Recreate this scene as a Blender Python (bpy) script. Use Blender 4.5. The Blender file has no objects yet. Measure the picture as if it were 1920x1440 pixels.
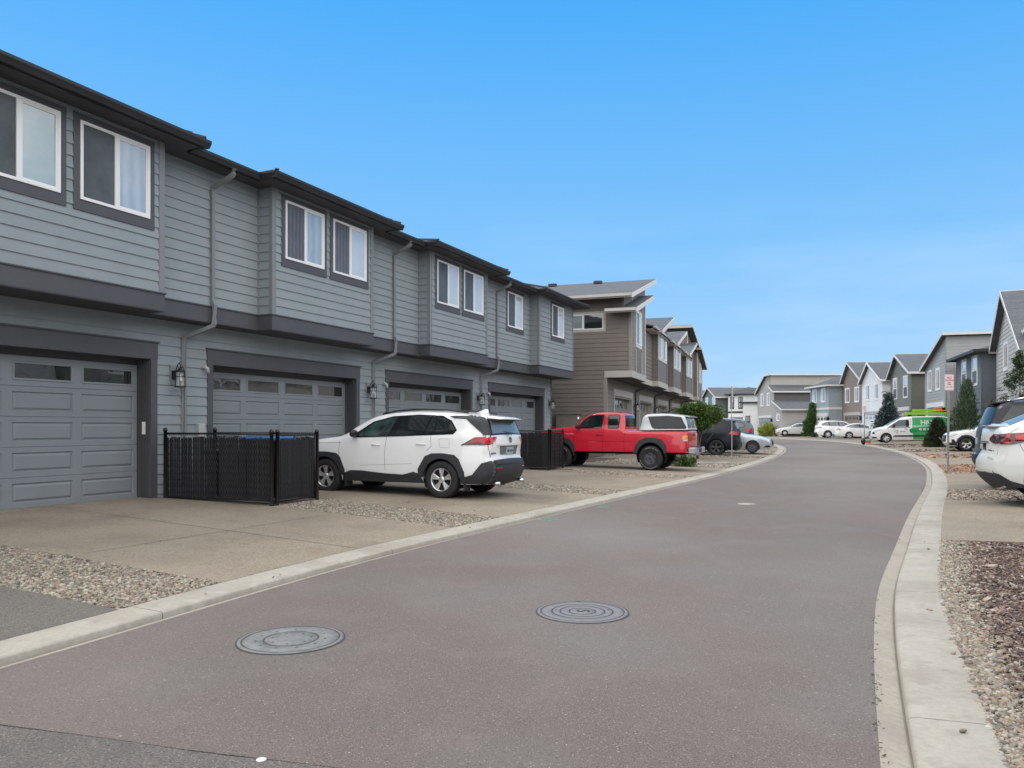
import bpy, math, random
import numpy as np
from mathutils import Vector, Matrix
from mathutils.geometry import delaunay_2d_cdt, intersect_line_line_2d
random.seed(7); rng = np.random.default_rng(7)
R = math.radians
SC = bpy.context.scene
COL = SC.collection

# ------------------------------------------------------------------ camera
CAMZ = 1.45; FPX = 1440.0; HOR = 802.0
cam = bpy.data.objects.new('camera', bpy.data.cameras.new('camera'))
COL.objects.link(cam); SC.camera = cam
cam.location = (0, 0, CAMZ); cam.rotation_euler = (R(90), 0, 0)
cam.data.lens = 27.0; cam.data.sensor_width = 36.0
cam.data.shift_y = (HOR - 720) / 1920; cam.data.clip_end = 3000; cam.data.clip_start = 0.05

# ------------------------------------------------------------------ sky and sun
SUN_EL, SUN_AZ = 58, -60      # degrees; azimuth from +Y towards +X (sun ahead and to the left, high, veiled)
w = bpy.data.worlds.new('World'); SC.world = w; w.use_nodes = True
nt_ = w.node_tree; nt_.nodes.clear()
N = nt_.nodes.new; L = nt_.links.new
sky = N('ShaderNodeTexSky'); sky.sky_type = 'NISHITA'; sky.sun_disc = False
sky.sun_elevation = R(SUN_EL); sky.sun_rotation = R(SUN_AZ)
sky.air_density = 1.0; sky.dust_density = 0.4; sky.ozone_density = 1.5; sky.altitude = 50
geo = N('ShaderNodeTexCoord'); spz = N('ShaderNodeSeparateXYZ'); L(geo.outputs['Generated'], spz.inputs[0])
ramp = N('ShaderNodeValToRGB'); L(spz.outputs['Z'], ramp.inputs[0])      # blue deepens with height above the horizon
for i_, (p_, c_) in enumerate([(0.0, (4.2, 6.4, 9.1)), (0.08, (3.5, 6.1, 9.2)), (0.22, (2.0, 5.2, 9.2)), (0.48, (0.60, 4.0, 9.2))]):
    e_ = ramp.color_ramp.elements[i_] if i_ < 2 else ramp.color_ramp.elements.new(p_)
    e_.position = p_; e_.color = (*[v/12 for v in c_], 1)
sc_ = N('ShaderNodeVectorMath'); sc_.operation = 'SCALE'; sc_.inputs['Scale'].default_value = 12.0; L(ramp.outputs[0], sc_.inputs[0])
tint = N('ShaderNodeMix'); tint.data_type = 'RGBA'; tint.inputs[0].default_value = 0.88
L(sky.outputs[0], tint.inputs[6]); L(sc_.outputs[0], tint.inputs[7])
# unseen pale cloud added overhead and behind the camera, as neutral fill light
tc = N('ShaderNodeTexCoord'); sp = N('ShaderNodeSeparateXYZ'); L(tc.outputs['Generated'], sp.inputs[0])
def mth(op, a, b=None, clamp=False):
    m = N('ShaderNodeMath'); m.operation = op; m.use_clamp = clamp
    for i, v in enumerate((a, b)):
        if v is None: continue
        if hasattr(v, 'type') or hasattr(v, 'is_linked'): L(v, m.inputs[i])
        else: m.inputs[i].default_value = v
    return m.outputs[0]
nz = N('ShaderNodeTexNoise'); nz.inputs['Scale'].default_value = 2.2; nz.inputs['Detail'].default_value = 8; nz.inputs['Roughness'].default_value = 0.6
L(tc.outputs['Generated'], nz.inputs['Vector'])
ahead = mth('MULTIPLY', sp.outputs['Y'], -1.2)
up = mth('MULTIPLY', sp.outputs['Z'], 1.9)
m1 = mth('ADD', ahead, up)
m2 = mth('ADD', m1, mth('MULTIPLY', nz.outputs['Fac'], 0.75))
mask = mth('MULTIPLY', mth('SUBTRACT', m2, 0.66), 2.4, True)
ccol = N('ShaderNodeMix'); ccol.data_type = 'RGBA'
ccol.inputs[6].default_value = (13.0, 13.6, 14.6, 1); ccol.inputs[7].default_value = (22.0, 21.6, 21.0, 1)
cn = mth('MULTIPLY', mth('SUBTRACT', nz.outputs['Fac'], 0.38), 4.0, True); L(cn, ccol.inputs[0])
ups = mth('ADD', mth('ADD', mth('MULTIPLY', mth('ABSOLUTE', sp.outputs['X']), 0.30), 0.46), mth('ADD', mth('MULTIPLY', mth('MAXIMUM', sp.outputs['Z'], 0.0), 0.26), mth('MULTIPLY', mth('MAXIMUM', mth('MULTIPLY', sp.outputs['Y'], -1.0), 0.0), 0.42)))     # added cloud's brightness shaped by direction, to light facades and car sides
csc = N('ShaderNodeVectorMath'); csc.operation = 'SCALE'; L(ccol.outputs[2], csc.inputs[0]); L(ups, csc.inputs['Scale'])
mx = N('ShaderNodeMix'); mx.data_type = 'RGBA'
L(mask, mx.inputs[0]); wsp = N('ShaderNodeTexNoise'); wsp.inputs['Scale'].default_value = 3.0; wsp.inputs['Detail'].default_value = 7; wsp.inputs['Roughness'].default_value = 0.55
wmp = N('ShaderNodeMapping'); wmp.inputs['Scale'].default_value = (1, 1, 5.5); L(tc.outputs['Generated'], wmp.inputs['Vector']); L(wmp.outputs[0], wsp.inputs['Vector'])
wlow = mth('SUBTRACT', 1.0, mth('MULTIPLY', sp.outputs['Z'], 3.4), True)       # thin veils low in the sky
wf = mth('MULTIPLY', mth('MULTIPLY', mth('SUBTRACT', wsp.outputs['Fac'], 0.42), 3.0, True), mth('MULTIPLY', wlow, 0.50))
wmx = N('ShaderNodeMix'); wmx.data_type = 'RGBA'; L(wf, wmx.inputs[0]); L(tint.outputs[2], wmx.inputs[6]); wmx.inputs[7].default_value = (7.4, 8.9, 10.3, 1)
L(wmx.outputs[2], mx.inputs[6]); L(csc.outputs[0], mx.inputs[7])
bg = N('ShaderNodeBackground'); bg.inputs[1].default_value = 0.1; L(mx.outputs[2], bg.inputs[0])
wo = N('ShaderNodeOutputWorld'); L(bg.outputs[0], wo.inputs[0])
sl = bpy.data.lights.new('sun', 'SUN'); sl.energy = 1.0; sl.angle = R(14); sl.color = (1, 0.95, 0.88)
so = bpy.data.objects.new('sun', sl); COL.objects.link(so)
az, el = R(SUN_AZ), R(SUN_EL)
sd = Vector((math.sin(az) * math.cos(el), math.cos(az) * math.cos(el), math.sin(el)))
so.rotation_euler = (-sd).to_track_quat('-Z', 'Y').to_euler()
SC.view_settings.view_transform = 'Standard'; SC.view_settings.look = 'None'
SC.view_settings.exposure = 0.16; SC.view_settings.gamma = 1.0
SC.cycles.use_denoising = True
SC.cycles.max_bounces = 6; SC.cycles.diffuse_bounces = 3; SC.cycles.transparent_max_bounces = 6

# ------------------------------------------------------------------ materials
def mat(name, col, rough=0.6, metal=0.0, spec=0.5, coat=0.0, noise=None, bump=None, col2=None, island=None, emit=None, trans=0.0, rnoise=0):
    """noise=(scale, amount) mottles the colour; bump=(scale, strength, distance); island=[colours] picks one per loose piece"""
    m = bpy.data.materials.new(name); m.use_nodes = True
    t = m.node_tree; b = t.nodes['Principled BSDF']; n = t.nodes.new; l = t.links.new
    b.inputs['Base Color'].default_value = (*col, 1); b.inputs['Roughness'].default_value = rough
    b.inputs['Metallic'].default_value = metal; b.inputs['Specular IOR Level'].default_value = spec
    b.inputs['Coat Weight'].default_value = coat; b.inputs['Coat Roughness'].default_value = 0.03
    b.inputs['Transmission Weight'].default_value = trans
    if emit: b.inputs['Emission Color'].default_value = (*emit[0], 1); b.inputs['Emission Strength'].default_value = emit[1]
    co = n('ShaderNodeNewGeometry').outputs['Position']
    if island:
        g = n('ShaderNodeNewGeometry'); r = n('ShaderNodeValToRGB'); e = r.color_ramp.elements
        r.color_ramp.interpolation = 'CONSTANT'
        for i, c in enumerate(island):
            el = e[i] if i < 2 else e.new(i / len(island))
            el.position = i / len(island); el.color = (*c, 1)
        l(g.outputs['Random Per Island'], r.inputs[0]); src = r.outputs[0]
        if noise:
            z = n('ShaderNodeTexNoise'); z.inputs['Scale'].default_value = noise[0]; l(co, z.inputs['Vector'])
            h = n('ShaderNodeHueSaturation'); mp = n('ShaderNodeMapRange'); mp.inputs[1].default_value = 0.3; mp.inputs[2].default_value = 0.7
            mp.inputs[3].default_value = 1 - noise[1]; mp.inputs[4].default_value = 1 + noise[1]
            l(z.outputs[0], mp.inputs[0]); l(mp.outputs[0], h.inputs['Value']); l(src, h.inputs['Color']); src = h.outputs[0]
        l(src, b.inputs['Base Color'])
    elif noise:
        z = n('ShaderNodeTexNoise'); z.inputs['Scale'].default_value = noise[0]; z.inputs['Detail'].default_value = 6; z.inputs['Roughness'].default_value = 0.65
        l(co, z.inputs['Vector'])
        mp = n('ShaderNodeMapRange'); mp.inputs[1].default_value = 0.32; mp.inputs[2].default_value = 0.68; l(z.outputs[0], mp.inputs[0])
        x = n('ShaderNodeMix'); x.data_type = 'RGBA'; a = noise[1]
        c2 = col2 or tuple(min(1, c * (1 + a)) for c in col)
        c1 = col if col2 else tuple(c * (1 - a) for c in col)
        x.inputs[6].default_value = (*c1, 1); x.inputs[7].default_value = (*c2, 1)
        l(mp.outputs[0], x.inputs[0]); l(x.outputs[2], b.inputs['Base Color'])
        if rnoise:
            q = n('ShaderNodeMapRange'); q.inputs[3].default_value = rough - rnoise; q.inputs[4].default_value = rough + rnoise
            l(mp.outputs[0], q.inputs[0]); l(q.outputs[0], b.inputs['Roughness'])
    if bump:
        z = n('ShaderNodeTexNoise'); z.inputs['Scale'].default_value = bump[0]; z.inputs['Detail'].default_value = 5; l(co, z.inputs['Vector'])
        u = n('ShaderNodeBump'); u.inputs['Strength'].default_value = bump[1]; u.inputs['Distance'].default_value = bump[2]
        l(z.outputs[0], u.inputs['Height']); l(u.outputs[0], b.inputs['Normal'])
    return m

def speckle(m, scale, lo, hi, col, base_link=True, amount=1.0):
    """scatter small flecks of another colour (aggregate) over a material: voronoi cells whose random value lies in lo..hi"""
    t = m.node_tree; n = t.nodes.new; l = t.links.new; b = t.nodes['Principled BSDF']
    co = n('ShaderNodeNewGeometry').outputs['Position']
    v = n('ShaderNodeTexVoronoi'); v.inputs['Scale'].default_value = scale; l(co, v.inputs['Vector'])
    s = n('ShaderNodeSeparateColor'); l(v.outputs['Color'], s.inputs[0])
    g = n('ShaderNodeMath'); g.operation = 'GREATER_THAN'; g.inputs[1].default_value = lo; l(s.outputs[0], g.inputs[0])
    d = n('ShaderNodeMath'); d.operation = 'LESS_THAN'; d.inputs[1].default_value = hi; l(v.outputs['Distance'], d.inputs[0])
    k = n('ShaderNodeMath'); k.operation = 'MULTIPLY'; l(g.outputs[0], k.inputs[0]); l(d.outputs[0], k.inputs[1])
    k2 = n('ShaderNodeMath'); k2.operation = 'MULTIPLY'; k2.inputs[1].default_value = amount; l(k.outputs[0], k2.inputs[0])
    x = n('ShaderNodeMix'); x.data_type = 'RGBA'; x.inputs[7].default_value = (*col, 1); l(k2.outputs[0], x.inputs[0])
    ib = b.inputs['Base Color']
    if ib.is_linked: l(ib.links[0].from_socket, x.inputs[6])
    else: x.inputs[6].default_value = ib.default_value
    l(x.outputs[2], ib)
    return m

def stain(m, scale, lo, hi, col, amount=0.5, stretch=(1, 1, 1), detail=4):
    """large soft patches of another tone (wear, old repairs, damp) with a shape of their own"""
    t = m.node_tree; n = t.nodes.new; l = t.links.new; b = t.nodes['Principled BSDF']
    co = n('ShaderNodeNewGeometry').outputs['Position']
    mp = n('ShaderNodeMapping'); mp.inputs['Scale'].default_value = stretch; l(co, mp.inputs['Vector'])
    z = n('ShaderNodeTexNoise'); z.inputs['Scale'].default_value = scale; z.inputs['Detail'].default_value = detail; l(mp.outputs[0], z.inputs['Vector'])
    r = n('ShaderNodeMapRange'); r.inputs[1].default_value = lo; r.inputs[2].default_value = hi; r.inputs[4].default_value = amount
    l(z.outputs[0], r.inputs[0])
    x = n('ShaderNodeMix'); x.data_type = 'RGBA'; x.inputs[7].default_value = (*col, 1); l(r.outputs[0], x.inputs[0])
    ib = b.inputs['Base Color']
    if ib.is_linked: l(ib.links[0].from_socket, x.inputs[6])
    else: x.inputs[6].default_value = ib.default_value
    l(x.outputs[2], ib)
    return m

M = {}
# ground
a = mat('asphalt', (0.172, 0.144, 0.133), 0.9, spec=0.3, noise=(120, 0.55), bump=(240, 0.9, 0.006))
stain(a, 0.55, 0.46, 0.62, (0.165, 0.160, 0.147), 0.6, detail=8)
stain(a, 1.9, 0.50, 0.70, (0.225, 0.197, 0.187), 0.35, detail=8); stain(a, 14, 0.56, 0.72, (0.13, 0.118, 0.108), 0.5, detail=8)
stain(a, 0.14, 0.45, 0.62, (0.245, 0.228, 0.218), 0.5); stain(a, 0.35, 0.55, 0.66, (0.225, 0.18, 0.172), 0.35, (1, .35, 1), 6)
speckle(a, 85, 0.82, 0.40, (0.36, 0.33, 0.31), amount=0.5); speckle(a, 90, 0.78, 0.45, (0.085, 0.075, 0.07), amount=0.55)
speckle(a, 44, 0.965, 0.20, (0.52, 0.48, 0.43), amount=0.75)
M['asphalt'] = a
a = mat('older grey asphalt', (0.158, 0.143, 0.133), 0.9, spec=0.3, noise=(110, 0.5), bump=(220, 0.9, 0.006)); stain(a, 1.5, 0.45, 0.65, (0.12, 0.113, 0.107), 0.7, detail=7)
speckle(a, 80, 0.82, 0.40, (0.34, 0.32, 0.30), amount=0.5); speckle(a, 85, 0.76, 0.45, (0.06, 0.055, 0.05), amount=0.6)
M['asphalt2'] = a
a = mat('driveway concrete', (0.270, 0.228, 0.170), 0.85, noise=(45, 0.42), bump=(150, 0.7, 0.004))
stain(a, 0.9, 0.45, 0.68, (0.195, 0.155, 0.12), 0.75, detail=8); stain(a, 0.35, 0.5, 0.7, (0.33, 0.275, 0.22), 0.6); stain(a, 9, 0.55, 0.72, (0.16, 0.125, 0.095), 0.5, detail=7)
speckle(a, 95, 0.74, 0.45, (0.44, 0.40, 0.33), amount=0.55); speckle(a, 80, 0.78, 0.45, (0.11, 0.09, 0.07), amount=0.6)
M['drive'] = a
a = mat('dark aggregate', (0.135, 0.122, 0.108), 0.88, noise=(60, 0.2), bump=(180, 0.5, 0.004))
speckle(a, 85, 0.78, 0.42, (0.34, 0.31, 0.28), amount=0.6); speckle(a, 80, 0.72, 0.45, (0.05, 0.045, 0.04), amount=0.7)
M['darkdrive'] = a
a = mat('kerb concrete', (0.40, 0.37, 0.315), 0.82, noise=(25, 0.10), bump=(140, 0.35, 0.003))
stain(a, 1.1, 0.48, 0.7, (0.28, 0.245, 0.20), 0.75, detail=8); stain(a, 9, 0.52, 0.72, (0.26, 0.235, 0.20), 0.5, detail=7); stain(a, 5, .56, .68, (.44,.42,.38), .6, (1, 1, 1), 7)
stain(a, 2.6, 0.60, 0.74, (0.44, 0.415, 0.37), 0.4); stain(a, 26, 0.55, 0.7, (0.33, 0.30, 0.26), 0.4)
speckle(a, 150, 0.85, 0.4, (0.30, 0.27, 0.24), amount=0.5)
M['kerb'] = a
a = mat('gutter concrete', (0.36, 0.325, 0.27), 0.85, noise=(30, 0.14), bump=(140, 0.35, 0.003)); stain(a, 2.0, 0.45, 0.7, (0.27, 0.24, 0.21), 0.7, detail=6)
M['pan'] = a
M['soil'] = mat('dark soil', (0.10, 0.075, 0.06), 0.95, noise=(30, 0.3), bump=(60, 0.8, 0.01))
M['gravelbase'] = mat('gravel bed', (0.24, 0.20, 0.165), 0.95, noise=(70, 0.5), bump=(70, 0.9, 0.012))
M['pebble'] = mat('pebbles', (0.4, 0.37, 0.33), 0.7, island=[(.28,.245,.20),(.20,.175,.145),(.33,.29,.235),(.15,.14,.115),(.30,.22,.155),(.43,.40,.33),(.20,.19,.155),(.25,.185,.135),(.23,.215,.18),(.35,.29,.215),(.11,.10,.085),(.30,.265,.21),(.21,.155,.115),(.38,.34,.275)], noise=(60, 0.15))
M['bark'] = mat('bark chips', (0.12, 0.07, 0.05), 0.9, island=[(.10,.07,.062),(.15,.10,.082),(.20,.14,.115),(.07,.052,.05),(.27,.21,.175),(.12,.085,.08),(.17,.105,.08),(.40,.34,.29),(.13,.095,.088),(.24,.17,.13)])
M['barkred'] = mat('orange bark chips', (0.3, 0.14, 0.08), 0.9, island=[(.33,.15,.08),(.26,.11,.06),(.40,.21,.12),(.17,.08,.05),(.45,.28,.18),(.22,.12,.08)])
M['field'] = mat('ground', (0.13, 0.12, 0.09), 0.95, noise=(0.4, 0.3))
# grey townhouses
def sidingmat(name, c, st=None):
    m = mat(name, c, 0.62, noise=(3.0, 0.045), bump=(40, 0.12, 0.002))
    stain(m, 1.6, 0.5, 0.75, tuple(x * 0.86 for x in c), 0.55, (1, 1, 0.25), 5)
    t = m.node_tree; n = t.nodes.new; l = t.links.new; b = t.nodes['Principled BSDF']     # each board a touch lighter or darker
    h = n('ShaderNodeHueSaturation'); q = n('ShaderNodeMapRange'); q.inputs[3].default_value = .975; q.inputs[4].default_value = 1.025
    l(n('ShaderNodeNewGeometry').outputs['Random Per Island'], q.inputs[0]); l(q.outputs[0], h.inputs['Value']); l(b.inputs['Base Color'].links[0].from_socket, h.inputs['Color']); l(h.outputs[0], b.inputs['Base Color'])
    return m
M['sid'] = sidingmat('blue grey lap siding', (0.248, 0.285, 0.306))
M['sidtrim'] = mat('blue grey trim paint', (0.200, 0.215, 0.226), 0.55, noise=(4, 0.05))
M['dk'] = mat('charcoal trim paint', (0.074, 0.075, 0.085), 0.55, noise=(3, 0.08))
M['dkr'] = mat('dark gutter', (0.020, 0.020, 0.022), 0.45, noise=(3, 0.1))
M['soffit'] = mat('soffit paint', (0.060, 0.060, 0.066), 0.7)
M['door'] = mat('grey garage door', (0.214, 0.238, 0.258), 0.5, noise=(2.0, 0.04))
M['white'] = mat('white vinyl', (0.80, 0.80, 0.80), 0.4)
M['glassdark'] = mat('dark glass', (0.025, 0.03, 0.034), 0.06, spec=0.7, noise=(3, 0.3))
M['glassdoor'] = mat('garage door glass', (0.02, 0.024, 0.026), 0.05, spec=0.5, noise=(1.3, 0.5))
M['glasspale'] = mat('pale reflecting glass', (0.40, 0.45, 0.50), 0.08, spec=0.8, noise=(0.7, 0.12))
M['blind'] = mat('glass over closed blinds', (0.56, 0.59, 0.66), 0.12, spec=0.8, noise=(0.9, 0.08))
M['glassteal'] = mat('teal reflecting glass', (0.27, 0.36, 0.37), 0.07, spec=0.9, noise=(0.8, 0.18))
M['screen'] = mat('insect screen', (0.075, 0.085, 0.092), 0.35, spec=0.4, noise=(1.4, 0.35))
M['screenb'] = mat('insect screen over blinds', (0.14, 0.14, 0.165), 0.35, spec=0.4, noise=(1.2, 0.25))
for g_ in ('glassdark', 'glassdoor', 'glasspale', 'blind', 'glassteal'):
    b_ = M[g_].node_tree.nodes['Principled BSDF']; b_.inputs['Coat Weight'].default_value = 1.0; b_.inputs['Coat IOR'].default_value = 1.9; b_.inputs['Coat Roughness'].default_value = 0.01
def waves(m, amt):     # old float glass is never quite flat: reflections bend a little
    t = m.node_tree; n = t.nodes.new; l = t.links.new; z = n('ShaderNodeTexNoise'); z.inputs['Scale'].default_value = 1.6; l(n('ShaderNodeNewGeometry').outputs['Position'], z.inputs['Vector'])
    u = n('ShaderNodeBump'); u.inputs['Strength'].default_value = amt; u.inputs['Distance'].default_value = 0.02; l(z.outputs[0], u.inputs['Height']); l(u.outputs[0], t.nodes['Principled BSDF'].inputs['Coat Normal'])
for g_ in ('glassdark', 'glassdoor', 'glasspale', 'blind', 'glassteal'): waves(M[g_], 0.35)
def folds(m, vert, sc, dark):    # blinds or curtain folds behind the pane
    t = m.node_tree; n = t.nodes.new; l = t.links.new; b = t.nodes['Principled BSDF']
    w_ = n('ShaderNodeTexWave'); w_.wave_type = 'BANDS'; w_.bands_direction = 'Z' if not vert else 'Y'; w_.inputs['Scale'].default_value = sc; w_.inputs['Distortion'].default_value = .4 if not vert else 2.5
    l(n('ShaderNodeNewGeometry').outputs['Position'], w_.inputs['Vector']); x = n('ShaderNodeMix'); x.data_type = 'RGBA'; x.blend_type = 'MULTIPLY'; x.inputs[7].default_value = (dark, dark, dark, 1)
    l(w_.outputs['Fac'], x.inputs[0]); l(b.inputs['Base Color'].links[0].from_socket, x.inputs[6]); l(x.outputs[2], b.inputs['Base Color'])
folds(M['blind'], False, 6.3, .86); folds(M['glasspale'], True, 1.6, .82); folds(M['screenb'], True, 3.0, .7)
M['black'] = mat('black metal', (0.013, 0.013, 0.015), 0.38)
M['bulb'] = mat('frosted bulb', (0.85, 0.85, 0.82), 0.3)
M['lampglass'] = mat('clear lamp glass', (0.8, 0.82, 0.82), 0.03); M['lampglass'].node_tree.nodes['Principled BSDF'].inputs['Alpha'].default_value = 0.22
M['pipe'] = mat('pale plastic pipe', (0.42, 0.42, 0.41), 0.5)
def shingle(name, c):
    m = mat(name, c, 0.9, noise=(14, 0.3), bump=(30, 0.5, 0.008))
    t = m.node_tree; n = t.nodes.new; l = t.links.new; b = t.nodes['Principled BSDF']
    g = n('ShaderNodeNewGeometry'); s = n('ShaderNodeSeparateXYZ'); l(g.outputs['Position'], s.inputs[0])
    br = n('ShaderNodeTexBrick'); br.inputs['Scale'].default_value = 1.0; br.inputs['Brick Width'].default_value = 0.33; br.inputs['Row Height'].default_value = 0.06
    br.inputs['Mortar Size'].default_value = 0.004; br.inputs['Color1'].default_value = (1, 1, 1, 1); br.inputs['Color2'].default_value = (.7, .7, .72, 1); br.inputs['Mortar'].default_value = (.45, .45, .45, 1)
    cb = n('ShaderNodeCombineXYZ'); ad = n('ShaderNodeMath'); ad.operation = 'ADD'
    l(s.outputs[0], ad.inputs[0]); l(s.outputs[1], ad.inputs[1]); l(ad.outputs[0], cb.inputs[0]); l(s.outputs[2], cb.inputs[1]); l(cb.outputs[0], br.inputs['Vector'])
    x = n('ShaderNodeMix'); x.data_type = 'RGBA'; x.blend_type = 'MULTIPLY'; x.inputs[0].default_value = 0.8
    l(b.inputs['Base Color'].links[0].from_socket, x.inputs[6]); l(br.outputs[0], x.inputs[7]); l(x.outputs[2], b.inputs['Base Color'])
    return m
M['shingle'] = shingle('dark shingles', (0.085, 0.09, 0.098))
M['shingle2'] = shingle('slate shingles', (0.115, 0.125, 0.14))
# brown building
M['brown'] = sidingmat('taupe lap siding', (0.190, 0.165, 0.147))
M['brownsh'] = mat('taupe shingle siding', (0.245, 0.222, 0.20), 0.8, noise=(5, 0.12))
M['brownpan'] = mat('grey taupe panel', (0.165, 0.153, 0.143), 0.6, noise=(3, 0.05))
M['brownlow'] = sidingmat('grey beige siding', (0.21, 0.19, 0.168))
M['btrim'] = mat('light greige trim', (0.46, 0.435, 0.395), 0.5, noise=(3, 0.05))
M['bwhite'] = mat('off white fascia', (0.66, 0.645, 0.62), 0.5, noise=(3, 0.04))
M['bdoor'] = mat('greige garage door', (0.25, 0.235, 0.20), 0.5)
M['btrim2'] = mat('taupe trim', (0.27, 0.24, 0.21), 0.5)
# cars
def paint(name, c, rough=0.28, metal=0.0): return mat(name, c, rough, metal, coat=0.9, noise=(1.2, 0.025))
M['pwhite'] = paint('white car paint', (0.87, 0.875, 0.88)); M['pred'] = paint('red car paint', (0.60, 0.008, 0.030), 0.3); M['pcap'] = paint('pale grey canopy paint', (0.56, 0.60, 0.63), 0.35)
M['pnavy'] = mat('black blue car paint', (0.006, 0.010, 0.017), .34, spec=.3, coat=.08, noise=(1.2, .03)); M['psilver'] = paint('silver car paint', (0.48, 0.53, 0.58), 0.3, 0.5)
M['pgrey'] = mat('dark grey car paint', (0.020, 0.022, 0.029), .34, spec=.35, coat=.15, noise=(1.2, .03)); M['pgreen'] = paint('dark green grey car paint', (0.05, 0.062, 0.066))
M['ppearl'] = paint('pearl white car paint', (0.66, 0.68, 0.66)); M['wrap'] = paint('green vehicle wrap', (0.05, 0.42, 0.13), 0.35)
M['wrapd'] = paint('dark green vehicle wrap', (0.01, 0.30, 0.085), 0.35)
M['clad'] = mat('black plastic cladding', (0.030, 0.032, 0.037), 0.6, noise=(8, 0.12)); M['trimblk'] = mat('gloss black trim', (0.012, 0.012, 0.014), 0.15)
M['cglass'] = mat('car glass', (0.012, 0.016, 0.017), 0.035, spec=0.8, noise=(2.2, 0.6)); M['cglassg'] = mat('green tinted car glass', (0.028, 0.055, 0.052), 0.035, spec=0.9, noise=(2.6, 0.8))
M['cglassl'] = mat('grey car glass', (0.14, 0.165, 0.185), 0.05, spec=0.9, noise=(1.2, 0.35))
M['cglassm'] = mat('smoked car glass', (0.014, 0.018, 0.021), 0.06, spec=0.35, noise=(1.2, 0.35))
M['tyre'] = mat('tyre rubber', (0.022, 0.022, 0.024), 0.8, noise=(20, 0.2)); M['alloy'] = mat('alloy', (0.74, 0.74, 0.76), 0.25, 0.7)
M['alloyd'] = mat('dark alloy', (0.10, 0.10, 0.115), 0.35, 0.5); M['well'] = mat('wheel well', (0.008, 0.008, 0.009), 0.95)
M['tail'] = mat('red lamp lens', (0.45, 0.012, 0.015), 0.12, coat=0.6); M['taildk'] = mat('dark lamp lens', (0.06, 0.015, 0.02), 0.12, coat=0.6)
M['taillt'] = mat('pink clear lens', (0.55, 0.25, 0.27), 0.15, coat=0.6); M['amber'] = mat('amber lens', (0.75, 0.30, 0.05), 0.15, coat=0.6)
M['clear'] = mat('clear lamp lens', (0.55, 0.58, 0.60), 0.1, coat=0.6); M['seam'] = mat('panel gap', (0.16, 0.165, 0.17), 0.8); M['seamr'] = mat('red panel gap', (0.12, 0.004, 0.01), 0.8)
M['platem'] = mat('licence plate', (0.38, 0.47, 0.50), 0.5, noise=(60, 0.25)); M['ink'] = mat('dark ink', (0.03, 0.04, 0.07), 0.6)
M['chrome'] = mat('chrome', (0.75, 0.76, 0.78), 0.12, 1.0); M['galv'] = mat('galvanised steel', (0.42, 0.44, 0.45), 0.45, 0.5, noise=(15, 0.15))
M['signw'] = mat('sign white', (0.80, 0.76, 0.76), 0.5); M['signr'] = mat('sign red', (0.60, 0.03, 0.06), 0.5)
M['lime'] = mat('lime ladder', (0.30, 0.62, 0.03), 0.5); M['orange'] = mat('orange plastic', (0.8, 0.22, 0.03), 0.5)
M['iron'] = mat('worn cast iron', (0.19, 0.198, 0.20), 0.75, 0.0, noise=(12, 0.2), bump=(120, 0.3, 0.002)); stain(M['iron'], 22, 0.5, 0.7, (0.26, 0.255, 0.23), 0.6); stain(M['iron'], 9, 0.5, 0.65, (0.12, 0.122, 0.12), 0.5)
M['iron2'] = mat('violet grey cast iron', (0.195, 0.192, 0.205), 0.75, 0.0, noise=(20, 0.12), bump=(120, 0.3, 0.002)); stain(M['iron2'], 5, 0.55, 0.7, (0.23, 0.205, 0.18), 0.6)
M['irondk'] = mat('dark groove', (0.06, 0.06, 0.062), 0.8)  # one dark tone for grooves, holes and the letter
M['bin'] = mat('black bin plastic', (0.012, 0.012, 0.013), 0.5); M['binblue'] = mat('blue bin lid', (0.02, 0.16, 0.44), 0.45)
M['fencemesh'] = mat('black vinyl mesh', (0.035, 0.036, 0.042), 0.28, spec=.8); M['slat'] = mat('black privacy slat', (0.016, 0.016, 0.018), 0.6)
M['bark_'] = mat('tree bark', (0.10, 0.075, 0.055), 0.9, bump=(30, 0.6, 0.01))
def leafmat(name, cols):
    m = mat(name, cols[0], 0.6, island=cols)
    m.node_tree.nodes['Principled BSDF'].inputs['Subsurface Weight'].default_value = 0.0
    return m
M['leaf_g'] = leafmat('bright green foliage', [(.14,.23,.045),(.025,.055,.012),(.055,.11,.022),(.08,.15,.03),(.04,.085,.02),(.10,.18,.04),(.07,.12,.02)])
M['leaf_y'] = leafmat('yellow green foliage', [(.24,.30,.05),(.34,.38,.07),(.18,.24,.04),(.42,.43,.10)])
M['leaf_t'] = leafmat('dark green foliage', [(.025,.065,.018),(.045,.10,.022),(.08,.15,.03),(.02,.05,.015),(.11,.19,.04)])
M['leaf_s'] = leafmat('blue spruce foliage', [(.045,.075,.075),(.06,.10,.10),(.03,.055,.055),(.09,.13,.13)])
M['leaf_d'] = leafmat('olive dark foliage', [(.022,.036,.012),(.035,.055,.016),(.05,.05,.018),(.016,.028,.01)])
M['leaf_j'] = leafmat('grey green foliage', [(.06,.11,.055),(.09,.15,.08),(.035,.07,.035),(.13,.19,.11),(.05,.09,.04),(.16,.21,.13)])
M['leaf_f'] = leafmat('fir foliage', [(.03,.06,.022),(.05,.09,.03),(.022,.045,.018),(.075,.12,.04)])
M['paintg'] = mat('green survey paint', (0.10, 0.42, 0.27), 0.8, noise=(14, 0.4)); M['crack'] = mat('crack', (0.025, 0.023, 0.022), 0.95)
M['whitetag'] = mat('white disc', (0.82, 0.82, 0.80), 0.5); M['dirt'] = mat('leaf litter', (0.045, 0.03, 0.022), 0.95)

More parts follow.
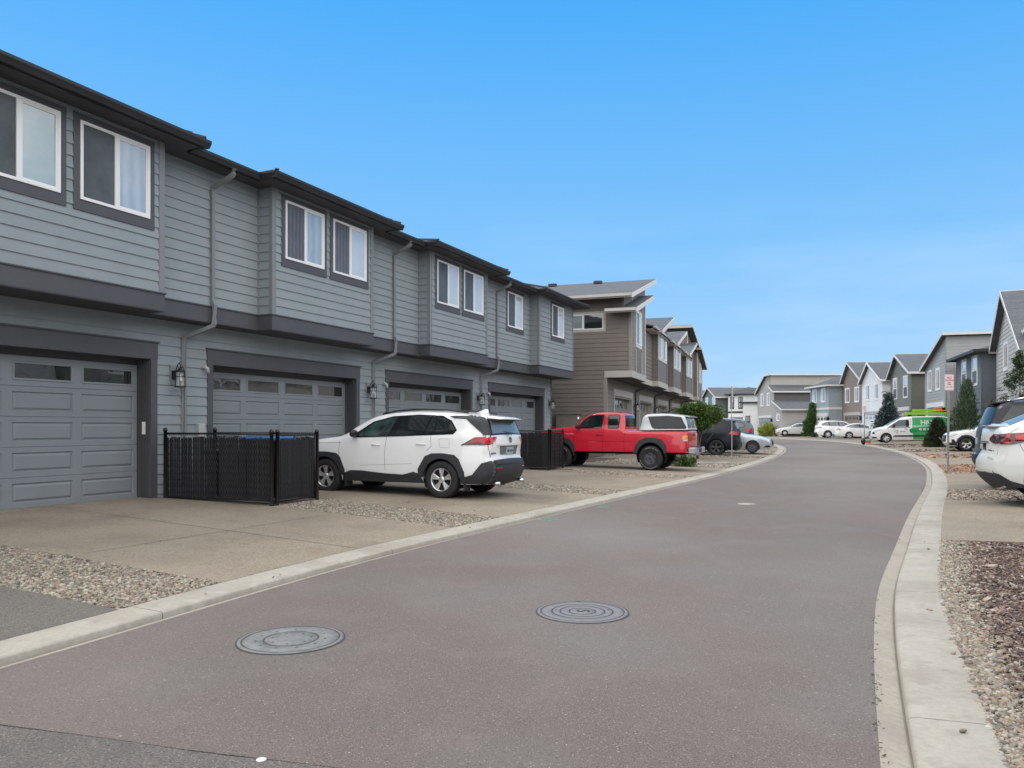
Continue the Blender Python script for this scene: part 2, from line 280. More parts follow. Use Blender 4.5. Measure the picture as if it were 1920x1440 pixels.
# ------------------------------------------------------------------ mesh building
class MB:
    """collects faces; builds one mesh object"""
    def __init__(s, mtx=None): s.v = []; s.f = []; s.mi = []; s.sm = []; s.M = mtx; s.m = 0; s.smooth = False
    def add(s, vs, fs, smooth=None):
        o = len(s.v)
        s.v += [tuple(v) for v in vs]
        for f in fs: s.f.append([o + i for i in f]); s.mi.append(s.m); s.sm.append(s.smooth if smooth is None else smooth)
    def quad(s, a, b, c, d): s.add([a, b, c, d], [(0, 1, 2, 3)])
    def poly(s, pts): s.add(pts, [tuple(range(len(pts)))])
    def box(s, x0, x1, y0, y1, z0, z1):
        s.add([(x0,y0,z0),(x1,y0,z0),(x1,y1,z0),(x0,y1,z0),(x0,y0,z1),(x1,y0,z1),(x1,y1,z1),(x0,y1,z1)],
              [(0,3,2,1),(4,5,6,7),(0,1,5,4),(1,2,6,5),(2,3,7,6),(3,0,4,7)])
    def bbox(s, x0, x1, y0, y1, z0, z1, b):   # box with chamfered vertical and top edges
        ring = lambda i, z: [(x0+i+b,y0+i,z),(x1-i-b,y0+i,z),(x1-i,y0+i+b,z),(x1-i,y1-i-b,z),(x1-i-b,y1-i,z),(x0+i+b,y1-i,z),(x0+i,y1-i-b,z),(x0+i,y0+i+b,z)]
        vs = ring(0, z0) + ring(0, z1 - b) + ring(b, z1)
        fs = [(i, (i+1)%8, 8+(i+1)%8, 8+i) for i in range(8)] + [(8+i, 8+(i+1)%8, 16+(i+1)%8, 16+i) for i in range(8)]
        s.add(vs, fs + [tuple(range(16, 24)), tuple(range(7, -1, -1))])
    def prism(s, pts, d):   # planar polygon pts (3d) extruded by vector d
        n = len(pts); d = Vector(d); q = [Vector(p) for p in pts]
        s.add(q + [p + d for p in q], [tuple(range(n - 1, -1, -1)), tuple(range(n, 2*n))] + [(i, (i+1)%n, n+(i+1)%n, n+i) for i in range(n)])
    def tube(s, pts, r, n=8, caps=True, flat=None):
        pts = [Vector(p) for p in pts]; rs = r if isinstance(r, (list, tuple)) else [r]*len(pts)
        vs = []; fs = []
        for i, p in enumerate(pts):
            if i == 0: d = pts[1]-p
            elif i == len(pts)-1: d = p-pts[i-1]
            else: d = (pts[i+1]-p).normalized() + (p-pts[i-1]).normalized()
            d.normalize(); a = d.cross(Vector((0,0,1)))
            if a.length < 1e-3: a = Vector((1,0,0))
            a.normalize(); b = d.cross(a)
            for k in range(n):
                t = 2*math.pi*(k+.5)/n; vs.append(p + (a*math.cos(t) + b*math.sin(t)*(flat or 1))*rs[i])
        for i in range(len(pts)-1):
            for k in range(n): fs.append((i*n+k, i*n+(k+1)%n, (i+1)*n+(k+1)%n, (i+1)*n+k))
        if caps: fs += [tuple(range(n-1,-1,-1)), tuple(range((len(pts)-1)*n, len(pts)*n))]
        s.add(vs, fs, n > 5)
    def lathe(s, prof, n=32, axis='z', c=(0,0,0), closed=False):   # prof: (radius, height)
        vs = []; fs = []
        for r, h in prof:
            for k in range(n):
                t = 2*math.pi*k/n; x, y = r*math.cos(t), r*math.sin(t)
                p = (x, y, h) if axis == 'z' else ((x, h, y) if axis == 'y' else (h, x, y))
                vs.append((p[0]+c[0], p[1]+c[1], p[2]+c[2]))
        m = len(prof)
        for i in range(m-1 + (1 if closed else 0)):
            for k in range(n): fs.append((i*n+k, i*n+(k+1)%n, ((i+1)%m)*n+(k+1)%n, ((i+1)%m)*n+k))
        s.add(vs, fs, True)
    def build(s, name, mats, parent=None, recalc=True, auto=True):
        me = bpy.data.meshes.new(name)
        vs = s.v
        if s.M is not None: vs = [s.M @ Vector(v) for v in s.v]
        me.from_pydata([tuple(v) for v in vs], [], s.f)
        if not isinstance(mats, (list, tuple)): mats = [mats]
        for m in mats: me.materials.append(M[m] if isinstance(m, str) else m)
        me.polygons.foreach_set('material_index', s.mi); me.polygons.foreach_set('use_smooth', s.sm)
        if recalc:
            import bmesh
            b = bmesh.new(); b.from_mesh(me); bmesh.ops.recalc_face_normals(b, faces=b.faces); b.to_mesh(me); b.free()
        me.update()
        o = bpy.data.objects.new(name, me); COL.objects.link(o)
        if parent is not None: o.parent = parent
        return o

def tag(o, label, cat=None, group=None):
    o['label'] = label
    if cat: o['category'] = cat
    if group: o['group'] = group
    return o
def thing(name, label, cat, loc=(0, 0, 0), rz=0.0, group=None):
    o = bpy.data.objects.new(name, None); COL.objects.link(o); o.location = loc; o.rotation_euler = (0, 0, rz)
    o.empty_display_size = 0.2
    return tag(o, label, cat, group)
def struct(o): o['kind'] = 'structure'; return o
def stuff(o): o['kind'] = 'stuff'; return o
def copy_tree(o, parent=None):
    kids = [k for k in o.children]
    c = o.copy(); COL.objects.link(c)
    if parent is not None: c.parent = parent
    for k in kids: copy_tree(k, c)
    return c

# ------------------------------------------------------------------ terrain and street frames
SA, CA = math.sin(math.atan(670/1440)), math.cos(math.atan(670/1440))   # grey row: n toward the road, t along the row
SB, CB = math.sin(math.atan(495/1440)), math.cos(math.atan(495/1440))   # taupe row
def G(Y):
    s = min(1, max(0, (Y-28)/37)); return .26*s*s*(3-2*s)
def A(n, t, z=0): return Vector((n*CA + t*SA, -n*SA + t*CA, z))
def Bf(n, t, z=0): return Vector((n*CB + t*SB, -n*SB + t*CB, z))
MA = Matrix(((CA, SA, 0, 0), (-SA, CA, 0, 0), (0, 0, 1, 0), (0, 0, 0, 1)))
MBm = Matrix(((CB, SB, 0, 0), (-SB, CB, 0, 0), (0, 0, 1, 0), (0, 0, 0, 1)))
def ground(px, py, off=0.0):       # a point of the street measured off the photograph -> metres
    Y = 10.0
    for _ in range(60): Y = .5*Y + .5*FPX*(CAMZ - G(Y) - off)/(py - HOR)
    return Vector(((px-960)/FPX*Y, Y, G(Y)+off))
def catmull(P, step=0.4):
    out = []
    P = [2*P[0]-P[1]] + list(P) + [2*P[-1]-P[-2]]
    for i in range(1, len(P)-2):
        a, b, c, d = P[i-1:i+3]; k = max(1, int((c-b).length/step))
        for j in range(k):
            t = j/k
            out.append(.5*((2*b) + (c-a)*t + (2*a-5*b+4*c-d)*t*t + (-a+3*b-3*c+d)*t**3))
    out.append(P[-2]); return out
def smooth2(P, it=6):
    P = [p.copy() for p in P]
    for _ in range(it):
        Q = [P[0]] + [(P[i-1]+2*P[i]+P[i+1])/4 for i in range(1, len(P)-1)] + [P[-1]]
        P = Q
    return P
V2 = lambda x, y: Vector((x, y))
def ntA(pts): return [V2(n*CA+t*SA, -n*SA+t*CA) for n, t in pts]
# asphalt edges (n, t) measured in the frame of the grey row
LE = smooth2(catmull(ntA([(-4.65,-12),(-4.65,-4),(-4.68,0),(-4.72,3),(-4.85,4.6),(-4.93,6.3),(-4.93,8),(-4.86,9.6),(-4.66,13.2),(-4.42,17.4),(-4.15,22),(-4.02,26.5),(-3.95,31),(-3.95,36),(-4.05,41),(-4.55,49),(-5.7,57),(-7.6,65),(-10.5,74),(-15,84),(-22,95),(-31,106)])), 10)
RE_ = smooth2(catmull(ntA([(.3,-12),(.2,-4),(.12,0),(.06,3),(.03,4.6),(.03,6.3),(.08,7.9),(.22,9.5),(.47,12.8),(.74,15.9),(1.02,18.8),(1.32,22.3),(1.58,26.4),(1.80,30.7),(1.86,36.2),(1.70,42),(1.24,48),(.55,53.3),(-.3,59.2),(-1.5,65.3),(-3.2,72),(-5.4,79),(-9.0,88),(-14,97),(-21,108),(-30,119)])), 10)
def normals(P, side):
    out = []
    for i in range(len(P)):
        d = (P[min(i+1, len(P)-1)] - P[max(i-1, 0)]).normalized()
        out.append(V2(d.y, -d.x)*side)
    return out
LN, RN = normals(LE, -1), normals(RE_, 1)
LIFT = lambda p, z: (p.x, p.y, G(p.y)+z)
def strip(name, P, NN, prof, m, uvjoint=None):
    """sweep a cross-section prof [(distance outward, height)] along the polyline"""
    mb = MB(); k = len(prof); vs = [LIFT(p + q*d, z) for p, q in zip(P, NN) for d, z in prof]
    fs = [(i*k+j, (i+1)*k+j, (i+1)*k+j+1, i*k+j+1) for i in range(len(P)-1) for j in range(k-1)]
    mb.add(vs, fs); return mb

# road
mb = MB()
n = 9
def respline(P, k):
    L_ = [0]
    for i in range(1, len(P)): L_.append(L_[-1] + (P[i]-P[i-1]).length)
    out = []; j = 0
    for i in range(k):
        s = L_[-1]*i/(k-1)
        while j < len(P)-2 and L_[j+1] < s: j += 1
        u = (s-L_[j])/(L_[j+1]-L_[j]); out.append(P[j].lerp(P[j+1], min(1, u)))
    return out
la, ra = respline(LE, 260), respline(RE_, 260)
vs = []
for p, q in zip(la, ra):
    for j in range(n): vs.append(LIFT(p.lerp(q, j/(n-1)), 0))
mb.add(vs, [(i*n+j, (i+1)*n+j, (i+1)*n+j+1, i*n+j+1) for i in range(259) for j in range(n-1)])
road = struct(mb.build('road', 'asphalt'))
# rolled kerbs: gutter pan, then the raised slab; joints every three metres are real gaps
def kerb(name, P, NN, pan, slab):
    seg = 0; L_ = 0; start = 0; mp = MB(); ms = MB()
    mp.v = []; 
    pm = strip('x', P, NN, [(-0.02, -0.06), (-0.004, 0.004), (pan*0.55, -0.010), (pan-.012, -0.020), (pan, -0.030)], 'pan')
    o1 = struct(pm.build('gutter', 'pan'))
    i = 0; jointlen = 3.05
    while i < len(P)-1:
        acc = 0; k = i
        while k < len(P)-1 and acc < jointlen: acc += (P[k+1]-P[k]).length; k += 1
        Q = [P[j].copy() for j in range(i, k+1)]; NQ = NN[i:k+1]
        if len(Q) > 1:
            d = (Q[-1]-Q[-2]).normalized(); Q[-1] = Q[-1] - d*0.010
            kk = 6; prof = [(pan, -0.05), (pan+.003, 0.016), (pan+.016, 0.030), (pan+.06, 0.034), (pan+slab-.012, 0.046), (pan+slab, 0.038), (pan+slab, -0.05)]
            kk = len(prof); vs = [LIFT(p + q*d_, z) for p, q in zip(Q, NQ) for d_, z in prof]
            fs = [(a*kk+b, (a+1)*kk+b, (a+1)*kk+b+1, a*kk+b+1) for a in range(len(Q)-1) for b in range(kk-1)]
            ms.add(vs, fs, True); ms.add(vs[:kk], [tuple(range(kk))], False); ms.add(vs[-kk:], [tuple(range(kk-1, -1, -1))], False)
        i = k
    return o1, struct(ms.build('kerb', 'kerb'))
kerb('l', LE, LN, 0.12, 0.34)
kerb('r', RE_, RN, 0.13, 0.36)
# great ground sheet far out to the horizon, with the relief of the street
mb = MB(); xs = [-900,-300,-120,-60,-30,-10,0,10,20,30,40,60,90,150,400,900]; ys = [-200,-60,-20,0,10,20,28,32,36,40,44,48,52,56,60,65,80,110,160,300,900,1800]
vs = [(x, y, G(y)-0.09) for y in ys for x in xs]; k = len(xs)
mb.add(vs, [(i*k+j, i*k+j+1, (i+1)*k+j+1, (i+1)*k+j) for i in range(len(ys)-1) for j in range(k-1)])
struct(mb.build('ground', 'field'))
BACK = 0.46
# index of the kerb polyline by t
def at_t(P, t):
    best = min(range(len(P)), key=lambda i: abs((P[i].x*SA + P[i].y*CA) - t)); return best
def pad_z(d, slope): return 0.045 + slope*max(0, d)
def interp_t(P, t):
    T = [p.x*SA+p.y*CA for p in P]
    for i in range(len(P)-1):
        if T[i] <= t <= T[i+1]: return P[i].lerp(P[i+1], (t-T[i])/max(1e-6, T[i+1]-T[i]))
    return P[-1]
def outdir(side, t):
    if side < 0:
        f = min(1, max(0, (t-29)/6)); a = Vector((-CA, SA)); b = Vector((-CB, SB)); return a.lerp(b, f).normalized()
    f = min(1, max(0, (t-20)/45)); a = Vector((CA, -SA)); b = Vector((.985, -.17)); return a.lerp(b, f).normalized()
def pad_point(side, t, d, k=0.0, slope=0.02, dz=0.0):
    """point d metres behind the kerb; k skews the edge along t with distance"""
    P = LE if side < 0 else RE_
    b = interp_t(P, t); q = outdir(side, t); along = Vector((SA, CA)) if t < 30 else Vector((-q.y, q.x))*(1 if side > 0 else -1)
    w_ = b + q*(d + 0.47) + along*(k*d)
    return Vector((w_.x, w_.y, G(w_.y) + pad_z(d, slope) + dz))
def pad(name, side, t0, t1, k0, k1, depth, slope, m, dz=0.0, d0=-0.01):
    mb = MB(); nd = 14; ntt = max(2, int((t1-t0)/0.7)+1); vs = []
    for i in range(ntt+1):
        f = i/ntt
        for j in range(nd+1):
            d = d0 + (depth-d0)*j/nd
            vs.append(pad_point(side, t0+(t1-t0)*f, d, k0+(k1-k0)*f, slope, dz))
    mb.add(vs, [(i*(nd+1)+j, (i+1)*(nd+1)+j, (i+1)*(nd+1)+j+1, i*(nd+1)+j+1) for i in range(ntt) for j in range(nd)])
    # slab edge
    e = [vs[i*(nd+1)+j] for i, j in [(0, j) for j in range(nd+1)]]
    for row in (0, ntt):
        e = [vs[row*(nd+1)+j] for j in range(nd+1)]
        mb.add([tuple(p) for p in e] + [(p[0], p[1], p[2]-0.1) for p in e], [(j, j+1, nd+2+j, nd+1+j) for j in range(nd)])
    return struct(mb.build(name, m))

# ------------------------------------------------------------------ scattering many small pieces in one mesh (stuff)
def fastmesh(name, V, F, m, smooth=True, parent=None):
    me = bpy.data.meshes.new(name); k = F.shape[1]
    me.vertices.add(len(V)); me.vertices.foreach_set('co', V.astype(np.float32).ravel())
    me.loops.add(F.size); me.loops.foreach_set('vertex_index', F.astype(np.int32).ravel())
    me.polygons.add(len(F)); me.polygons.foreach_set('loop_start', np.arange(len(F), dtype=np.int32)*k)
    me.polygons.foreach_set('use_smooth', np.full(len(F), smooth)); me.update(calc_edges=True)
    me.materials.append(M[m] if isinstance(m, str) else m)
    o = bpy.data.objects.new(name, me); COL.objects.link(o)
    if parent is not None: o.parent = parent
    return o
def ico(sub):
    import bmesh
    b = bmesh.new(); bmesh.ops.create_icosphere(b, subdivisions=sub, radius=1)
    V = np.array([v.co[:] for v in b.verts]); F = np.array([[v.index for v in f.verts] for f in b.faces]); b.free(); return V, F
def eul(n, tilt=0.5):
    a = rng.uniform(0, 2*np.pi, n); b = rng.normal(0, tilt, n); c = rng.normal(0, tilt, n)
    ca, sa, cb, sb, cc, sc = np.cos(a), np.sin(a), np.cos(b), np.sin(b), np.cos(c), np.sin(c)
    Rz = np.stack([np.stack([ca,-sa,0*a],-1),np.stack([sa,ca,0*a],-1),np.stack([0*a,0*a,1+0*a],-1)],-2)
    Rx = np.stack([np.stack([1+0*a,0*a,0*a],-1),np.stack([0*a,cb,-sb],-1),np.stack([0*a,sb,cb],-1)],-2)
    Ry = np.stack([np.stack([cc,0*a,sc],-1),np.stack([0*a,1+0*a,0*a],-1),np.stack([-sc,0*a,cc],-1)],-2)
    return Rz @ Rx @ Ry
def pieces(tv, tf, pos, scl, rot):
    n = len(pos); V = np.einsum('nij,nkj->nki', rot, tv[None]*scl[:, None, :]) + pos[:, None, :]
    F = tf[None] + (np.arange(n)*len(tv))[:, None, None]
    return V.reshape(-1, 3), F.reshape(-1, tf.shape[1])
def bedpoints(side, t0, t1, k0, k1, d0, d1, dens, slope, dz=0.0, keep=None):
    area = (t1-t0)*(d1-d0); n = int(area*dens); out = []
    for _ in range(n):
        f = random.random(); d = random.uniform(d0, d1)
        if keep and random.random() > keep(d, f): continue
        out.append((t0+(t1-t0)*f, d, k0+(k1-k0)*f))
    P = LE if side < 0 else RE_
    ts = np.array([p.x*SA+p.y*CA for p in P]); px_ = np.array([p.x for p in P]); py_ = np.array([p.y for p in P])
    o = np.array(out); bx = np.interp(o[:,0], ts, px_); by = np.interp(o[:,0], ts, py_)
    q = np.array([outdir(side, t)[:] for t in o[:,0]]); al = np.array([(SA, CA) if t < 30 else ((-v[1], v[0]) if side > 0 else (v[1], -v[0])) for t, v in zip(o[:,0], q)])
    X = bx + q[:,0]*(o[:,1]+.47) + al[:,0]*o[:,1]*o[:,2]; Y = by + q[:,1]*(o[:,1]+.47) + al[:,1]*o[:,1]*o[:,2]
    Z = np.array([G(y) for y in Y]) + .045 + slope*np.maximum(0, o[:,1]) + dz
    return np.stack([X, Y, Z], -1)
ICO1, ICO2 = ico(1), ico(2)
BOXV = np.array([(x, y, z) for x in (-1, 1) for y in (-1, 1) for z in (-1, 1)], float); BOXF = np.array([(0,1,3,2),(4,6,7,5),(0,4,5,1),(2,3,7,6),(0,2,6,4),(1,5,7,3)])
def pebbles(name, pos, size, tmpl, m='pebble', flat=.62):
    n = len(pos); s = size*rng.lognormal(0, .32, n); s = np.clip(s, size*.45, size*2.0)
    scl = np.stack([s*rng.uniform(.9,1.4,n), s*rng.uniform(.7,1.05,n), s*rng.uniform(flat*.7,flat*1.2,n)], -1)
    V, F = pieces(tmpl[0], tmpl[1], pos, scl, eul(n, .35)); return stuff(fastmesh(name, V, F, m))
def chips(name, pos, size, m='bark'):
    n = len(pos); s = size*rng.lognormal(0, .4, n)
    scl = np.stack([s, s*rng.uniform(.18,.42,n), s*rng.uniform(.06,.14,n)], -1)
    V, F = pieces(BOXV, BOXF, pos, scl, eul(n, .3)); return stuff(fastmesh(name, V, F, m, False))

# left side: driveways (concrete) divided by strips of river gravel
SL = 0.019
pad('driveway', -1, -9, 4.10, 0, .05, 6.9, SL, 'darkdrive')
lay = [(4.10, 5.22, .05, .07), (9.48, 10.83, .18, .19), (15.35, 16.70, .15, .20), (21.05, 22.35, .20, .20)]
drv = [(5.22, 9.48, .07, .18), (10.83, 15.35, .19, .15), (16.70, 21.05, .20, .20), (22.35, 27.2, .20, .10)]
for a_ in drv: pad('driveway', -1, *a_, 6.9, SL, 'drive')
for i, a_ in enumerate(lay):
    pad('gravel_bed', -1, *a_, 6.9, SL, 'gravelbase', dz=-0.03)
    t0, t1, k0, k1 = a_
    dd = (4600, 3600, 2200, 1200)[i]; sz = (.0150, .0150, .018, .024)[i]
    p = bedpoints(-1, t0+.01, t1-.01, k0, k1, .0, (4.6, 4.1, 3.9, 3.9)[i], dd, SL, -.012)
    p[:, 2] += rng.uniform(-.012, .012, len(p))
    p = p[(np.abs(p[:, 0]/np.maximum(p[:, 1], .1)) < .8)]
    pebbles('river_gravel', p, sz, ICO1 if i else ICO2 if False else ICO1)
pad('planting_bed', -1, 27.2, 31.6, .10, 0, 6.5, SL, 'soil', dz=-0.03)
p = bedpoints(-1, 27.3, 31.5, .1, 0, 0, 5, 240, SL, -.01); pebbles('river_gravel', p, .035, ICO1)
t = 31.6
for i in range(6):
    pad('driveway', -1, t, t+4.7, 0, 0, 6.2, .02, 'drive')
    pad('gravel_bed', -1, t+4.7, t+6.9, 0, 0, 6.2, .02, 'gravelbase', dz=-0.03)
    p = bedpoints(-1, t+4.75, t+6.85, 0, 0, 0, 5, 110, .02, -.01); pebbles('river_gravel', p, .045, ICO1)
    t += 6.9
pad('lawn', -1, t, 100, 0, 0, 30, .01, 'field')
# right side
SR = 0.03
pad('planting_bed', 1, -6, 11.0, 0, 0, 7, .02, 'soil', dz=-0.035)
p = bedpoints(1, 2.2, 10.97, 0, 0, 0.0, .50, 9500, .02, -.011, keep=lambda d, f: 1 if d < .11+.10*(1-f)+.04*math.sin(f*19) else max(.05, 1-(d-.15)/.2)*.4)
p[:, 2] += rng.uniform(-.010, .008, len(p)); pebbles('river_gravel', p, .0115, ICO2)
p = bedpoints(1, 2.6, 10.97, 0, 0, .06, 4.2, 2800, .02, -.018, keep=lambda d, f: min(1, (d-.06)/.22))
p[:, 2] += rng.uniform(-.012, .012, len(p)); chips('bark_mulch', p, .017)
rb = [(17.1, 20.1), (26.9, 33.3), (39.2, 43.1), (46.9, 50.0), (53.8, 58.0)]; prev = 11.0
for i, (t0, t1) in enumerate(rb):
    pad('driveway', 1, prev, t0, 0, 0, 8.5, SR, 'drive'); prev = t1
    pad('planting_bed', 1, t0, t1, 0, 0, 8.5, SR, 'soil', dz=-0.035)
    if i < 2:
        p = bedpoints(1, t0+.05, t1-.05, 0, 0, 0, 6, (900, 330)[i], SR, -.015); chips('bark_mulch', p, (.024, .035)[i], ('bark', 'barkred')[i])
        p = bedpoints(1, t0+.05, t1-.05, 0, 0, 0, 2.5 if i else 6, (600, 70)[i], SR, -.012); pebbles('river_gravel', p, (.020, .03)[i], ICO1)
    else:
        p = bedpoints(1, t0+.05, t1-.05, 0, 0, 0, 6, 60, SR, -.01); pebbles('river_gravel', p, .05, ICO1)
        p = bedpoints(1, t0+.05, t1-.05, 0, 0, 0, 6, 60, SR, -.01); chips('bark_mulch', p, .07, 'barkred' if i == 2 else 'bark')
pad('driveway', 1, prev, 112, 0, 0, 12, .012, 'drive')
# joints scored in the near driveways
def decal(mb, pts, z):
    mb.add([(p.x, p.y, p.z+z) for p in pts], [tuple(range(len(pts)))])
def scored(side, ta, da, tb, db, k, wd=.012):
    mb = MB(); a = pad_point(side, ta, da, k, SL); b = pad_point(side, tb, db, k, SL); d = (b-a); q = Vector((-d.y, d.x, 0)).normalized()*wd/2
    m_ = 8
    for i in range(m_):
        p0, p1 = a.lerp(b, i/m_), a.lerp(b, (i+1)/m_)
        decal(mb, [p0-q, p1-q, p1+q, p0+q], .004)
    return mb
mb = MB()
for (ta, da, tb, db, k) in [(5.3, 2.35, 9.5, 2.35, .12), (7.35, 0, 7.35, 6.7, .12), (11.0, 2.35, 15.3, 2.35, .17), (13.1, 0, 13.1, 6.7, .17), (16.8, 2.3, 21, 2.3, .2), (18.9, 0, 18.9, 6.7, .2)]:
    s_ = scored(-1, ta, da, tb, db, k); mb.add(s_.v, s_.f)
struct(mb.build('driveway_joint', mat('joint line', (.15,.12,.10), .95)))

# ------------------------------------------------------------------ things set in the road
def disc(mb, c, r0, r1, z, n=48, m=0, segs=None):
    mb.m = m; a0, a1 = segs or (0, 2*math.pi); k = n
    vs = [(c[0]+r*math.cos(a0+(a1-a0)*i/k), c[1]+r*math.sin(a0+(a1-a0)*i/k), z) for i in range(k+1) for r in (r0, r1)]
    mb.add(vs, [(2*i, 2*i+1, 2*i+3, 2*i+2) for i in range(k)])
def cover(px, py, r, label, m, holes, rings, letter=False):
    g = ground(px, py); t = thing('manhole_cover', label, 'manhole cover', g, 0, None)
    mb = MB(); mb.lathe([(r*1.0, -.02), (r, .006), (r*.93, .008), (r*.925, .003)], 64); mb.build('cover_ring', m, t)
    mb = MB(); prof = [(r*.915, .001), (r*.91, .007)]; rr = r*.91
    for q in rings: prof += [(r*q+.004, .007), (r*q+.002, .001), (r*q-.007, .001), (r*q-.009, .007)]
    prof += [(0.001, .007)]; mb.lathe(prof, 64); mb.build('lid', [m], t)
    mb = MB(); disc(mb, (0, 0), r*.905, r*.935, .0083, 64); disc(mb, (0, 0), r*.998, r*1.035, .0035, 64)
    for q in rings: disc(mb, (0, 0), r*q-.008, r*q+.003, .0076, 64)
    for (x, y, s) in holes: disc(mb, (x*r, y*r), 0, s, .0085, 10)
    mb.build('groove', 'irondk', t)
    return t
hl = [(math.cos(a)*q, math.sin(a)*q, .009) for q, kk, o_ in ((.38, 7, .3), (.66, 11, 0)) for a in [o_+2*math.pi*i/kk for i in range(kk)]]
cover(546, 1199, .352, 'grey iron manhole cover with small vent holes, left of the two in the road', 'iron', hl, [.52])
mc = cover(1092, 1147.5, .355, 'violet grey manhole cover with concentric rings and a letter S, right of the two', 'iron2', [(-.58, .1, .010), (.58, .1, .010), (0, .93, .02)], [.68, .50, .30])
def text_mesh(txt, size, ext=0.002, bold=0.0, spacing=1.0):
    cu = bpy.data.curves.new('t', 'FONT'); cu.body = txt; cu.size = size; cu.extrude = ext; cu.offset = bold; cu.align_x = 'CENTER'; cu.align_y = 'CENTER'; cu.space_character = spacing; cu.resolution_u = 3
    ob = bpy.data.objects.new('t', cu); COL.objects.link(ob); bpy.context.view_layer.update()
    me = bpy.data.meshes.new_from_object(ob.evaluated_get(bpy.context.evaluated_depsgraph_get()))
    V = [v.co.copy() for v in me.vertices]; F = [tuple(p.vertices) for p in me.polygons]
    bpy.data.objects.remove(ob); bpy.data.curves.remove(cu); bpy.data.meshes.remove(me)
    return V, F
def add_text(mb, txt, size, fn, **k):      # fn maps (u, v, w) of the lettering to a point
    V, F = text_mesh(txt, size, **k); mb.add([fn(v.x, v.y, v.z) for v in V], F)
mb = MB(); add_text(mb, 'S', .15, lambda u, v, w_: (v*1.0, -u, .009+w_)); mb.build('letter', 'irondk', mc)
g = ground(1400, 945); t = thing('valve_cover', 'small pale flush valve lid far up the road beyond the manholes', 'valve cover', g)
mb = MB(); mb.lathe([(.17, -.01), (.17, .006), (.001, .008)], 24); mb.build('lid', 'kerb', t)
g = ground(490, 1425); o = MB(); o.lathe([(.022, 0), (.022, .004), (.001, .006)], 24)
o = o.build('road_marker_disc', 'whitetag'); o.location = g; tag(o, 'small white disc stuck to the asphalt beside the crack', 'marker disc')
# crack across the near road: a ragged ribbon, wider in places
mb = MB(); pts = [ground(x, y) for x, y in [(-60,1352),(0,1360),(110,1374),(217,1388),(333,1405),(420,1416),(500,1425),(633,1441),(720,1452)]]
pl = catmull([V2(p.x, p.y) for p in pts], .02)
for i in range(len(pl)-1):
    d = (pl[i+1]-pl[i]).normalized(); q = V2(-d.y, d.x)
    wa = lambda k: .0010 + .0022*max(0, math.sin(k*.11)+.3*math.sin(k*.7)) + .0016*random.random()
    j0 = V2(random.uniform(-.002,.002), random.uniform(-.002,.002)); a_, b_ = wa(i), wa(i+1)
    mb.add([(*(pl[i]+j0-q*a_), .0035), (*(pl[i+1]+j0-q*b_), .0035), (*(pl[i+1]+j0+q*b_), .0035), (*(pl[i]+j0+q*a_), .0035)], [(0,1,2,3)])
struct(mb.build('road_crack', 'crack'))
ln = [ground(x, y) for x, y in [(-60,1352),(0,1360),(110,1374),(217,1388),(333,1405),(420,1416),(500,1425),(633,1441),(720,1452),(900,1475)]]
lo_ = interp_t(LE, -9); hi_ = interp_t(RE_, -9); c1_ = A(-.9, 1.2); c0_ = A(-3.9, 1.9); mb = MB()
mb.add([(p.x, p.y, .0022) for p in ln] + [(c1_.x, c1_.y, .0022), (*(A(-1.2, -8).xy), .0022), (*(A(-4.5, -8).xy), .0022), (*(A(-4.62, 2.0).xy), .0022)], [tuple(range(len(ln)+4))])
struct(mb.build('asphalt_patch', 'asphalt2'))
# green survey marks sprayed by the left gutter
mb = MB()
for (px, py, L_) in [(1018, 973, .55), (1120, 950, .5)]:
    c = ground(px, py)
    for k in range(3):
        a_ = A(0, 1)*0; s0 = V2(c.x, c.y) + V2(SA, CA)*(k*.12-.12) + V2(CA, -SA)*random.uniform(-.05,.05)
        e = s0 + V2(CA*.9, -SA*.9+.3*(k-1))*L_*random.uniform(.3,.6); q = V2(SA, CA)*.022
        mb.add([(*(s0-q), .0035), (*(e-q), .0035), (*(e+q), .0035), (*(s0+q), .0035)], [(0,1,2,3)])
struct(mb.build('survey_paint', 'paintg'))
# litter of leaves and grit along the right kerb
pts = []
for (t0, t1, s_) in [(15.5, 22, .04), (29, 34, .03)]:
    for _ in range(60):
        tt = random.uniform(t0, t1); b = interp_t(RE_, tt); q = outdir(1, tt); x = b - q*abs(random.gauss(0, s_)); pts.append((x.x, x.y, G(x.y)+  .004))
chips_o = chips('leaf_litter', np.array(pts), .006, 'dirt')

# moss in the seam by the right gutter, and stones kicked out of the beds
pts = []
for _ in range(380):
    tt = random.choice((random.uniform(3.4, 6.6), random.uniform(4.0, 5.2), random.uniform(3.4, 12))); b = interp_t(RE_, tt); q = outdir(1, tt)
    if math.sin(tt*7)+math.sin(tt*17) < -.2: continue
    x = b - q*random.gauss(.002, .014); pts.append((x.x, x.y, .004))
o_ = chips('moss', np.array(pts), .0045, leafm_ := mat('moss', (.09, .10, .03), .95, island=[(.07,.075,.03),(.10,.09,.045),(.05,.05,.025),(.09,.07,.045)]))
pts = []
for _ in range(24):
    sd = random.choice((-1, 1, -1)); t_ = random.choice((random.uniform(4.0, 6.6), random.uniform(9.2, 12.0))) if sd < 0 else random.uniform(3.0, 12.0)
    p_ = pad_point(sd, t_, random.uniform(-.30, .0) if random.random() < .45 or sd > 0 else random.uniform(.1, 3.2), .12 if sd < 0 else 0, .02); pts.append((p_.x, p_.y, p_.z+.006))
pebbles('stray_stones', np.array(pts), .011, ICO2)
pts = [(x_, y_, .004) for x_, y_ in [(random.uniform(-3.5, 8), random.uniform(4, 22)) for _ in range(60)] if -4.3 < x_*CA-y_*SA < -.2]
chips('road_grit', np.array(pts), .006, 'dirt')

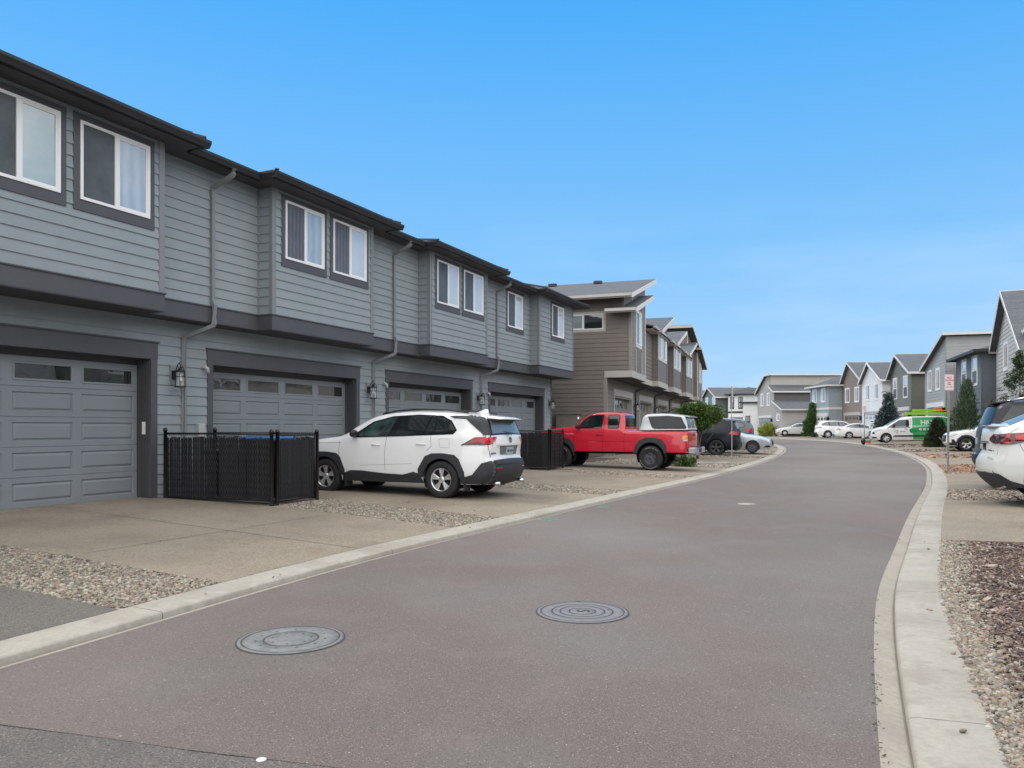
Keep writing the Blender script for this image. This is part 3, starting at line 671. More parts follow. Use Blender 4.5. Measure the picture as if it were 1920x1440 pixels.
# ------------------------------------------------------------------ building kit
def clip_band(poly, z0, z1):
    def cl(P, z, keep_above):
        out = []
        for i in range(len(P)):
            a, b = P[i], P[(i+1) % len(P)]
            ia = (a[1] >= z) if keep_above else (a[1] <= z); ib = (b[1] >= z) if keep_above else (b[1] <= z)
            if ia: out.append(a)
            if ia != ib: f = (z-a[1])/(b[1]-a[1]); out.append((a[0]+f*(b[0]-a[0]), z))
        return out
    P = cl(poly, z0, True)
    return cl(P, z1, False) if P else P
def lap_wall(mb, O, U, Nn, poly, exp=.183, dep=.019, z0=0.0):
    """lap siding on a convex wall polygon [(u, z)]: every board leans out at its foot"""
    O, U, Nn = Vector(O), Vector(U), Vector(Nn); Z = Vector((0, 0, 1))
    lo = min(p[1] for p in poly); hi = max(p[1] for p in poly); k0 = math.floor((lo-z0)/exp)
    mb.add([O + U*u + Z*z - Nn*.004 for u, z in poly], [tuple(range(len(poly)))], False)
    k = k0
    while z0 + k*exp < hi - 1e-4:
        a, b = z0+k*exp, z0+(k+1)*exp; P = clip_band(poly, max(a, lo), min(b, hi))
        if len(P) >= 3:
            u = min(p[0] for p in P); ue = max(p[0] for p in P); cuts = [u]
            nx_ = u + random.uniform(1.2, 4.8)
            while nx_ < ue - .5 and exp > .15: cuts.append(nx_); nx_ += random.choice((3.66, 3.66, 4.9))
            cuts.append(ue)
            for c0, c1 in zip(cuts[:-1], cuts[1:]):
                Q = [(z, u) for u, z in P]; Q = clip_band(Q, c0+(.0007 if c0 > u+1e-6 else 0), c1-(.0007 if c1 < ue-1e-6 else 0)) if len(cuts) > 2 else Q
                jit = random.uniform(0, .0008)
                if len(Q) >= 3: mb.add([O + U*u_ + Z*z_ + Nn*(.002 + jit + dep*(1-(z_-a)/exp)) for z_, u_ in Q], [tuple(range(len(Q)))], False)
            zb = max(a, lo); us = [u for u, z in P if abs(z-zb) < 1e-4]
            if len(us) >= 2:
                u0, u1 = min(us), max(us); e = .002+dep*(1-(zb-a)/exp)
                mb.add([O+U*u0+Z*zb, O+U*u1+Z*zb, O+U*u1+Z*zb+Nn*e, O+U*u0+Z*zb+Nn*e], [(0,1,2,3)], False)
        k += 1
def obox(mb, O, U, Nn, u0, u1, z0, z1, d0, d1):
    O, U, Nn = Vector(O), Vector(U), Vector(Nn); Z = Vector((0,0,1))
    P = lambda u, z, d: O + U*u + Z*z + Nn*d
    mb.add([P(u0,z0,d0),P(u1,z0,d0),P(u1,z0,d1),P(u0,z0,d1),P(u0,z1,d0),P(u1,z1,d0),P(u1,z1,d1),P(u0,z1,d1)],
           [(0,3,2,1),(4,5,6,7),(0,1,5,4),(1,2,6,5),(2,3,7,6),(3,0,4,7)], False)
def frame_rect(mb, O, U, Nn, u0, u1, z0, z1, wd, d0, d1):
    obox(mb, O, U, Nn, u0, u1, z0, z0+wd, d0, d1); obox(mb, O, U, Nn, u0, u1, z1-wd, z1, d0, d1)
    obox(mb, O, U, Nn, u0, u0+wd, z0+wd, z1-wd, d0, d1); obox(mb, O, U, Nn, u1-wd, u1, z0+wd, z1-wd, d0, d1)
def window(par, O, U, Nn, u0, u1, z0, z1, left='screen', right='glasspale', trim='dk', tw=.10, bot=.17, top=.10, fm='white', mull=True, split='v', td=.03):
    mb = MB()
    if trim:
        obox(mb, O, U, Nn, u0-tw, u1+tw, z0-bot, z0, 0, td); obox(mb, O, U, Nn, u0-tw, u1+tw, z1, z1+top, 0, td)
        obox(mb, O, U, Nn, u0-tw, u0, z0, z1, 0, td-.002); obox(mb, O, U, Nn, u1, u1+tw, z0, z1, 0, td-.002)
        wn = mb.build('window', trim, par)
    fb = MB(); frame_rect(fb, O, U, Nn, u0+.001, u1-.001, z0+.001, z1-.001, .045, 0.0, .048)
    um, zm = (u0+u1)/2, (z0+z1)/2
    if mull:
        if split == 'v':
            obox(fb, O, U, Nn, um-.032, um+.032, z0+.045, z1-.045, 0.012, .043)
            frame_rect(fb, O, U, Nn, um+.032, u1-.046, z0+.046, z1-.046, .028, .012, .036)
        else: obox(fb, O, U, Nn, u0+.045, u1-.045, zm-.03, zm+.03, 0.012, .043)
    if trim: fb.build('window_frame', fm, wn)
    else: wn = fb.build('window', fm, par)
    P = lambda u, z, d: Vector(O) + Vector(U)*u + Vector((0,0,1))*z + Vector(Nn)*d
    for i, (mt, r) in enumerate(((left, (u0+.04, um, z0+.04, z1-.04) if split == 'v' else (u0+.04, u1-.04, z0+.04, zm)), (right, (um, u1-.04, z0+.04, z1-.04) if split == 'v' else (u0+.04, u1-.04, zm, z1-.04)))):
        if mt is None: continue
        g_ = MB(); g_.quad(P(r[0], r[2], .022), P(r[1], r[2], .022), P(r[1], r[3], .022), P(r[0], r[3], .022)); g_.build('pane', mt, wn, recalc=False)
    return wn
def garage_door(par, O, U, Nn, u0, u1, z0, z1, rows=5, cols=4, m='door', glass='glassdoor', lites=1, frame=None):
    """sectional door lying in its own plane at depth 0"""
    mb = MB(); P = lambda u, z, d: Vector(O) + Vector(U)*u + Vector((0,0,1))*z + Vector(Nn)*d
    h = (z1-z0)/rows; wc = (u1-u0)/cols; gl = []
    for r in range(rows):
        a, b = z0+r*h, z0+(r+1)*h
        # section: face with a shallow groove between sections
        for (za, zb, da, db) in ((a, a+.006, -.010, 0), (b-.006, b, 0, -.010)):
            mb.quad(P(u0, za, da), P(u1, za, da), P(u1, zb, db), P(u0, zb, db))
        a += .006; b -= .006
        mg = .075 if wc > .6 else .05; top = r == rows-1 and glass
        for c in range(cols):
            ul, ur = u0+c*wc, u0+(c+1)*wc
            rings = [(ul, ur, a, b, 0), (ul+mg, ur-mg, a+.085*h/.5, b-.085*h/.5, 0)]
            if top:
                rings += [(rings[1][0]+.008, rings[1][1]-.008, rings[1][2]+.008, rings[1][3]-.008, .014), (rings[1][0]+.035, rings[1][1]-.035, rings[1][2]+.035, rings[1][3]-.035, .012), (rings[1][0]+.04, rings[1][1]-.04, rings[1][2]+.04, rings[1][3]-.04, -.006)]
            else:
                e = rings[1]; rings += [(e[0]+.014, e[1]-.014, e[2]+.014, e[3]-.014, -.022), (e[0]+.024, e[1]-.024, e[2]+.024, e[3]-.024, -.022), (e[0]+.055, e[1]-.055, e[2]+.055, e[3]-.055, -.001)]
            vs = [P(x, z, d) for (x0, x1, y0, y1, d) in rings for x, z in ((x0, y0), (x1, y0), (x1, y1), (x0, y1))]
            fs = [(4*i+k, 4*i+(k+1)%4, 4*i+4+(k+1)%4, 4*i+4+k) for i in range(len(rings)-1) for k in range(4)]
            q = rings[-1]
            if top: gl.append(q)
            else: fs.append(tuple(4*(len(rings)-1)+k for k in range(4)))
            mb.add(vs, fs, False)
    d = mb.build('garage_door', m, par)
    for q in gl:
        g_ = MB(); g_.quad(P(q[0], q[2], q[4]), P(q[1], q[2], q[4]), P(q[1], q[3], q[4]), P(q[0], q[3], q[4])); g_.build('door_window', glass, d, recalc=False)
    return d
def lantern(par, n, t, z, nn=(1, 0, 0), block='sidtrim', s=1.0):
    """wall lantern hung on a gooseneck; local x is out of the wall"""
    Nn = Vector(nn); U = Vector((-Nn.y, Nn.x, 0)); O = Vector((n, t, z))
    P = lambda d, u, h: O + Nn*d*s + U*u*s + Vector((0,0,1))*h*s
    fr = Matrix.Translation(O) @ Matrix((( Nn.x, U.x, 0, 0), (Nn.y, U.y, 0, 0), (0, 0, 1, 0), (0, 0, 0, 1))) @ Matrix.Scale(s, 4)
    if block:
        b = MB(fr); b.box(.012, .03, -.085, .085, -.17, .2); lp = b.build('wall_lamp', block, par)
    mb = MB(fr)
    mb.box(.03, .055, -.055, .055, -.06, .10)
    mb.tube([(.05, 0, .05), (.09, 0, .13), (.13, 0, .215), (.165, 0, .235), (.20, 0, .20), (.20, 0, .15)], .009, 6)
    mb.tube([(.16, 0, .235), (.20, 0, .26)], .006, 5)
    mb.tube([(.20, 0, .15), (.25, 0, .17), (.285, 0, .12), (.29, 0, .05), (.285, 0, -.02)], .009, 6)
    mb.lathe([(.02, .155), (.03, .15), (.035, .12), (.088, .085), (.092, .07), (.001, .07)], 16, c=(.19, 0, 0))
    for k in range(4):
        a = math.pi/4 + k*math.pi/2; mb.tube([(.19+.083*math.cos(a), .083*math.sin(a), .075), (.19+.083*math.cos(a), .083*math.sin(a), -.19)], .006, 5)
    mb.lathe([(.09, .0), (.093, -.003), (.093, -.012), (.088, -.012)], 16, c=(.19, 0, -.01)); mb.lathe([(.001, -.215), (.10, -.215), (.10, -.19), (.001, -.19)], 16, c=(.19, 0, 0))
    o = mb.build('wall_lamp' if not block else 'lantern_frame', 'black', par if not block else lp)
    if not block: lp = o
    g_ = MB(fr); g_.lathe([(.072, -.19), (.072, .07)], 16, c=(.19, 0, 0)); g_.build('lamp_glass', 'lampglass', lp)
    bl = MB(fr); bl.lathe([(.012, .055), (.014, .02), (.026, -.02), (.036, -.055), (.034, -.085), (.018, -.105), (.001, -.11)], 12, c=(.19, 0, 0)); bl.build('bulb', 'bulb', lp)
    return lp
XN = (1, 0, 0); UT = (0, 1, 0)

# ------------------------------------------------------------------ the grey townhouse row
N0, T0 = -11.87, 14.0
def rootA(name, n, t, label, cat, z=0.0):
    o = thing(name, label, cat, A(n, t, z), -math.atan(670/1440)); return o
row = rootA('townhouse_row', N0, T0, 'long blue grey townhouse row with charcoal trim and four garages along the left side', 'townhouses')
OFF = Matrix.Translation((-N0, -T0, 0))
GW, DP, RW, BW = -11.87, -12.19, -11.40, -11.04
ZF, ZD, ZH, ZS, ZB, ZE = 0.17, 2.70, 3.0, 3.46, 3.77, 6.36
TE, TEG, TS = 29.62, 29.33, -3.2
doors = [(9.89-4.71+6.17*j, 9.89+6.17*j) for j in (-1, 0, 1, 2, 3)]
O_ = lambda n: (n-N0, -T0, 0)
# ground floor wall, cut round the garage openings
mb = MB(); edges = [TS] + [x for d in doors for x in d] + [TEG]
for i in range(0, len(edges), 2):
    lap_wall(mb, O_(GW), UT, XN, [(edges[i], .12), (edges[i+1], .12), (edges[i+1], ZS), (edges[i], ZS)], z0=.05)
for a_, b_ in doors: lap_wall(mb, O_(GW), UT, XN, [(a_, ZD), (b_, ZD), (b_, ZS), (a_, ZS)], z0=.05)
lap_wall(mb, (GW-N0, TEG-T0, 0), (-1, 0, 0), (0, 1, 0), [(0, .12), (11, .12), (11, ZS), (0, ZS)], z0=.05)
mb.build('ground_floor_wall', 'sid', row)
mb = MB(OFF)
for i in range(0, len(edges), 2): mb.box(GW-.02, GW-.001, edges[i], edges[i+1], -.1, .13)
mb.box(GW-11, GW-.02, TEG-.03, TEG-.001, -.1, .13); mb.box(GW-.01, GW+.022, TEG-.10, TEG+.02, .1, ZS)
mb.build('foundation', mat('foundation', (.10, .10, .105), .9), row)
# inside of the openings, casing and header of every garage
for j, (a_, b_) in enumerate(doors):
    mb = MB(OFF)
    mb.box(DP-.02, GW+.030, a_-.14, a_-.001, .1, ZD); mb.box(DP-.02, GW+.030, b_+.001, b_+.14, .1, ZD)
    mb.box(DP-.02, GW+.034, a_-.15, b_+.15, ZD+.001, ZH); mb.box(GW, GW+.062, a_-.18, b_+.18, ZH+.001, ZH+.028)
    for q in (a_, b_):
        s_ = 1 if q == a_ else -1
        for d_ in (.06, .14, .21): mb.box(GW-d_-.012, GW-d_, min(q, q+s_*.012), max(q, q+s_*.012), .12, ZD)
    mb.box(DP-.09, DP-.045, a_-.1, b_+.1, .0, ZD+.08)
    mb.build('garage_surround', 'dk', row)
    if j: garage_door(row, (DP-N0, -T0, 0), UT, XN, a_+.012, b_-.012, ZF, ZD-.10)
    else: garage_door(row, (DP-N0, -T0, 0), UT, XN, a_+.012, b_-.012, ZF, ZD-.10)
# keypad on the first jamb
mb = MB(OFF); mb.bbox(-12.06, -11.98, 9.875, 9.889, 1.33, 1.56, .003); mb.build('keypad', 'bulb', row)
# upper floor
BAYS = [(-.19, 3.28), (5.98, 9.46), (12.13, 15.61), (18.32, 21.82), (26.07, TE)]
cur = TS
for a_, b_ in BAYS:
    mb = MB(); lap_wall(mb, O_(RW), UT, XN, [(cur, ZB), (a_, ZB), (a_, ZE), (cur, ZE)], z0=ZB); cur = b_; mb.build('upper_floor_wall', 'sid', row)
mb = MB(); lap_wall(mb, (BW-N0, TE-T0, 0), (-1, 0, 0), (0, 1, 0), [(0, ZB), (11, ZB), (11, ZE), (0, ZE)], z0=ZB)
mb.build('end_wall', 'sid', row)
mb = MB(OFF)   # inner corner boards, band and soffit of the recesses
cur = TS
for a_, b_ in BAYS:
    if a_ - cur > .3:
        mb.box(RW, RW+.028, a_-.04, a_-.001, ZB, ZE); 
        if cur > TS: mb.box(RW, RW+.028, cur+.001, cur+.05, ZB, ZE)
    cur = b_
mb.build('corner_trim', 'sidtrim', row)
cur = TS
for a_, b_ in BAYS:
    mb = MB(OFF); mb.box(RW-.05, RW+.020, cur+.022, a_-.022, ZS+.002, ZB-.022); mb.box(RW-.05, RW+.042, cur+.045, a_-.045, ZB-.022, ZB)
    cur = b_; mb.build('belly_band', 'dk', row)
mb = MB(OFF); cur = TS
for a_, b_ in BAYS:
    mb.box(GW-.05, RW+.018, cur+.021, a_-.021, ZS-.015, ZS); mb.box(GW-.05, BW+.018, a_-.02, b_+.02, ZS-.017, ZS-.001); cur = b_
mb.build('underside', 'soffit', row)
for bi, (a_, b_) in enumerate(BAYS):
    wl = MB()
    lap_wall(wl, O_(BW), UT, XN, [(a_+.09, ZB), (b_-.09, ZB), (b_-.09, ZE), (a_+.09, ZE)], z0=ZB)
    lap_wall(wl, (BW-N0-.07, a_-T0, 0), (-1, 0, 0), (0, -1, 0), [(0, ZB), (.29, ZB), (.29, ZE), (0, ZE)], z0=ZB)
    if bi < 4: lap_wall(wl, (BW-N0-.07, b_-T0, 0), (-1, 0, 0), (0, 1, 0), [(0, ZB), (.29, ZB), (.29, ZE), (0, ZE)], z0=ZB)
    bay = wl.build('bay', 'sid', row)
    mb = MB(OFF)
    for q, s_ in ((a_, 1), (b_, -1)):
        mb.box(BW-.07, BW+.026, min(q-.022*s_, q+.09*s_), max(q-.022*s_, q+.09*s_), ZB, ZE)
    mb.build('corner_trim', 'sidtrim', bay)
    mb = MB(OFF); mb.box(GW, BW+.024, a_-.024, b_+.024, ZS, ZB-.022); mb.box(GW, BW+.046, a_-.046, b_+.046, ZB-.0215, ZB+.001); mb.build('belly_band', 'dk', bay)
    ob = (BW-N0, -T0, 0); Wz = (4.97, 6.19)
    if bi < 4:
        sty = {0: ('screen', 'glassteal', 'screen', 'glassteal'), 1: ('screen', 'glassteal', 'screen', 'glasspale'), 2: ('screenb', 'glasspale', 'screenb', 'blind'), 3: ('screen', 'blind', 'screen', 'blind')}[bi]
        window(bay, ob, UT, XN, a_+.36, a_+1.61, *Wz, sty[0], sty[1]); window(bay, ob, UT, XN, a_+1.93, a_+3.19, *Wz, sty[2], sty[3])
    else: window(bay, ob, UT, XN, 27.30, 28.55, *Wz, 'screen', 'blind')
window(row, (RW-N0, -T0, 0), UT, XN, 24.08, 25.36, 4.97, 6.19, 'screen', 'blind')
# roof: main slope and the hipped bay roofs
E0, P_ = 6.45, 1/3.
mb = MB(OFF); mb.m = 0
rz = lambda n: E0 + (-10.87-n)*P_
def slab(mb, pts, th):
    n = len(pts); q = [Vector(p) for p in pts]; mb.add(q + [p-Vector((0,0,th)) for p in q], [tuple(range(n)), tuple(range(2*n-1, n-1, -1))] + [(i, (i+1)%n, n+(i+1)%n, n+i) for i in range(n)], False)
slab(mb, [(-10.87, TS, E0), (-10.87, TE+.45, E0), (-17.0, TE-5.6, rz(-17.0)), (-17.0, TS, rz(-17.0))], .08)
slab(mb, [(-17.0, TS, rz(-17.)), (-17.0, TE-5.6, rz(-17.)), (-23.2, TE+.45, E0), (-23.2, TS, E0)], .08)
slab(mb, [(-10.87, TE+.45, E0), (-23.2, TE+.45, E0), (-17.0, TE-5.6, rz(-17.0))], .08)
for a_, b_ in BAYS:
    a2, b2 = a_-.45, b_+.45; h = (b2-a2)/2*P_; nf = -10.5; mid = (a2+b2)/2; nap = nf-(b2-a2)/2; nb = -10.87 - 3*h
    z_ = E0+.03
    mb.add([(nf, a2, z_), (nf, b2, z_), (nap, mid, z_+h), (nb, mid, z_+h), (-10.95, a2, z_-.01), (-10.95, b2, z_-.01)], [(0, 1, 2), (0, 2, 3, 4), (1, 5, 3, 2)], False)
    # hip and ridge caps
    for p, q in (((nf, a2), (nap, mid)), ((nf, b2), (nap, mid))):
        for k in range(14):
            f0, f1 = k/14, (k+1.15)/14; P0 = Vector((p[0], p[1], z_)).lerp(Vector((q[0], q[1], z_+h)), f0); P1 = Vector((p[0], p[1], z_)).lerp(Vector((q[0], q[1], z_+h)), min(1, f1))
            mb.tube([P0+Vector((0,0,.035)), P1+Vector((0,0,.012))], .055, 4, flat=.35)
rf = mb.build('roof', 'shingle', row)
mb = MB(OFF); cur = TS-1   # eave soffits
for a_, b_ in BAYS:
    mb.box(RW, -10.90, cur, a_-.40, ZE-.005, ZE+.012); mb.box(-12, -10.53, a_-.42, b_+.42, ZE-.008, ZE+.010); cur = b_+.40
mb.box(-23, -10.6, TE, TE+.42, ZE-.009, ZE+.009)
mb.build('soffit', 'soffit', row)
mb = MB(OFF)
def gutter(mb, p, q, out):   # K-style gutter from p to q, 'out' is the outward direction
    p, q, out = Vector(p), Vector(q), Vector(out); prof = [(0, 0), (.075, 0), (.088, .03), (.10, .05), (.118, .075), (.122, .12), (.112, .12), (.105, .085), (.0, .085)]
    vs = [b + out*d + Vector((0,0,h)) for b in (p, q) for d, h in prof]; k = len(prof)
    mb.add(vs, [(i, i+1, k+i+1, k+i) for i in range(k-1)] + [tuple(range(k)), tuple(range(2*k-1, k-1, -1))], False)
GZ = 6.345; cur = TS
for a_, b_ in BAYS:
    if a_-.45-cur > .1: gutter(mb, (-10.94, cur, GZ-.012), (-10.94, a_-.45, GZ-.012), (1, 0, 0)); mb.box(-10.96, -10.941, cur, a_-.45, GZ-.03, GZ+.11)
    gutter(mb, (-10.56, a_-.52, GZ), (-10.56, b_+.52, GZ), (1, 0, 0)); mb.box(-10.60, -10.561, a_-.44, b_+.44, GZ-.02, GZ+.125)
    gutter(mb, (-10.90, a_-.44, GZ+.002), (-10.50, a_-.44, GZ+.002), (0, -1, 0)); gutter(mb, (-10.90, b_+.44, GZ+.002), (-10.50, b_+.44, GZ+.002), (0, 1, 0))
    cur = b_+.45
mb.build('gutter', 'dkr', row)
# downspouts: outlet, elbow back to the wall, jog round the band, kick back to the garage wall
for j in (-1, 0, 1, 2):
    t_ = 10.87+6.17*j; mb = MB(OFF); n1 = RW+.04
    mb.tube([(-10.88, t_+.06, 6.34), (-10.88, t_+.06, 6.25), (-10.92, t_+.055, 6.21), (n1-.0, t_+.0, 6.02), (n1, t_, 5.96), (n1, t_, 4.0), (n1, t_, 3.88), (n1+.055, t_, 3.78), (n1+.055, t_, 3.44), (n1+.03, t_-.01, 3.39), (GW+.06, t_-.24, 3.17), (GW+.045, t_-.25, 3.10), (GW+.045, t_-.25, .2)], .052, 4)
    mb.build('downspout', 'sidtrim', row)
for j in range(-1, 4):
    t_ = 10.40+6.17*j if j < 3 else 29.05
    lantern(row, GW-N0, t_-T0, 2.42, block='sidtrim')
    if j < 3:
        mb = MB(OFF); mb.tube([(GW, 11.10+6.17*j, 2.62), (GW+.07, 11.11+6.17*j, 2.64), (GW+.10, 11.14+6.17*j, 2.61), (GW+.10, 11.15+6.17*j, 2.52)], .035, 8); mb.build('vent_pipe', 'pipe', row)
        mb = MB(OFF); mb.bbox(GW, GW+.09, 10.94+6.17*j, 11.11+6.17*j, 1.28, 1.53, .01); mb.build('hose_bib_cover' if j == 9 else 'outlet_box', 'pipe', row)

# ------------------------------------------------------------------ chain link bin enclosures
def enclosure(label, ta, tb, na, zg, fine):
    """side screen, front screen and posts of black chain link; na is the road end"""
    o = rootA('bin_enclosure', na, ta, label, 'fence', zg)
    nb = -11.72; L1 = na-nb; L2 = tb-ta; H_ = 1.22
    loc = lambda n, t, z: (n-na, t-ta, z)
    for (n, t, h) in ((nb, ta, 1.30), (nb, tb, 1.30), (na, ta, 1.27), (na+.0, ta+.14, 1.27), (na, tb, 1.27)):
        mb = MB(); r = .033; x, y, _ = loc(n, t, 0); mb.lathe([(r, 0), (r, h-.03), (r*1.2, h-.03), (r*1.2, h-.01), (r*.8, h+.02), (.001, h+.03)], 14, c=(x, y, 0)); mb.build('post', 'black', o)
    mb = MB()
    for z in (.05, H_): mb.tube([loc(nb, ta, z), loc(na, ta, z)], .019, 8); mb.tube([loc(nb, tb, z), loc(na, tb, z)], .019, 8)
    for z in (.07, H_-.02): mb.tube([loc(na, ta+.16, z), loc(na, tb-.04, z)], .016, 8)
    for tt in (ta+.17, tb-.06): mb.tube([loc(na, tt, .07), loc(na, tt, H_-.02)], .016, 8)
    mb.build('rail', 'black', o)
    def panel(p, d, L_, top):    # woven wire as zigzag strands, slats threaded through
        p, d = Vector(p), Vector(d); q = Vector((-d.y, d.x, 0)); pitch = .058 if fine else .1; k = int(L_/pitch); mb = MB(); nz_ = int((top+.03)/pitch)
        for i in range(k):
            pts = []
            for z in range(nz_+1):
                pts.append(p + d*(pitch*(i + (z % 2)*1.0)) + q*(.013 if z % 2 else .004)*(-1 if abs(d.y) > .5 else -1) + Vector((0, 0, .03+z*pitch)))
            mb.tube(pts, .0036 if fine else .006, 4, caps=False)
        mb.build('wire_mesh', 'fencemesh', o)
        mb = MB()
        for i in range(k):
            if random.random() < .03: continue
            c = p + d*(pitch*(i+.5)); e = random.uniform(-.003, .003); lean = random.uniform(-.006, .006); sw = pitch*(.43 if abs(d.x) > .5 else .45)
            zt = top - random.uniform(.05, .09); a = c - d*sw + q*e; b = c + d*sw - q*e
            mb.box(0, 0, 0, 0, 0, 0) if False else mb.add([a+Vector((0,0,.05)), b+Vector((0,0,.05)), b+d*lean+Vector((0,0,zt)), a+d*lean+Vector((0,0,zt))], [(0,1,2,3)], False)
            mb.add([a+q*.004+Vector((0,0,.05)), b+q*.004+Vector((0,0,.05)), b+q*.004+d*lean+Vector((0,0,zt)), a+q*.004+d*lean+Vector((0,0,zt))], [(0,1,2,3)], False)
        mb.build('privacy_slats', 'slat', o)
    panel(loc(nb+.04, ta, 0), (1, 0, 0), L1-.06, H_); panel(loc(nb+.04, tb, 0), (1, 0, 0), L1-.06, H_); panel(loc(na, ta+.16, 0), (0, 1, 0), L2-.2, H_-.02)
    return o
enclosure('black chain link bin enclosure with slats beside the nearest garage', 10.10, 11.28, -9.20, .125, True)
enclosure('black chain link bin enclosure with slats between the white car and the red pickup', 22.42, 23.62, -9.15, .13, True)
def wheelie(label, n, t, z, lid, w_=.58, d_=.62, h=1.0):
    o = rootA('wheelie_bin', n, t, label, 'bin', z); mb = MB()
    vs = [(sx*w_/2*s, sy*d_/2*s, zz) for zz, s in ((.06, .78), (h, 1.0)) for sx, sy in ((-1,-1),(1,-1),(1,1),(-1,1))]
    mb.add(vs, [(0,3,2,1),(4,5,6,7)] + [(i, (i+1)%4, 4+(i+1)%4, 4+i) for i in range(4)]); mb.box(-w_/2-.03, w_/2+.03, -d_/2-.03, d_/2+.03, h-.04, h); mb.build('bin_body', 'bin', o)
    mb = MB(); mb.bbox(-w_/2-.04, w_/2+.04, -d_/2-.04, d_/2+.04, h+.001, h+.06, .02); mb.tube([(-w_/2-.06, -.2, h-.02), (-w_/2-.06, .2, h-.02)], .015, 6); mb.build('lid', lid, o)
    for s in (-1, 1):
        mb = MB(); mb.lathe([(.001, -.03), (.12, -.03), (.12, .03), (.001, .03)], 16, axis='y', c=(-w_/2+.06, s*d_/2*.72, .12)); mb.build('wheel', 'tyre', o)
    return o
wheelie('black bin with a blue lid inside the near enclosure, at its road end', -9.85, 10.72, .13, 'binblue', h=1.10)
wheelie('low black bin inside the near enclosure next to the blue lidded one', -10.75, 10.68, .13, 'bin', h=.86)
wheelie('black bin inside the far enclosure by the red pickup', -9.7, 23.02, .13, 'bin')
wheelie('second black bin inside the far enclosure, against the garage wall', -10.7, 23.02, .13, 'bin')

# ------------------------------------------------------------------ the taupe townhouse row further up on the left
TB0 = 33.37
brow = thing('townhouse_row', 'taupe brown townhouse row with slanted shed roofs behind the red pickup', 'townhouses', Bf(-7.07, 45, 0.1), -math.atan(495/1440))
OB = Matrix.Translation((7.07, -45, -0.1))
bo = lambda n: (n+7.07, -45, -0.1)
gB, mB_, bB = -7.07, -6.29, -5.98
zS, zBt = 3.66, 3.95
TBE = 67.3
bays = [(33.37, 37.2, 's'), (41.3, 45.0, 'b'), (47.9, 51.8, 'b'), (54.9, 58.9, 'b'), (63.2, TBE, 's')]
bdo = [(34.95, 39.75), (41.85, 46.65), (48.7, 53.5), (55.6, 60.4), (61.9, 66.3)]
# end wall towards the camera (three convex pieces: upper, lower)
mb = MB()
EW = (7.07, TB0-45, -.1)   # u runs back from the ground floor wall plane
Ub, Nb_ = (-1, 0, 0), (0, -1, 0)
for (u0_, za_, zb_) in ((-gB, 0, zS), (-bB, zS, 6.5), (-mB_, 6.5, 7.2)): lap_wall(mb, EW, Ub, Nb_, [(u0_, za_), (19, za_), (19, zb_), (u0_, zb_)], exp=.20, z0=0)
ew = mb.build('end_wall', 'brown', brow)
mb = MB(OB); e0 = TB0-.03
mb.box(gB-.12, gB+.03, e0, TB0+.12, .1, zS); mb.box(bB-.10, bB+.02, e0, TB0+.1, zBt, 6.5); mb.box(mB_-.10, mB_+.02, e0+.001, TB0+.1, 6.5, 7.25)
mb.build('corner_trim', 'btrim2', brow)
mb = MB(OB)
mb.box(gB-.08, bB+.05, TB0-.055, TB0-.001, zS, zBt)      # band wraps the corner
mb.build('belly_band', 'btrim', brow)
# ground floor front
mb = MB(); cur = TB0
for a_, b_ in bdo:
    lap_wall(mb, bo(gB), UT, XN, [(cur, .0), (a_, .0), (a_, zS), (cur, zS)], exp=.2); lap_wall(mb, bo(gB), UT, XN, [(a_, 2.85), (b_, 2.85), (b_, zS), (a_, zS)], exp=.2); cur = b_
lap_wall(mb, bo(gB), UT, XN, [(cur, .0), (TBE, .0), (TBE, zS), (cur, zS)], exp=.2)
mb.build('ground_floor_wall', 'brownlow', brow)
for a_, b_ in bdo:
    mb = MB(OB); mb.box(gB-.25, gB+.035, a_, a_+.16, .1, 2.95); mb.box(gB-.25, gB+.035, b_-.16, b_, .1, 2.95); mb.box(gB-.25, gB+.04, a_-.02, b_+.02, 2.951, 3.25); mb.build('garage_surround', 'btrim', brow)
    garage_door(brow, bo(gB-.22), UT, XN, a_+.17, b_-.17, .2, 2.93, m='bdoor', rows=4)
    lantern(brow, 0, b_+.45-45, 2.45, block=None, s=1.15)
    mb = MB(OB); mb.tube([(gB+.05, b_+.75, .2), (gB+.05, b_+.75, 3.3), (gB+.12, b_+.8, 3.42), (bB-.25, b_+1.3, 3.62)], .05, 6); mb.build('downspout', 'black', brow)
# undersides and bands
mb = MB(OB); mb.box(gB-.05, mB_, TB0, TBE, zS-.01, zS+.01)
for a_, b_, _ in bays: mb.box(mB_-.02, bB, a_, b_, zS-.012, zS+.008)
mb.build('underside', 'soffit', brow)
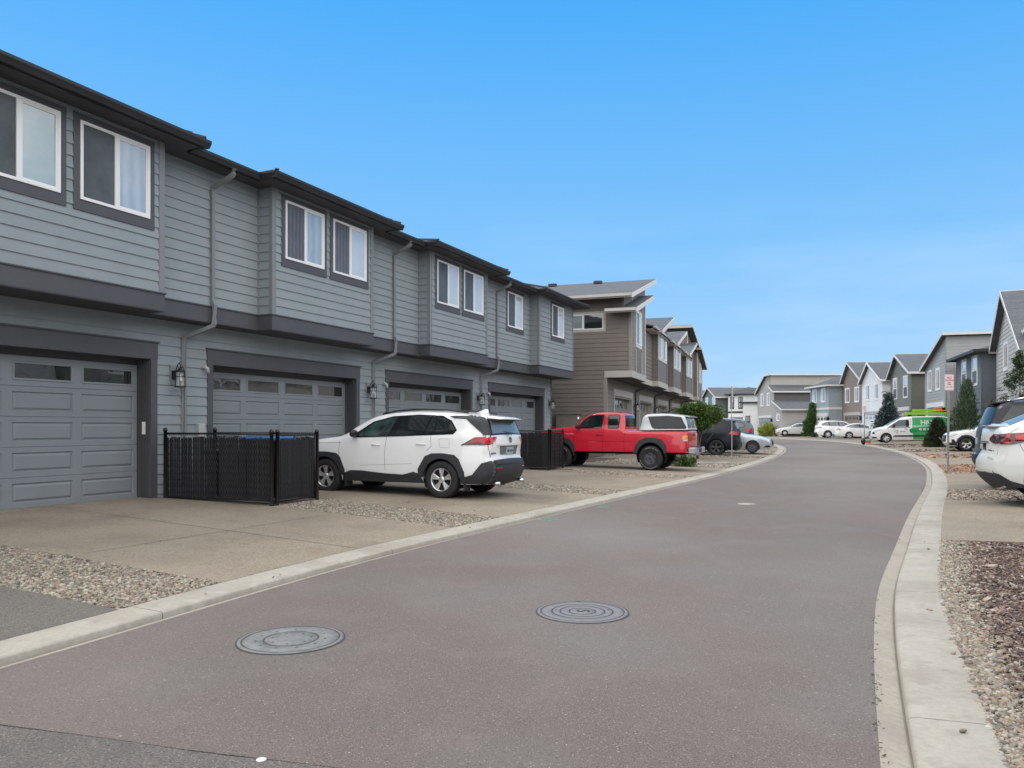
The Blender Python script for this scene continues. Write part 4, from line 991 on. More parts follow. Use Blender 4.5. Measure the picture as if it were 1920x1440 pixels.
# upper front wall between the bays and tall end blocks
mb = MB(); lap_wall(mb, bo(mB_), UT, XN, [(38.9, zBt), (58.6, zBt), (58.6, 6.6), (38.9, 6.6)], exp=.2); mb.build('upper_floor_wall', 'brown', brow)
cur = 37.2
for a_, b_, _ in bays[1:]:
    mb = MB(OB); mb.box(mB_-.05, mB_+.035, cur, a_, zS+.011, zBt-.001); cur = b_; mb.build('belly_band', 'btrim', brow)
sh = M['brownsh']
for (a_, b_, hi_at) in ((TB0, 38.9, 1), (58.6, TBE, 0)):
    mb = MB(); zt = (7.15, 8.62) if hi_at else (8.7, 6.9)
    lap_wall(mb, bo(mB_), UT, XN, [(a_, zBt), (b_, zBt), (b_, zt[1]), (a_, zt[0])], exp=.14, dep=.012)
    tall = mb.build('tall_end_block', 'brownsh', brow)
    mb = MB(); q = b_ if hi_at else a_   # high side wall
    lap_wall(mb, (7.07+mB_-.0, q-45, -.1), (-1, 0, 0), (0, 1 if hi_at else -1, 0), [(0, zBt), (11, zBt), (11, max(zt)), (0, max(zt))], exp=.2); mb.build('side_wall', 'brown' if hi_at else 'brownlow', tall)
    mb = MB(OB)
    for x in (a_+ (b_-a_)*.36, b_-.02 if hi_at else a_+.02): mb.box(mB_, mB_+.035, x-.06, x+.06, 6.5, min(zt[0]+(zt[1]-zt[0])*(x-a_)/(b_-a_), 9)-.02)
    mb.build('corner_trim', 'bwhite', tall)
    # roof slab, fascia, vents
    t0, t1, z0_, z1_ = (32.45, 39.35, 7.20, 9.02) if hi_at else (57.7, TBE+.6, 9.02, 7.05)
    def shed(par, t0, t1, z0_, z1_, nf, nb, th=.05, fas=.20, mat_f='bwhite', vents=None):
        mb = MB(OB); slab(mb, [(nf, t0, z0_), (nf, t1, z1_), (nb, t1, z1_), (nb, t0, z0_)], th); r_ = mb.build('roof', 'shingle2', par)
        mb = MB(OB); d = .028
        mb.add([(nf+.001, t0, z0_-.02), (nf+.001, t1, z1_-.02), (nf+.001, t1, z1_-.02-fas), (nf+.001, t0, z0_-.02-fas), (nf+d, t0, z0_-.02), (nf+d, t1, z1_-.02), (nf+d, t1, z1_-.02-fas), (nf+d, t0, z0_-.02-fas)], [(4,5,6,7),(0,3,2,1),(0,1,5,4),(3,7,6,2),(0,4,7,3),(1,2,6,5)], False)
        mb.build('rake_board', mat_f, r_)
        mb = MB(OB)
        for (tt, zz, s_) in ((t0, z0_, -1), (t1, z1_, 1)):
            mb.box(nb, nf+.002, min(tt, tt+s_*.03), max(tt, tt+s_*.03), zz-.02-fas*.9, zz-.015); mb.build('fascia', 'btrim', r_); mb = MB(OB)
        lo = (t0, z0_, -1) if z0_ < z1_ else (t1, z1_, 1)
        mb.box(nb, nf-.02, min(lo[0]+lo[2]*.03, lo[0]+lo[2]*.14), max(lo[0]+lo[2]*.03, lo[0]+lo[2]*.14), lo[1]-.15, lo[1]-.03)
        mb.build('gutter', 'btrim', r_)
        mb = MB(OB); mb.add([(nf-.01, t0+.01, z0_-th-.12), (nf-.01, t1-.01, z1_-th-.12), (nb, t1-.01, z1_-th-.12), (nb, t0+.01, z0_-th-.12)], [(0,1,2,3)], False); mb.build('soffit', 'soffit', r_)
        for (vn, vf) in (vents or []):
            mb = MB(OB); tt = t0+(t1-t0)*vf; zz = z0_+(z1_-z0_)*vf; sl_ = (z1_-z0_)/(t1-t0); mb.box(vn-.2, vn+.2, tt-.16, tt+.16, zz, zz+.13); mb.build('roof_vent', 'dkr', r_)
        return r_
    shed(tall, t0, t1, z0_, z1_, -5.78, -18.0, vents=[(-8.6, .88), (-11, .88), (-13.4, .88), (-15.8, .88)] if hi_at else None)
# eave over the recessed wall
mb = MB(OB); slab(mb, [(-5.85, 38.95, 6.62), (-5.85, 58.55, 6.62), (-12.5, 58.55, 8.2), (-12.5, 38.95, 8.2)], .06); mb.build('roof', 'shingle2', brow)
cur = 38.95
for a_, b_ in [(q[0], q[1]) for q in bays[1:4]] + [(58.95, 60)]:
    if a_-.95 > cur + .1: mb = MB(OB); mb.box(-5.85, -5.73, cur, a_-.95, 6.50, 6.62); mb.build('gutter', 'btrim', brow)
    cur = b_+.6
mb = MB(OB); mb.box(mB_, -5.86, 38.95, 58.5, 6.44, 6.46)
mb.build('soffit', 'btrim', brow)
for i, (a_, b_, kind) in enumerate(bays):
    mb = MB(); rise = [(a_, 6.62), (b_, 7.75)] if i < 4 else [(a_, 7.75), (b_, 6.62)]
    if kind == 's': lap_wall(mb, bo(bB), UT, XN, [(a_, zBt), (b_, zBt), (b_, rise[1][1]-.1), (a_, rise[0][1]-.1)], exp=.14, dep=.012); bay = mb.build('bay', 'brownsh', brow)
    else:
        mb.M = OB; q = lambda t, z: (bB, t, z); mb.poly([q(a_, zBt), q(b_, zBt), q(b_, rise[1][1]-.1), q(a_, rise[0][1]-.1)]); bay = mb.build('bay', 'brownpan', brow)
    for q, s_ in ((a_, -1), (b_, 1)):
        mb = MB()
        if i == 0 and s_ < 0: continue
        lap_wall(mb, (7.07+bB, q-45, -.1), (-1, 0, 0), (0, s_, 0), [(0, zBt), (.33, zBt), (.33, 7.6 if (s_ > 0) == (i < 4) else 6.5), (0, 7.6 if (s_ > 0) == (i < 4) else 6.5)], exp=.2); mb.build('side_wall', 'brown', bay)
    mb = MB(OB); mb.box(mB_-.05, bB+.05, a_-.05 if i else a_-.056, b_+.05, zS+.001, zBt); mb.build('belly_band', 'btrim', bay)
    mb = MB(OB)
    for q, s_ in ((a_, 1), (b_, -1)):
        if i == 0 and q == a_: continue
        hh = 7.5 if (s_ < 0) == (i < 4) else 6.5
        mb.box(bB-.02, bB+.022, min(q-.02*s_, q+.10*s_), max(q-.02*s_, q+.10*s_), zBt, hh)
    mb.build('corner_trim', 'bwhite' if kind == 's' else 'brownpan', bay)
    ob = bo(bB); wz = (5.13+.1, 6.6+.1)
    if kind == 's':
        wx = (34.62, 36.0) if i == 0 else (64.9, 66.3)
        window(bay, ob, UT, XN, wx[0], wx[1], *wz, 'cglass', 'blind', 'bwhite', .09, .12, .12)
        mb = MB(OB); mb.box(bB+.021, bB+.03, wx[0]-.09, wx[1]+.09, zBt+.02, 4.98); mb.build('panel', 'brownpan', bay)
        mb = MB(OB)
        for x in (wx[0]-.09, wx[1]+.04): mb.box(bB+.02, bB+.04, x, x+.05, zBt+.02, 4.98)
        mb.build('panel_trim', 'bwhite', bay)
    else:
        window(bay, ob, UT, XN, a_+.32, a_+1.55, *wz, 'cglass', 'blind', 'bwhite', .09, .12, .10); window(bay, ob, UT, XN, a_+1.95, b_-.32, *wz, 'cglass', 'blind', 'bwhite', .09, .12, .10)
    if i < 4: shed(bay, a_-.85, b_+.15, 6.58, 7.86, -5.60, -6.95 if i == 0 else -12.5)
    else: shed(bay, a_-.6, b_+.5, 7.86, 6.62, -5.60, -8.5)
window(ew, (7.07, TB0-45, -.1), (-1, 0, 0), (0, -1, 0), 7.2, 9.0, 5.80, 6.50, 'glassdark', 'glassteal', 'btrim', .10, .10, .10)
# utility cabinets on the end wall
mb = MB(OB); mb.bbox(-9.25, -8.25, TB0-.45, TB0-.03, .1, 2.05, .01); mb.box(-9.3, -8.2, TB0-.5, TB0-.03, 2.051, 2.09); mb.build('utility_cabinet', 'brownlow', brow)
mb = MB(OB); mb.bbox(-10.3, -9.75, TB0-.35, TB0-.03, .1, 1.8, .01); mb.bbox(-10.9, -10.45, TB0-.3, TB0-.03, .4, 1.55, .01); mb.build('utility_cabinet', 'brown', brow)

# ------------------------------------------------------------------ detached houses round the bend
def PX(px, z): return V2((px-960)/FPX*z, z)
def house(label, B, Apt, prof, depth, wall, front=None, side=None, trim='bwhite', roofm='shingle2', wins=(), garage=None, band=None, over=.35, lampm=True, sidez=None, cat='house', hip=None, wbase=None, style='white', vert=False, porch=None):
    """B is the near front corner, Apt the far one; prof is the skyline of the front [(share of the frontage, height)]"""
    d = Apt-B; Lf = d.length; u = d/Lf; dp = V2(u.y, -u.x)            # into the plot, to the right
    base = min(G(B.y), G(Apt.y))+.12 if wbase is None else wbase
    o = thing('house', label, cat, (B.x, B.y, base), 0)
    U, D, Z = Vector((u.x, u.y, 0)), Vector((dp.x, dp.y, 0)), Vector((0,0,1)); Nf = -D
    front = front or wall; side = side or wall
    P = [(s*Lf, z-base) for s, z in prof]
    mb = MB(); q = [(0, 0)] + P + [(Lf, 0)]
    # front split into convex vertical slices
    for (a, b) in zip(P[:-1], P[1:]):
        if b[0]-a[0] > .01:
            f = (lap_wall if not vert else lap_wall); f(mb, (0,0,0), U, Nf, [(a[0], 0), (b[0], 0), (b[0], b[1]), (a[0], a[1])], exp=.21 if not vert else 50, dep=.02 if not vert else .0)
    mb.build('front_wall', front, o)
    mb = MB(); lap_wall(mb, U*P[0][0]*0, D, -U, [(0, 0), (depth, 0), (depth, P[0][1]), (0, P[0][1])], exp=.21, dep=.02); mb.build('side_wall', side, o)
    mb = MB(); lap_wall(mb, U*Lf, D, U, [(0, 0), (depth, 0), (depth, P[-1][1]), (0, P[-1][1])], exp=.21, dep=.02); mb.build('side_wall', side, o)
    for k, (a, b) in enumerate(zip(P[:-1], P[1:])):
        if b[0]-a[0] <= .01:     # step: a wall between two roof levels
            lo, hi = min(a[1], b[1]), max(a[1], b[1]); s_ = -1 if b[1] > a[1] else 1
            mb = MB(); lap_wall(mb, U*a[0], D, U*s_, [(0, lo), (depth, lo), (depth, hi), (0, hi)], exp=.21, dep=.02); mb.build('step_wall', sidez[k] if sidez and k in sidez else side, o)
            continue
        dz = (b[1]-a[1])/(b[0]-a[0]); a2, b2 = list(a), list(b)
        ov = over
        if k == 0 or P[k][0]-P[k-1][0] <= .01 and P[k-1][1] > a[1] and False: a2 = [a[0]-ov, a[1]-ov*dz]
        elif k > 0 and P[k][0]-P[k-1][0] <= .01 and P[k-1][1] < a[1]: a2 = [a[0]-ov, a[1]-ov*dz]
        if k == len(P)-2: b2 = [b[0]+ov, b[1]+ov*dz]
        if hip: continue
        mb = MB(); pt = lambda uu, dd, zz: U*uu + D*dd + Z*zz
        slab(mb, [pt(a2[0], -ov, a2[1]+.14), pt(b2[0], -ov, b2[1]+.14), pt(b2[0], depth+ov, b2[1]+.14), pt(a2[0], depth+ov, a2[1]+.14)], .10)
        r_ = mb.build('roof', roofm, o)
        mb = MB(); e = .03
        f_ = [pt(a2[0], -ov-e, a2[1]+.13), pt(b2[0], -ov-e, b2[1]+.13), pt(b2[0], -ov-e, b2[1]-.08), pt(a2[0], -ov-e, a2[1]-.08)]
        mb.add(f_ + [p + D*e*.9 for p in f_], [(0,1,2,3),(7,6,5,4),(0,4,5,1),(3,2,6,7),(0,3,7,4),(1,5,6,2)], False)
        for (c, s_) in ((a2, -1), (b2, 1)):
            if c is a2 and k > 0 and a2[0] == a[0] and a2[1] <= P[k-1][1] and P[k-1][0] < a[0]-.01: continue
            if c is b2 and k < len(P)-2 and P[k+1+0][0] > 0 and not (P[min(k+2, len(P)-1)][0]-P[k+1][0] <= .01): continue
            obox(mb, (0,0,0), D, U*s_, -ov, depth+ov, c[1]-.05, c[1]+.125, c[0]*s_, c[0]*s_+.10)
        mb.build('fascia', trim, r_)
    if hip:
        mb = MB(); pt = lambda uu, dd, zz: U*uu + D*dd + Z*zz; h = max(p[1] for p in P); ov = over
        a, b, c, d_ = pt(-ov, -ov, h), pt(Lf+ov, -ov, h), pt(Lf+ov, depth+ov, h), pt(-ov, depth+ov, h); k = (Lf+2*ov)/2; r0, r1 = pt(Lf/2, -ov+k, h+k*hip), pt(Lf/2, depth+ov-k, h+k*hip)
        mb.add([a, b, c, d_, r0, r1], [(0,1,4),(1,2,5,4),(2,3,5),(3,0,4,5),(3,2,1,0)], False); r_ = mb.build('roof', roofm, o)
        mb = MB()
        obox(mb, (0,0,0), U, D, -ov-.05, Lf+ov+.05, h-.12, h+.05, -ov-.06, -ov-.002); obox(mb, (0,0,0), D, U, -ov, depth+ov, h-.12, h+.05, -ov-.06, -ov-.002); obox(mb, (0,0,0), D, U, -ov, depth+ov, h-.12, h+.05, Lf+ov+.002, Lf+ov+.06)
        mb.build('fascia', trim, r_)
    mb = MB()
    for x, s_, zt in ((0, 1, P[0][1]), (Lf, -1, P[-1][1])): obox(mb, (0,0,0), U, Nf, min(x-.0, x+s_*.12), max(x, x+s_*.12), 0, zt-.05, .02, .04)
    mb.build('corner_trim', front if style != 'white' else front, o)
    for wdef in wins:
        x0, x1, z0, z1 = wdef[:4]; st = wdef[4] if len(wdef) > 4 else 'v'
        z0 -= base; z1 -= base
        if st == 'v': window(o, (0,0,0), U, Nf, x0*Lf, x1*Lf, z0, z1, 'glassdark', 'glasspale', 'white', .09, .12, .10, td=.05)
        elif st == 'h': window(o, (0,0,0), U, Nf, x0*Lf, x1*Lf, z0, z1, 'screen', 'blind', 'white', .07, .10, .10, split='h', td=.05)
        elif st == 'k': window(o, (0,0,0), U, Nf, x0*Lf, x1*Lf, z0, z1, 'glassdark', 'glasspale', 'dkr', .05, .10, .05, fm='dkr', td=.05)
    if garage:
        x0, x1, zt, gm, tm = garage; x0 *= Lf; x1 *= Lf; zt -= base
        mb = MB(); obox(mb, (0,0,0), U, Nf, x0-.15, x0, 0, zt, .0, .06); obox(mb, (0,0,0), U, Nf, x1, x1+.15, 0, zt, .0, .06); obox(mb, (0,0,0), U, Nf, x0-.2, x1+.2, zt, zt+.32, .0, .075)
        gs = mb.build('garage_surround', tm, o)
        garage_door(o, Nf*.026, U, Nf, x0+.005, x1-.005, .03, zt-.01, m=gm, glass='glassdark', rows=4)
        mb = MB(); obox(mb, (0,0,0), U, Nf, x0-.62, x0-.38, zt-.55, zt-.1, .02, .24); mb.build('wall_lamp', 'black', o)
    if band:
        mb = MB(); obox(mb, (0,0,0), U, Nf, -.03, Lf+.03, band-base, band-base+.25, .0, .06); obox(mb, (0,0,0), D, -U, -.03, depth, band-base, band-base+.25, .0, .06); mb.build('belly_band', trim, o)
    return o
def smat(n_, c): M[n_] = sidingmat(n_, c); return n_
smat('hbeige', (.50, .49, .46)); smat('hslate', (.15, .17, .19)); smat('hlgrey', (.37, .375, .38)); smat('holive', (.19, .20, .165)); smat('holive_shade', (.115, .125, .095))  # the second olive carries the side wall's shade in its colour
smat('hwhite', (.74, .745, .75)); smat('htaupe', (.245, .20, .168)); smat('hblue', (.30, .36, .385)); smat('hgreige', (.40, .385, .355)); smat('hdark', (.115, .105, .10)); smat('hteal', (.165, .20, .205)); smat('hteal_shade', (.105, .125, .13))  # second teal: shade of the side wall put into the colour
M['gwhite'] = mat('white garage door', (.72, .72, .71), .5)
house('tall light beige gabled house behind the near right cars', V2(23.2, 34.5), V2(27.8, 44.0), [(0, 4.9), (.6, 8.5), (1, 6.0)], 12, 'hbeige', wins=[(.07, .19, 4.6, 5.9), (.60, .73, 4.6, 5.9)])
house('dark slate house with a low roof between the beige and light grey houses', PX(1841.4, 45.2), PX(1794, 51.5), [(0, 6.0), (1, 6.0)], 12, 'hslate', side='hslate', trim='dkr', roofm='shingle', hip=.30, over=.5, wins=[(.16, .34, 4.1, 5.75, 'h'), (.58, .76, 4.1, 5.75, 'h')])
house('light grey house with one long sloping eave and high flat side', PX(1774, 53), PX(1735, 59), [(0, 7.75), (1, 5.9)], 14, 'hlgrey', wins=[(.28, .44, 4.25, 5.65), (.68, .84, 4.25, 5.65)], garage=(.1, .86, 2.95, 'bdoor', 'white'))
house('olive green gabled house behind the green wrapped van', PX(1709.6, 63), PX(1670.5, 69.5), [(0, 6.05), (.62, 7.75), (1, 6.0)], 12, 'holive', side='holive_shade', wins=[(.18, .36, 4.05, 5.75, 'h'), (.68, .86, 4.05, 5.75, 'h')], garage=(.12, .84, 2.9, 'bdoor', 'bwhite'))
house('white gabled house between the olive and taupe houses', PX(1655.5, 71), PX(1617, 77), [(0, 5.95), (.6, 7.7), (1, 6.0)], 12, 'hwhite', trim='white', wins=[(.2, .38, 4.2, 5.6), (.62, .8, 4.2, 5.6)], garage=(.1, .85, 2.7, 'gwhite', 'hlgrey'))
house('taupe brown gabled house left of the white house', PX(1617, 78), PX(1579, 84), [(0, 6.4), (.6, 8.3), (1, 6.0)], 12, 'htaupe', wins=[(.16, .34, 4.2, 5.6), (.62, .82, 4.2, 5.6)], garage=(.1, .85, 2.75, 'htaupe', 'btrim'))
house('blue grey hip roofed house with a white band behind the white suv', PX(1554.6, 84), PX(1520, 89.5), [(0, 6.1), (1, 6.1)], 12, 'hblue', hip=.42, over=.5, band=3.45, wins=[(.2, .4, 4.4, 5.8), (.66, .86, 4.4, 5.8)], garage=(.1, .8, 2.75, 'gwhite', 'bwhite'))
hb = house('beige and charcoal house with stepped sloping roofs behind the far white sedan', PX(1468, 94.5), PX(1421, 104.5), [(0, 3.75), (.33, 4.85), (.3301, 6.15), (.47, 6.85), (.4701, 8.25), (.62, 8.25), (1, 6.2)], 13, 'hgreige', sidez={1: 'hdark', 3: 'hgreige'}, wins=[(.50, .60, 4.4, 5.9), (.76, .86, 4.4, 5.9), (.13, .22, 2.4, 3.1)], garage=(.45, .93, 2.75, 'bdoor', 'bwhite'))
house('white farmhouse with dark roofs left of the beige house', PX(1424, 110.5), PX(1365.5, 113), [(0, 6.35), (1, 6.1)], 10, 'hwhite', trim='dkr', roofm='shingle', hip=.42, over=.4, wins=[(.54, .66, 4.3, 5.9, 'k'), (.82, .92, 4.3, 5.9, 'k')], garage=(.50, .93, 3.0, 'glassdark', 'white'), band=3.6)
house('white garage wing with a steep dark roof beside the beige house', PX(1440, 108), PX(1393, 109.5), [(0, 3.6), (.38, 5.0), (1, 5.0)], 4, 'hwhite', trim='dkr', roofm='shingle', wins=[(.72, .88, 2.2, 3.1, 'k')])
house('slate green gabled house furthest back, left of the white farmhouse', PX(1343.5, 114.5), PX(1318.5, 120), [(0, 6.1), (.55, 7.5), (1, 5.9)], 16, 'hteal', side='hteal_shade', wins=[(.1, .28, 3.9, 6.0, 'h'), (.62, .8, 3.9, 6.0, 'h')])
house('pale grey house mostly hidden behind the end of the taupe row', PX(1317, 124), PX(1288, 134), [(0, 6.0), (.5, 7.6), (1, 6.0)], 12, 'hlgrey')
house('dark roofed house peeking over the farmhouse roof', V2(44, 140), V2(38, 146), [(0, 7.0), (1, 7.0)], 16, 'hlgrey', roofm='shingle', trim='dkr', hip=.35)

# the rest of the facing row runs on past the right edge of the frame; it shades the street and shows in the glass
for k, (t0, t1, cl, hip_, lb) in enumerate([(-13, -4.6, 'hblue', None, 'blue grey gabled house behind the photographer on the right'), (-3.6, 4.4, 'hwhite', None, 'white gabled house right of the near mulch bed, outside the frame'), (5.4, 13.4, 'htaupe', None, 'taupe gabled house facing the nearest garages, outside the frame'), (14.4, 22.4, 'hlgrey', .35, 'light grey hip roofed house behind the pearl white fastback, outside the frame'), (23.4, 31.2, 'holive', None, 'olive gabled house beyond the large dark suv, outside the frame')]):
    a_, b_ = A(8.6, t0), A(8.6, t1)
    house(lb, V2(a_.x, a_.y), V2(b_.x, b_.y), [(0, 6.0), (.5, 8.2), (1, 6.0)] if not hip_ else [(0, 6.1), (1, 6.1)], 12, cl, hip=hip_, wins=[(.2, .36, 4.1, 5.6), (.62, .78, 4.1, 5.6)], garage=(.12, .84, 2.8, 'gwhite', 'bwhite'))
# ------------------------------------------------------------------ cars
def inpoly(P, x, y):
    c = False; j = len(P)-1
    for i in range(len(P)):
        if (P[i][1] > y) != (P[j][1] > y) and x < (P[j][0]-P[i][0])*(y-P[i][1])/(P[j][1]-P[i][1])+P[i][0]: c = not c
        j = i
    return c
def segdist(P, x, y, closed=True):
    A_ = np.array(P); B_ = np.roll(A_, -1, 0)
    if not closed: A_, B_ = A_[:-1], B_[:-1]
    d = B_-A_; p = np.array([x, y])-A_; t = np.clip((p*d).sum(1)/np.maximum(1e-12, (d*d).sum(1)), 0, 1)
    return float(np.sqrt((((p-d*t[:, None]))**2).sum(1).min()))
def refine(P, h, closed=True):
    out = []; n = len(P)
    for i in range(n if closed else n-1):
        a, b = P[i], P[(i+1) % n]; k = max(1, int(math.hypot(b[0]-a[0], b[1]-a[1])/h))
        out += [(a[0]+(b[0]-a[0])*j/k, a[1]+(b[1]-a[1])*j/k) for j in range(k)]
    if not closed: out.append(P[-1])
    return out
def trimesh(P, h, extra=()):
    """triangles filling polygon P with interior points h apart; returns 2d verts, faces and the boundary loop"""
    B_ = refine(P, h); xs = [p[0] for p in B_]; ys = [p[1] for p in B_]; pts = [V2(*p) for p in B_]; n = len(pts)
    pts += [V2(*p) for p in extra if inpoly(B_, *p) and segdist(B_, *p) > .012]; ex = [tuple(p) for p in extra]
    gy = min(ys)+h*.5; r = 0
    while gy < max(ys):
        gx = min(xs)+h*(.5 if r % 2 else .9)
        while gx < max(xs):
            if inpoly(B_, gx, gy) and segdist(B_, gx, gy) > (h*.45 if not ex else h*.9): pts.append(V2(gx, gy))
            gx += h
        gy += h*.87; r += 1
    r = delaunay_2d_cdt(pts, [], [list(range(n))], 1, 1e-5)
    V, F, oe = r[0], r[2], r[3]
    mp = {}
    for i, o_ in enumerate(oe if False else r[3]): mp.setdefault(o_[0] if o_ else -1, i)
    return [tuple(v) for v in V], [tuple(f) for f in F], [mp[i] for i in range(n) if i in mp]
def arcpts(cx, cz, r, a0, a1, n):
    return [(cx+r*math.cos(R(a0+(a1-a0)*i/n)), cz+r*math.sin(R(a0+(a1-a0)*i/n))) for i in range(n+1)]
class Car:
    """body described by its side silhouette; side, top and end surfaces all come from the same width law"""
    def __init__(s, root, prof, arches, sill, wb, belt, tum, r=.09, taper=(1.3, .10, .06), crown=(.03, .10), bulge=.03, h=.09, sharp=False, wlow=.05, soft=True):
        s.root = root; P = [V2(*p) for p in prof]
        s.P = [tuple(p) for p in (catmull(P, .07) if not sharp else [V2(*q) for q in refine([tuple(p) for p in P], .1, False)])]
        s.wb, s.belt, s.tum, s.r, s.taper, s.crown, s.bulge, s.h, s.wlow = wb, belt, tum, r, taper, crown, bulge, h, wlow
        s.Pa = np.array(s.P); s.xmax = s.Pa[:, 0].max(); s.xmin = s.Pa[:, 0].min(); s.arches = arches; s.sill = sill
        d = np.gradient(s.Pa, axis=0); d /= np.maximum(1e-9, np.linalg.norm(d, axis=1))[:, None]
        s.N = np.stack([-d[:, 1], d[:, 0]], 1); c = s.Pa.mean(0)
        if ((s.Pa-c)*s.N).sum() < 0: s.N = -s.N
        s.L = np.concatenate([[0], np.cumsum(np.linalg.norm(np.diff(s.Pa, axis=0), axis=1))])
    def W(s, x, z):
        b = s.belt
        w = s.wb - s.bulge*((z-.62)/.4)**2 if z < b else s.wb - s.bulge*((b-.62)/.4)**2 - s.tum*(z-b) - .03*min(1, max(0, z-b)/.10)**.7
        if z < .45: w -= s.wlow*((.45-z)/.2)
        L0, tf, tr = s.taper; mid = (s.xmax+s.xmin)/2; half = (s.xmax-s.xmin)/2; e = (abs(x-mid)-(half-L0))/L0
        if e > 0: w -= (tf if x > mid else tr)*e**3 * (1 if z < b else .6)
        d = segdist(s.P, x, z, False)
        if d < s.r: w -= .75*s.r*(1-d/s.r)**2.2
        return w
    def body(s, mat_, name='body'):
        xr, zr = s.P[-1]; out = list(s.P)       # front bottom ... rear bottom, then back along the sill with the arches
        for (cx, cz, r) in sorted(s.arches, key=lambda a: a[0]):
            ang = math.degrees(math.asin(max(-1, min(1, (s.sill-cz)/r)))); out += arcpts(cx, cz, r, 180-ang, ang, 18)
        ex = [(p[0]-n_[0]*s.r*f, p[1]-n_[1]*s.r*f) for p, n_ in zip(s.P[1:-1], s.N[1:-1]) for f in (.2, .45, .75)]; poly = out; V, F, bl = trimesh(poly, s.h, ex); mb = MB(); mb.smooth = True
        for sd in (1, -1): mb.add([(x, sd*s.W(x, z), z) for x, z in V], F)
        # return lip into the wheel arches
        for (cx, cz, r) in s.arches:
            for sd in (1, -1):
                a = arcpts(cx, cz, r, 0, 180, 16); vs = [(x, sd*s.W(x, z), z) for x, z in a] + [(x, sd*(s.W(x, z)-.06), z) for x, z in a]
                mb.add(vs, [(i, i+1, 18+i, 17+i) for i in range(16)])
        ny = 14; vs = []
        for i, (x, z) in enumerate(s.P):
            w_ = s.W(x, z); n = s.N[i]; c = s.crown[0]*n[1]**2 + s.crown[1]*n[0]**2
            for j in range(ny+1):
                v = -1+2*j/ny; v = math.copysign(abs(v)**.8, v); k = c*(1-abs(v)**2.2); vs.append((x+n[0]*k, v*w_, z+n[1]*k))
        q = ny+1; mb.add(vs, [(i*q+j, (i+1)*q+j, (i+1)*q+j+1, i*q+j+1) for i in range(len(s.P)-1) for j in range(ny)])
        o = mb.build(name, mat_, s.root); 
        u = MB(); x0, x1 = s.xmin+.25, s.xmax-.25; u.box(x0, x1, -s.wb+.25, s.wb-.25, s.sill+.02, s.sill+.10)
        for (cx, cz, r) in s.arches:
            for sd in (1, -1):
                a = arcpts(cx, cz, r+.005, -25, 205, 14); y0, y1 = sd*(s.wb-.07), sd*(s.wb-.36)
                vs = [(x, y0, z) for x, z in a] + [(x, y1, z) for x, z in a]; u.add(vs, [(i, i+1, 16+i, 15+i) for i in range(14)])
                u.add([(x, y1, z) for x, z in a], [tuple(range(15))])
        u.build('underbody', 'well', s.root)
        return o
    def S(s, x, z, sd, e):      # point of the side surface pushed e along its normal
        d = s.Pa-np.array([x, z]); k = int((d*d).sum(1).argmin()); dist = math.sqrt((d[k]**2).sum())
        if (d[k]*s.N[k]).sum() < 0 or dist < .028:      # outside the silhouette, or nearly on it
            if dist < .35: x, z = float(s.Pa[k][0]), float(s.Pa[k][1])
            n = s.N[k]; w0 = s.W(x, z); return (x+n[0]*e*.6, sd*(w0+e*.7), z+n[1]*e*.6)
        h = .01; w0 = s.W(x, z); gx = (s.W(x+h, z)-s.W(x-h, z))/(2*h); gz = (s.W(x, z+h)-s.W(x, z-h))/(2*h)
        gx, gz = max(-1.5, min(1.5, gx)), max(-1.5, min(1.5, gz)); l = math.sqrt(1+gx*gx+gz*gz)
        return (x-gx/l*e, sd*(w0+e/l), z-gz/l*e)
    def side(s, name, m, poly, eps=.005, par=None, sides=(1, -1), h=None, depth=.02, curve=0, smooth=True):
        if curve: poly = [tuple(p) for p in catmull([V2(*q) for q in poly] + [V2(*poly[0])], curve)][:-1]
        V, F, bl = trimesh(poly, h or s.h*.4); res = []
        for sd in sides:
            mb = MB(); mb.smooth = smooth
            mb.add([s.S(x, z, sd, eps) for x, z in V], F)
            n = len(bl); Q = [V[i] for i in bl]
            mb.add([s.S(x, z, sd, eps) for x, z in Q] + [s.S(x, z, sd, eps-depth) for x, z in Q], [(i, (i+1)%n, n+(i+1)%n, n+i) for i in range(n)], False)
            res.append(mb.build(name, m, par or s.root))
        return res
    def atz(s, z, end):
        idx = range(len(s.P)) if end == 'front' else range(len(s.P)-1, -1, -1)
        k = list(idx)
        for a, b in zip(k[:-1], k[1:]):
            za, zb = s.P[a][1], s.P[b][1]
            if min(za, zb) <= z <= max(za, zb) and abs(za-zb) > 1e-6: return a, b, (z-za)/(zb-za)
        return k[-2], k[-1], 1
    def band(s, name, m, poly, end, eps=.006, par=None, h=None, depth=.02, curve=0):
        """polygon [(y, z)] laid on the front or rear surface (windscreen and rear glass included)"""
        if curve: poly = [tuple(p) for p in catmull([V2(*q) for q in poly] + [V2(*poly[0])], curve)][:-1]
        def f(y, z, e):
            a, b, t = s.atz(z, end); x = s.P[a][0]*(1-t)+s.P[b][0]*t; n = s.N[a]*(1-t)+s.N[b]*t; n = n/np.linalg.norm(n)
            w_ = s.W(x, z); c = s.crown[0]*n[1]**2 + s.crown[1]*n[0]**2; v = min(1, abs(y)/w_); k = c*(1-v**2.2)+e
            return (x+n[0]*k, max(-w_, min(w_, y)), z+n[1]*k)
        V, F, bl = trimesh(poly, h or s.h*.6); mb = MB(); mb.smooth = True
        mb.add([f(y, z, eps) for y, z in V], F); n = len(bl); Q = [V[i] for i in bl]
        mb.add([f(y, z, eps) for y, z in Q] + [f(y, z, eps-depth) for y, z in Q], [(i, (i+1)%n, n+(i+1)%n, n+i) for i in range(n)], False)
        return mb.build(name, m, par or s.root)
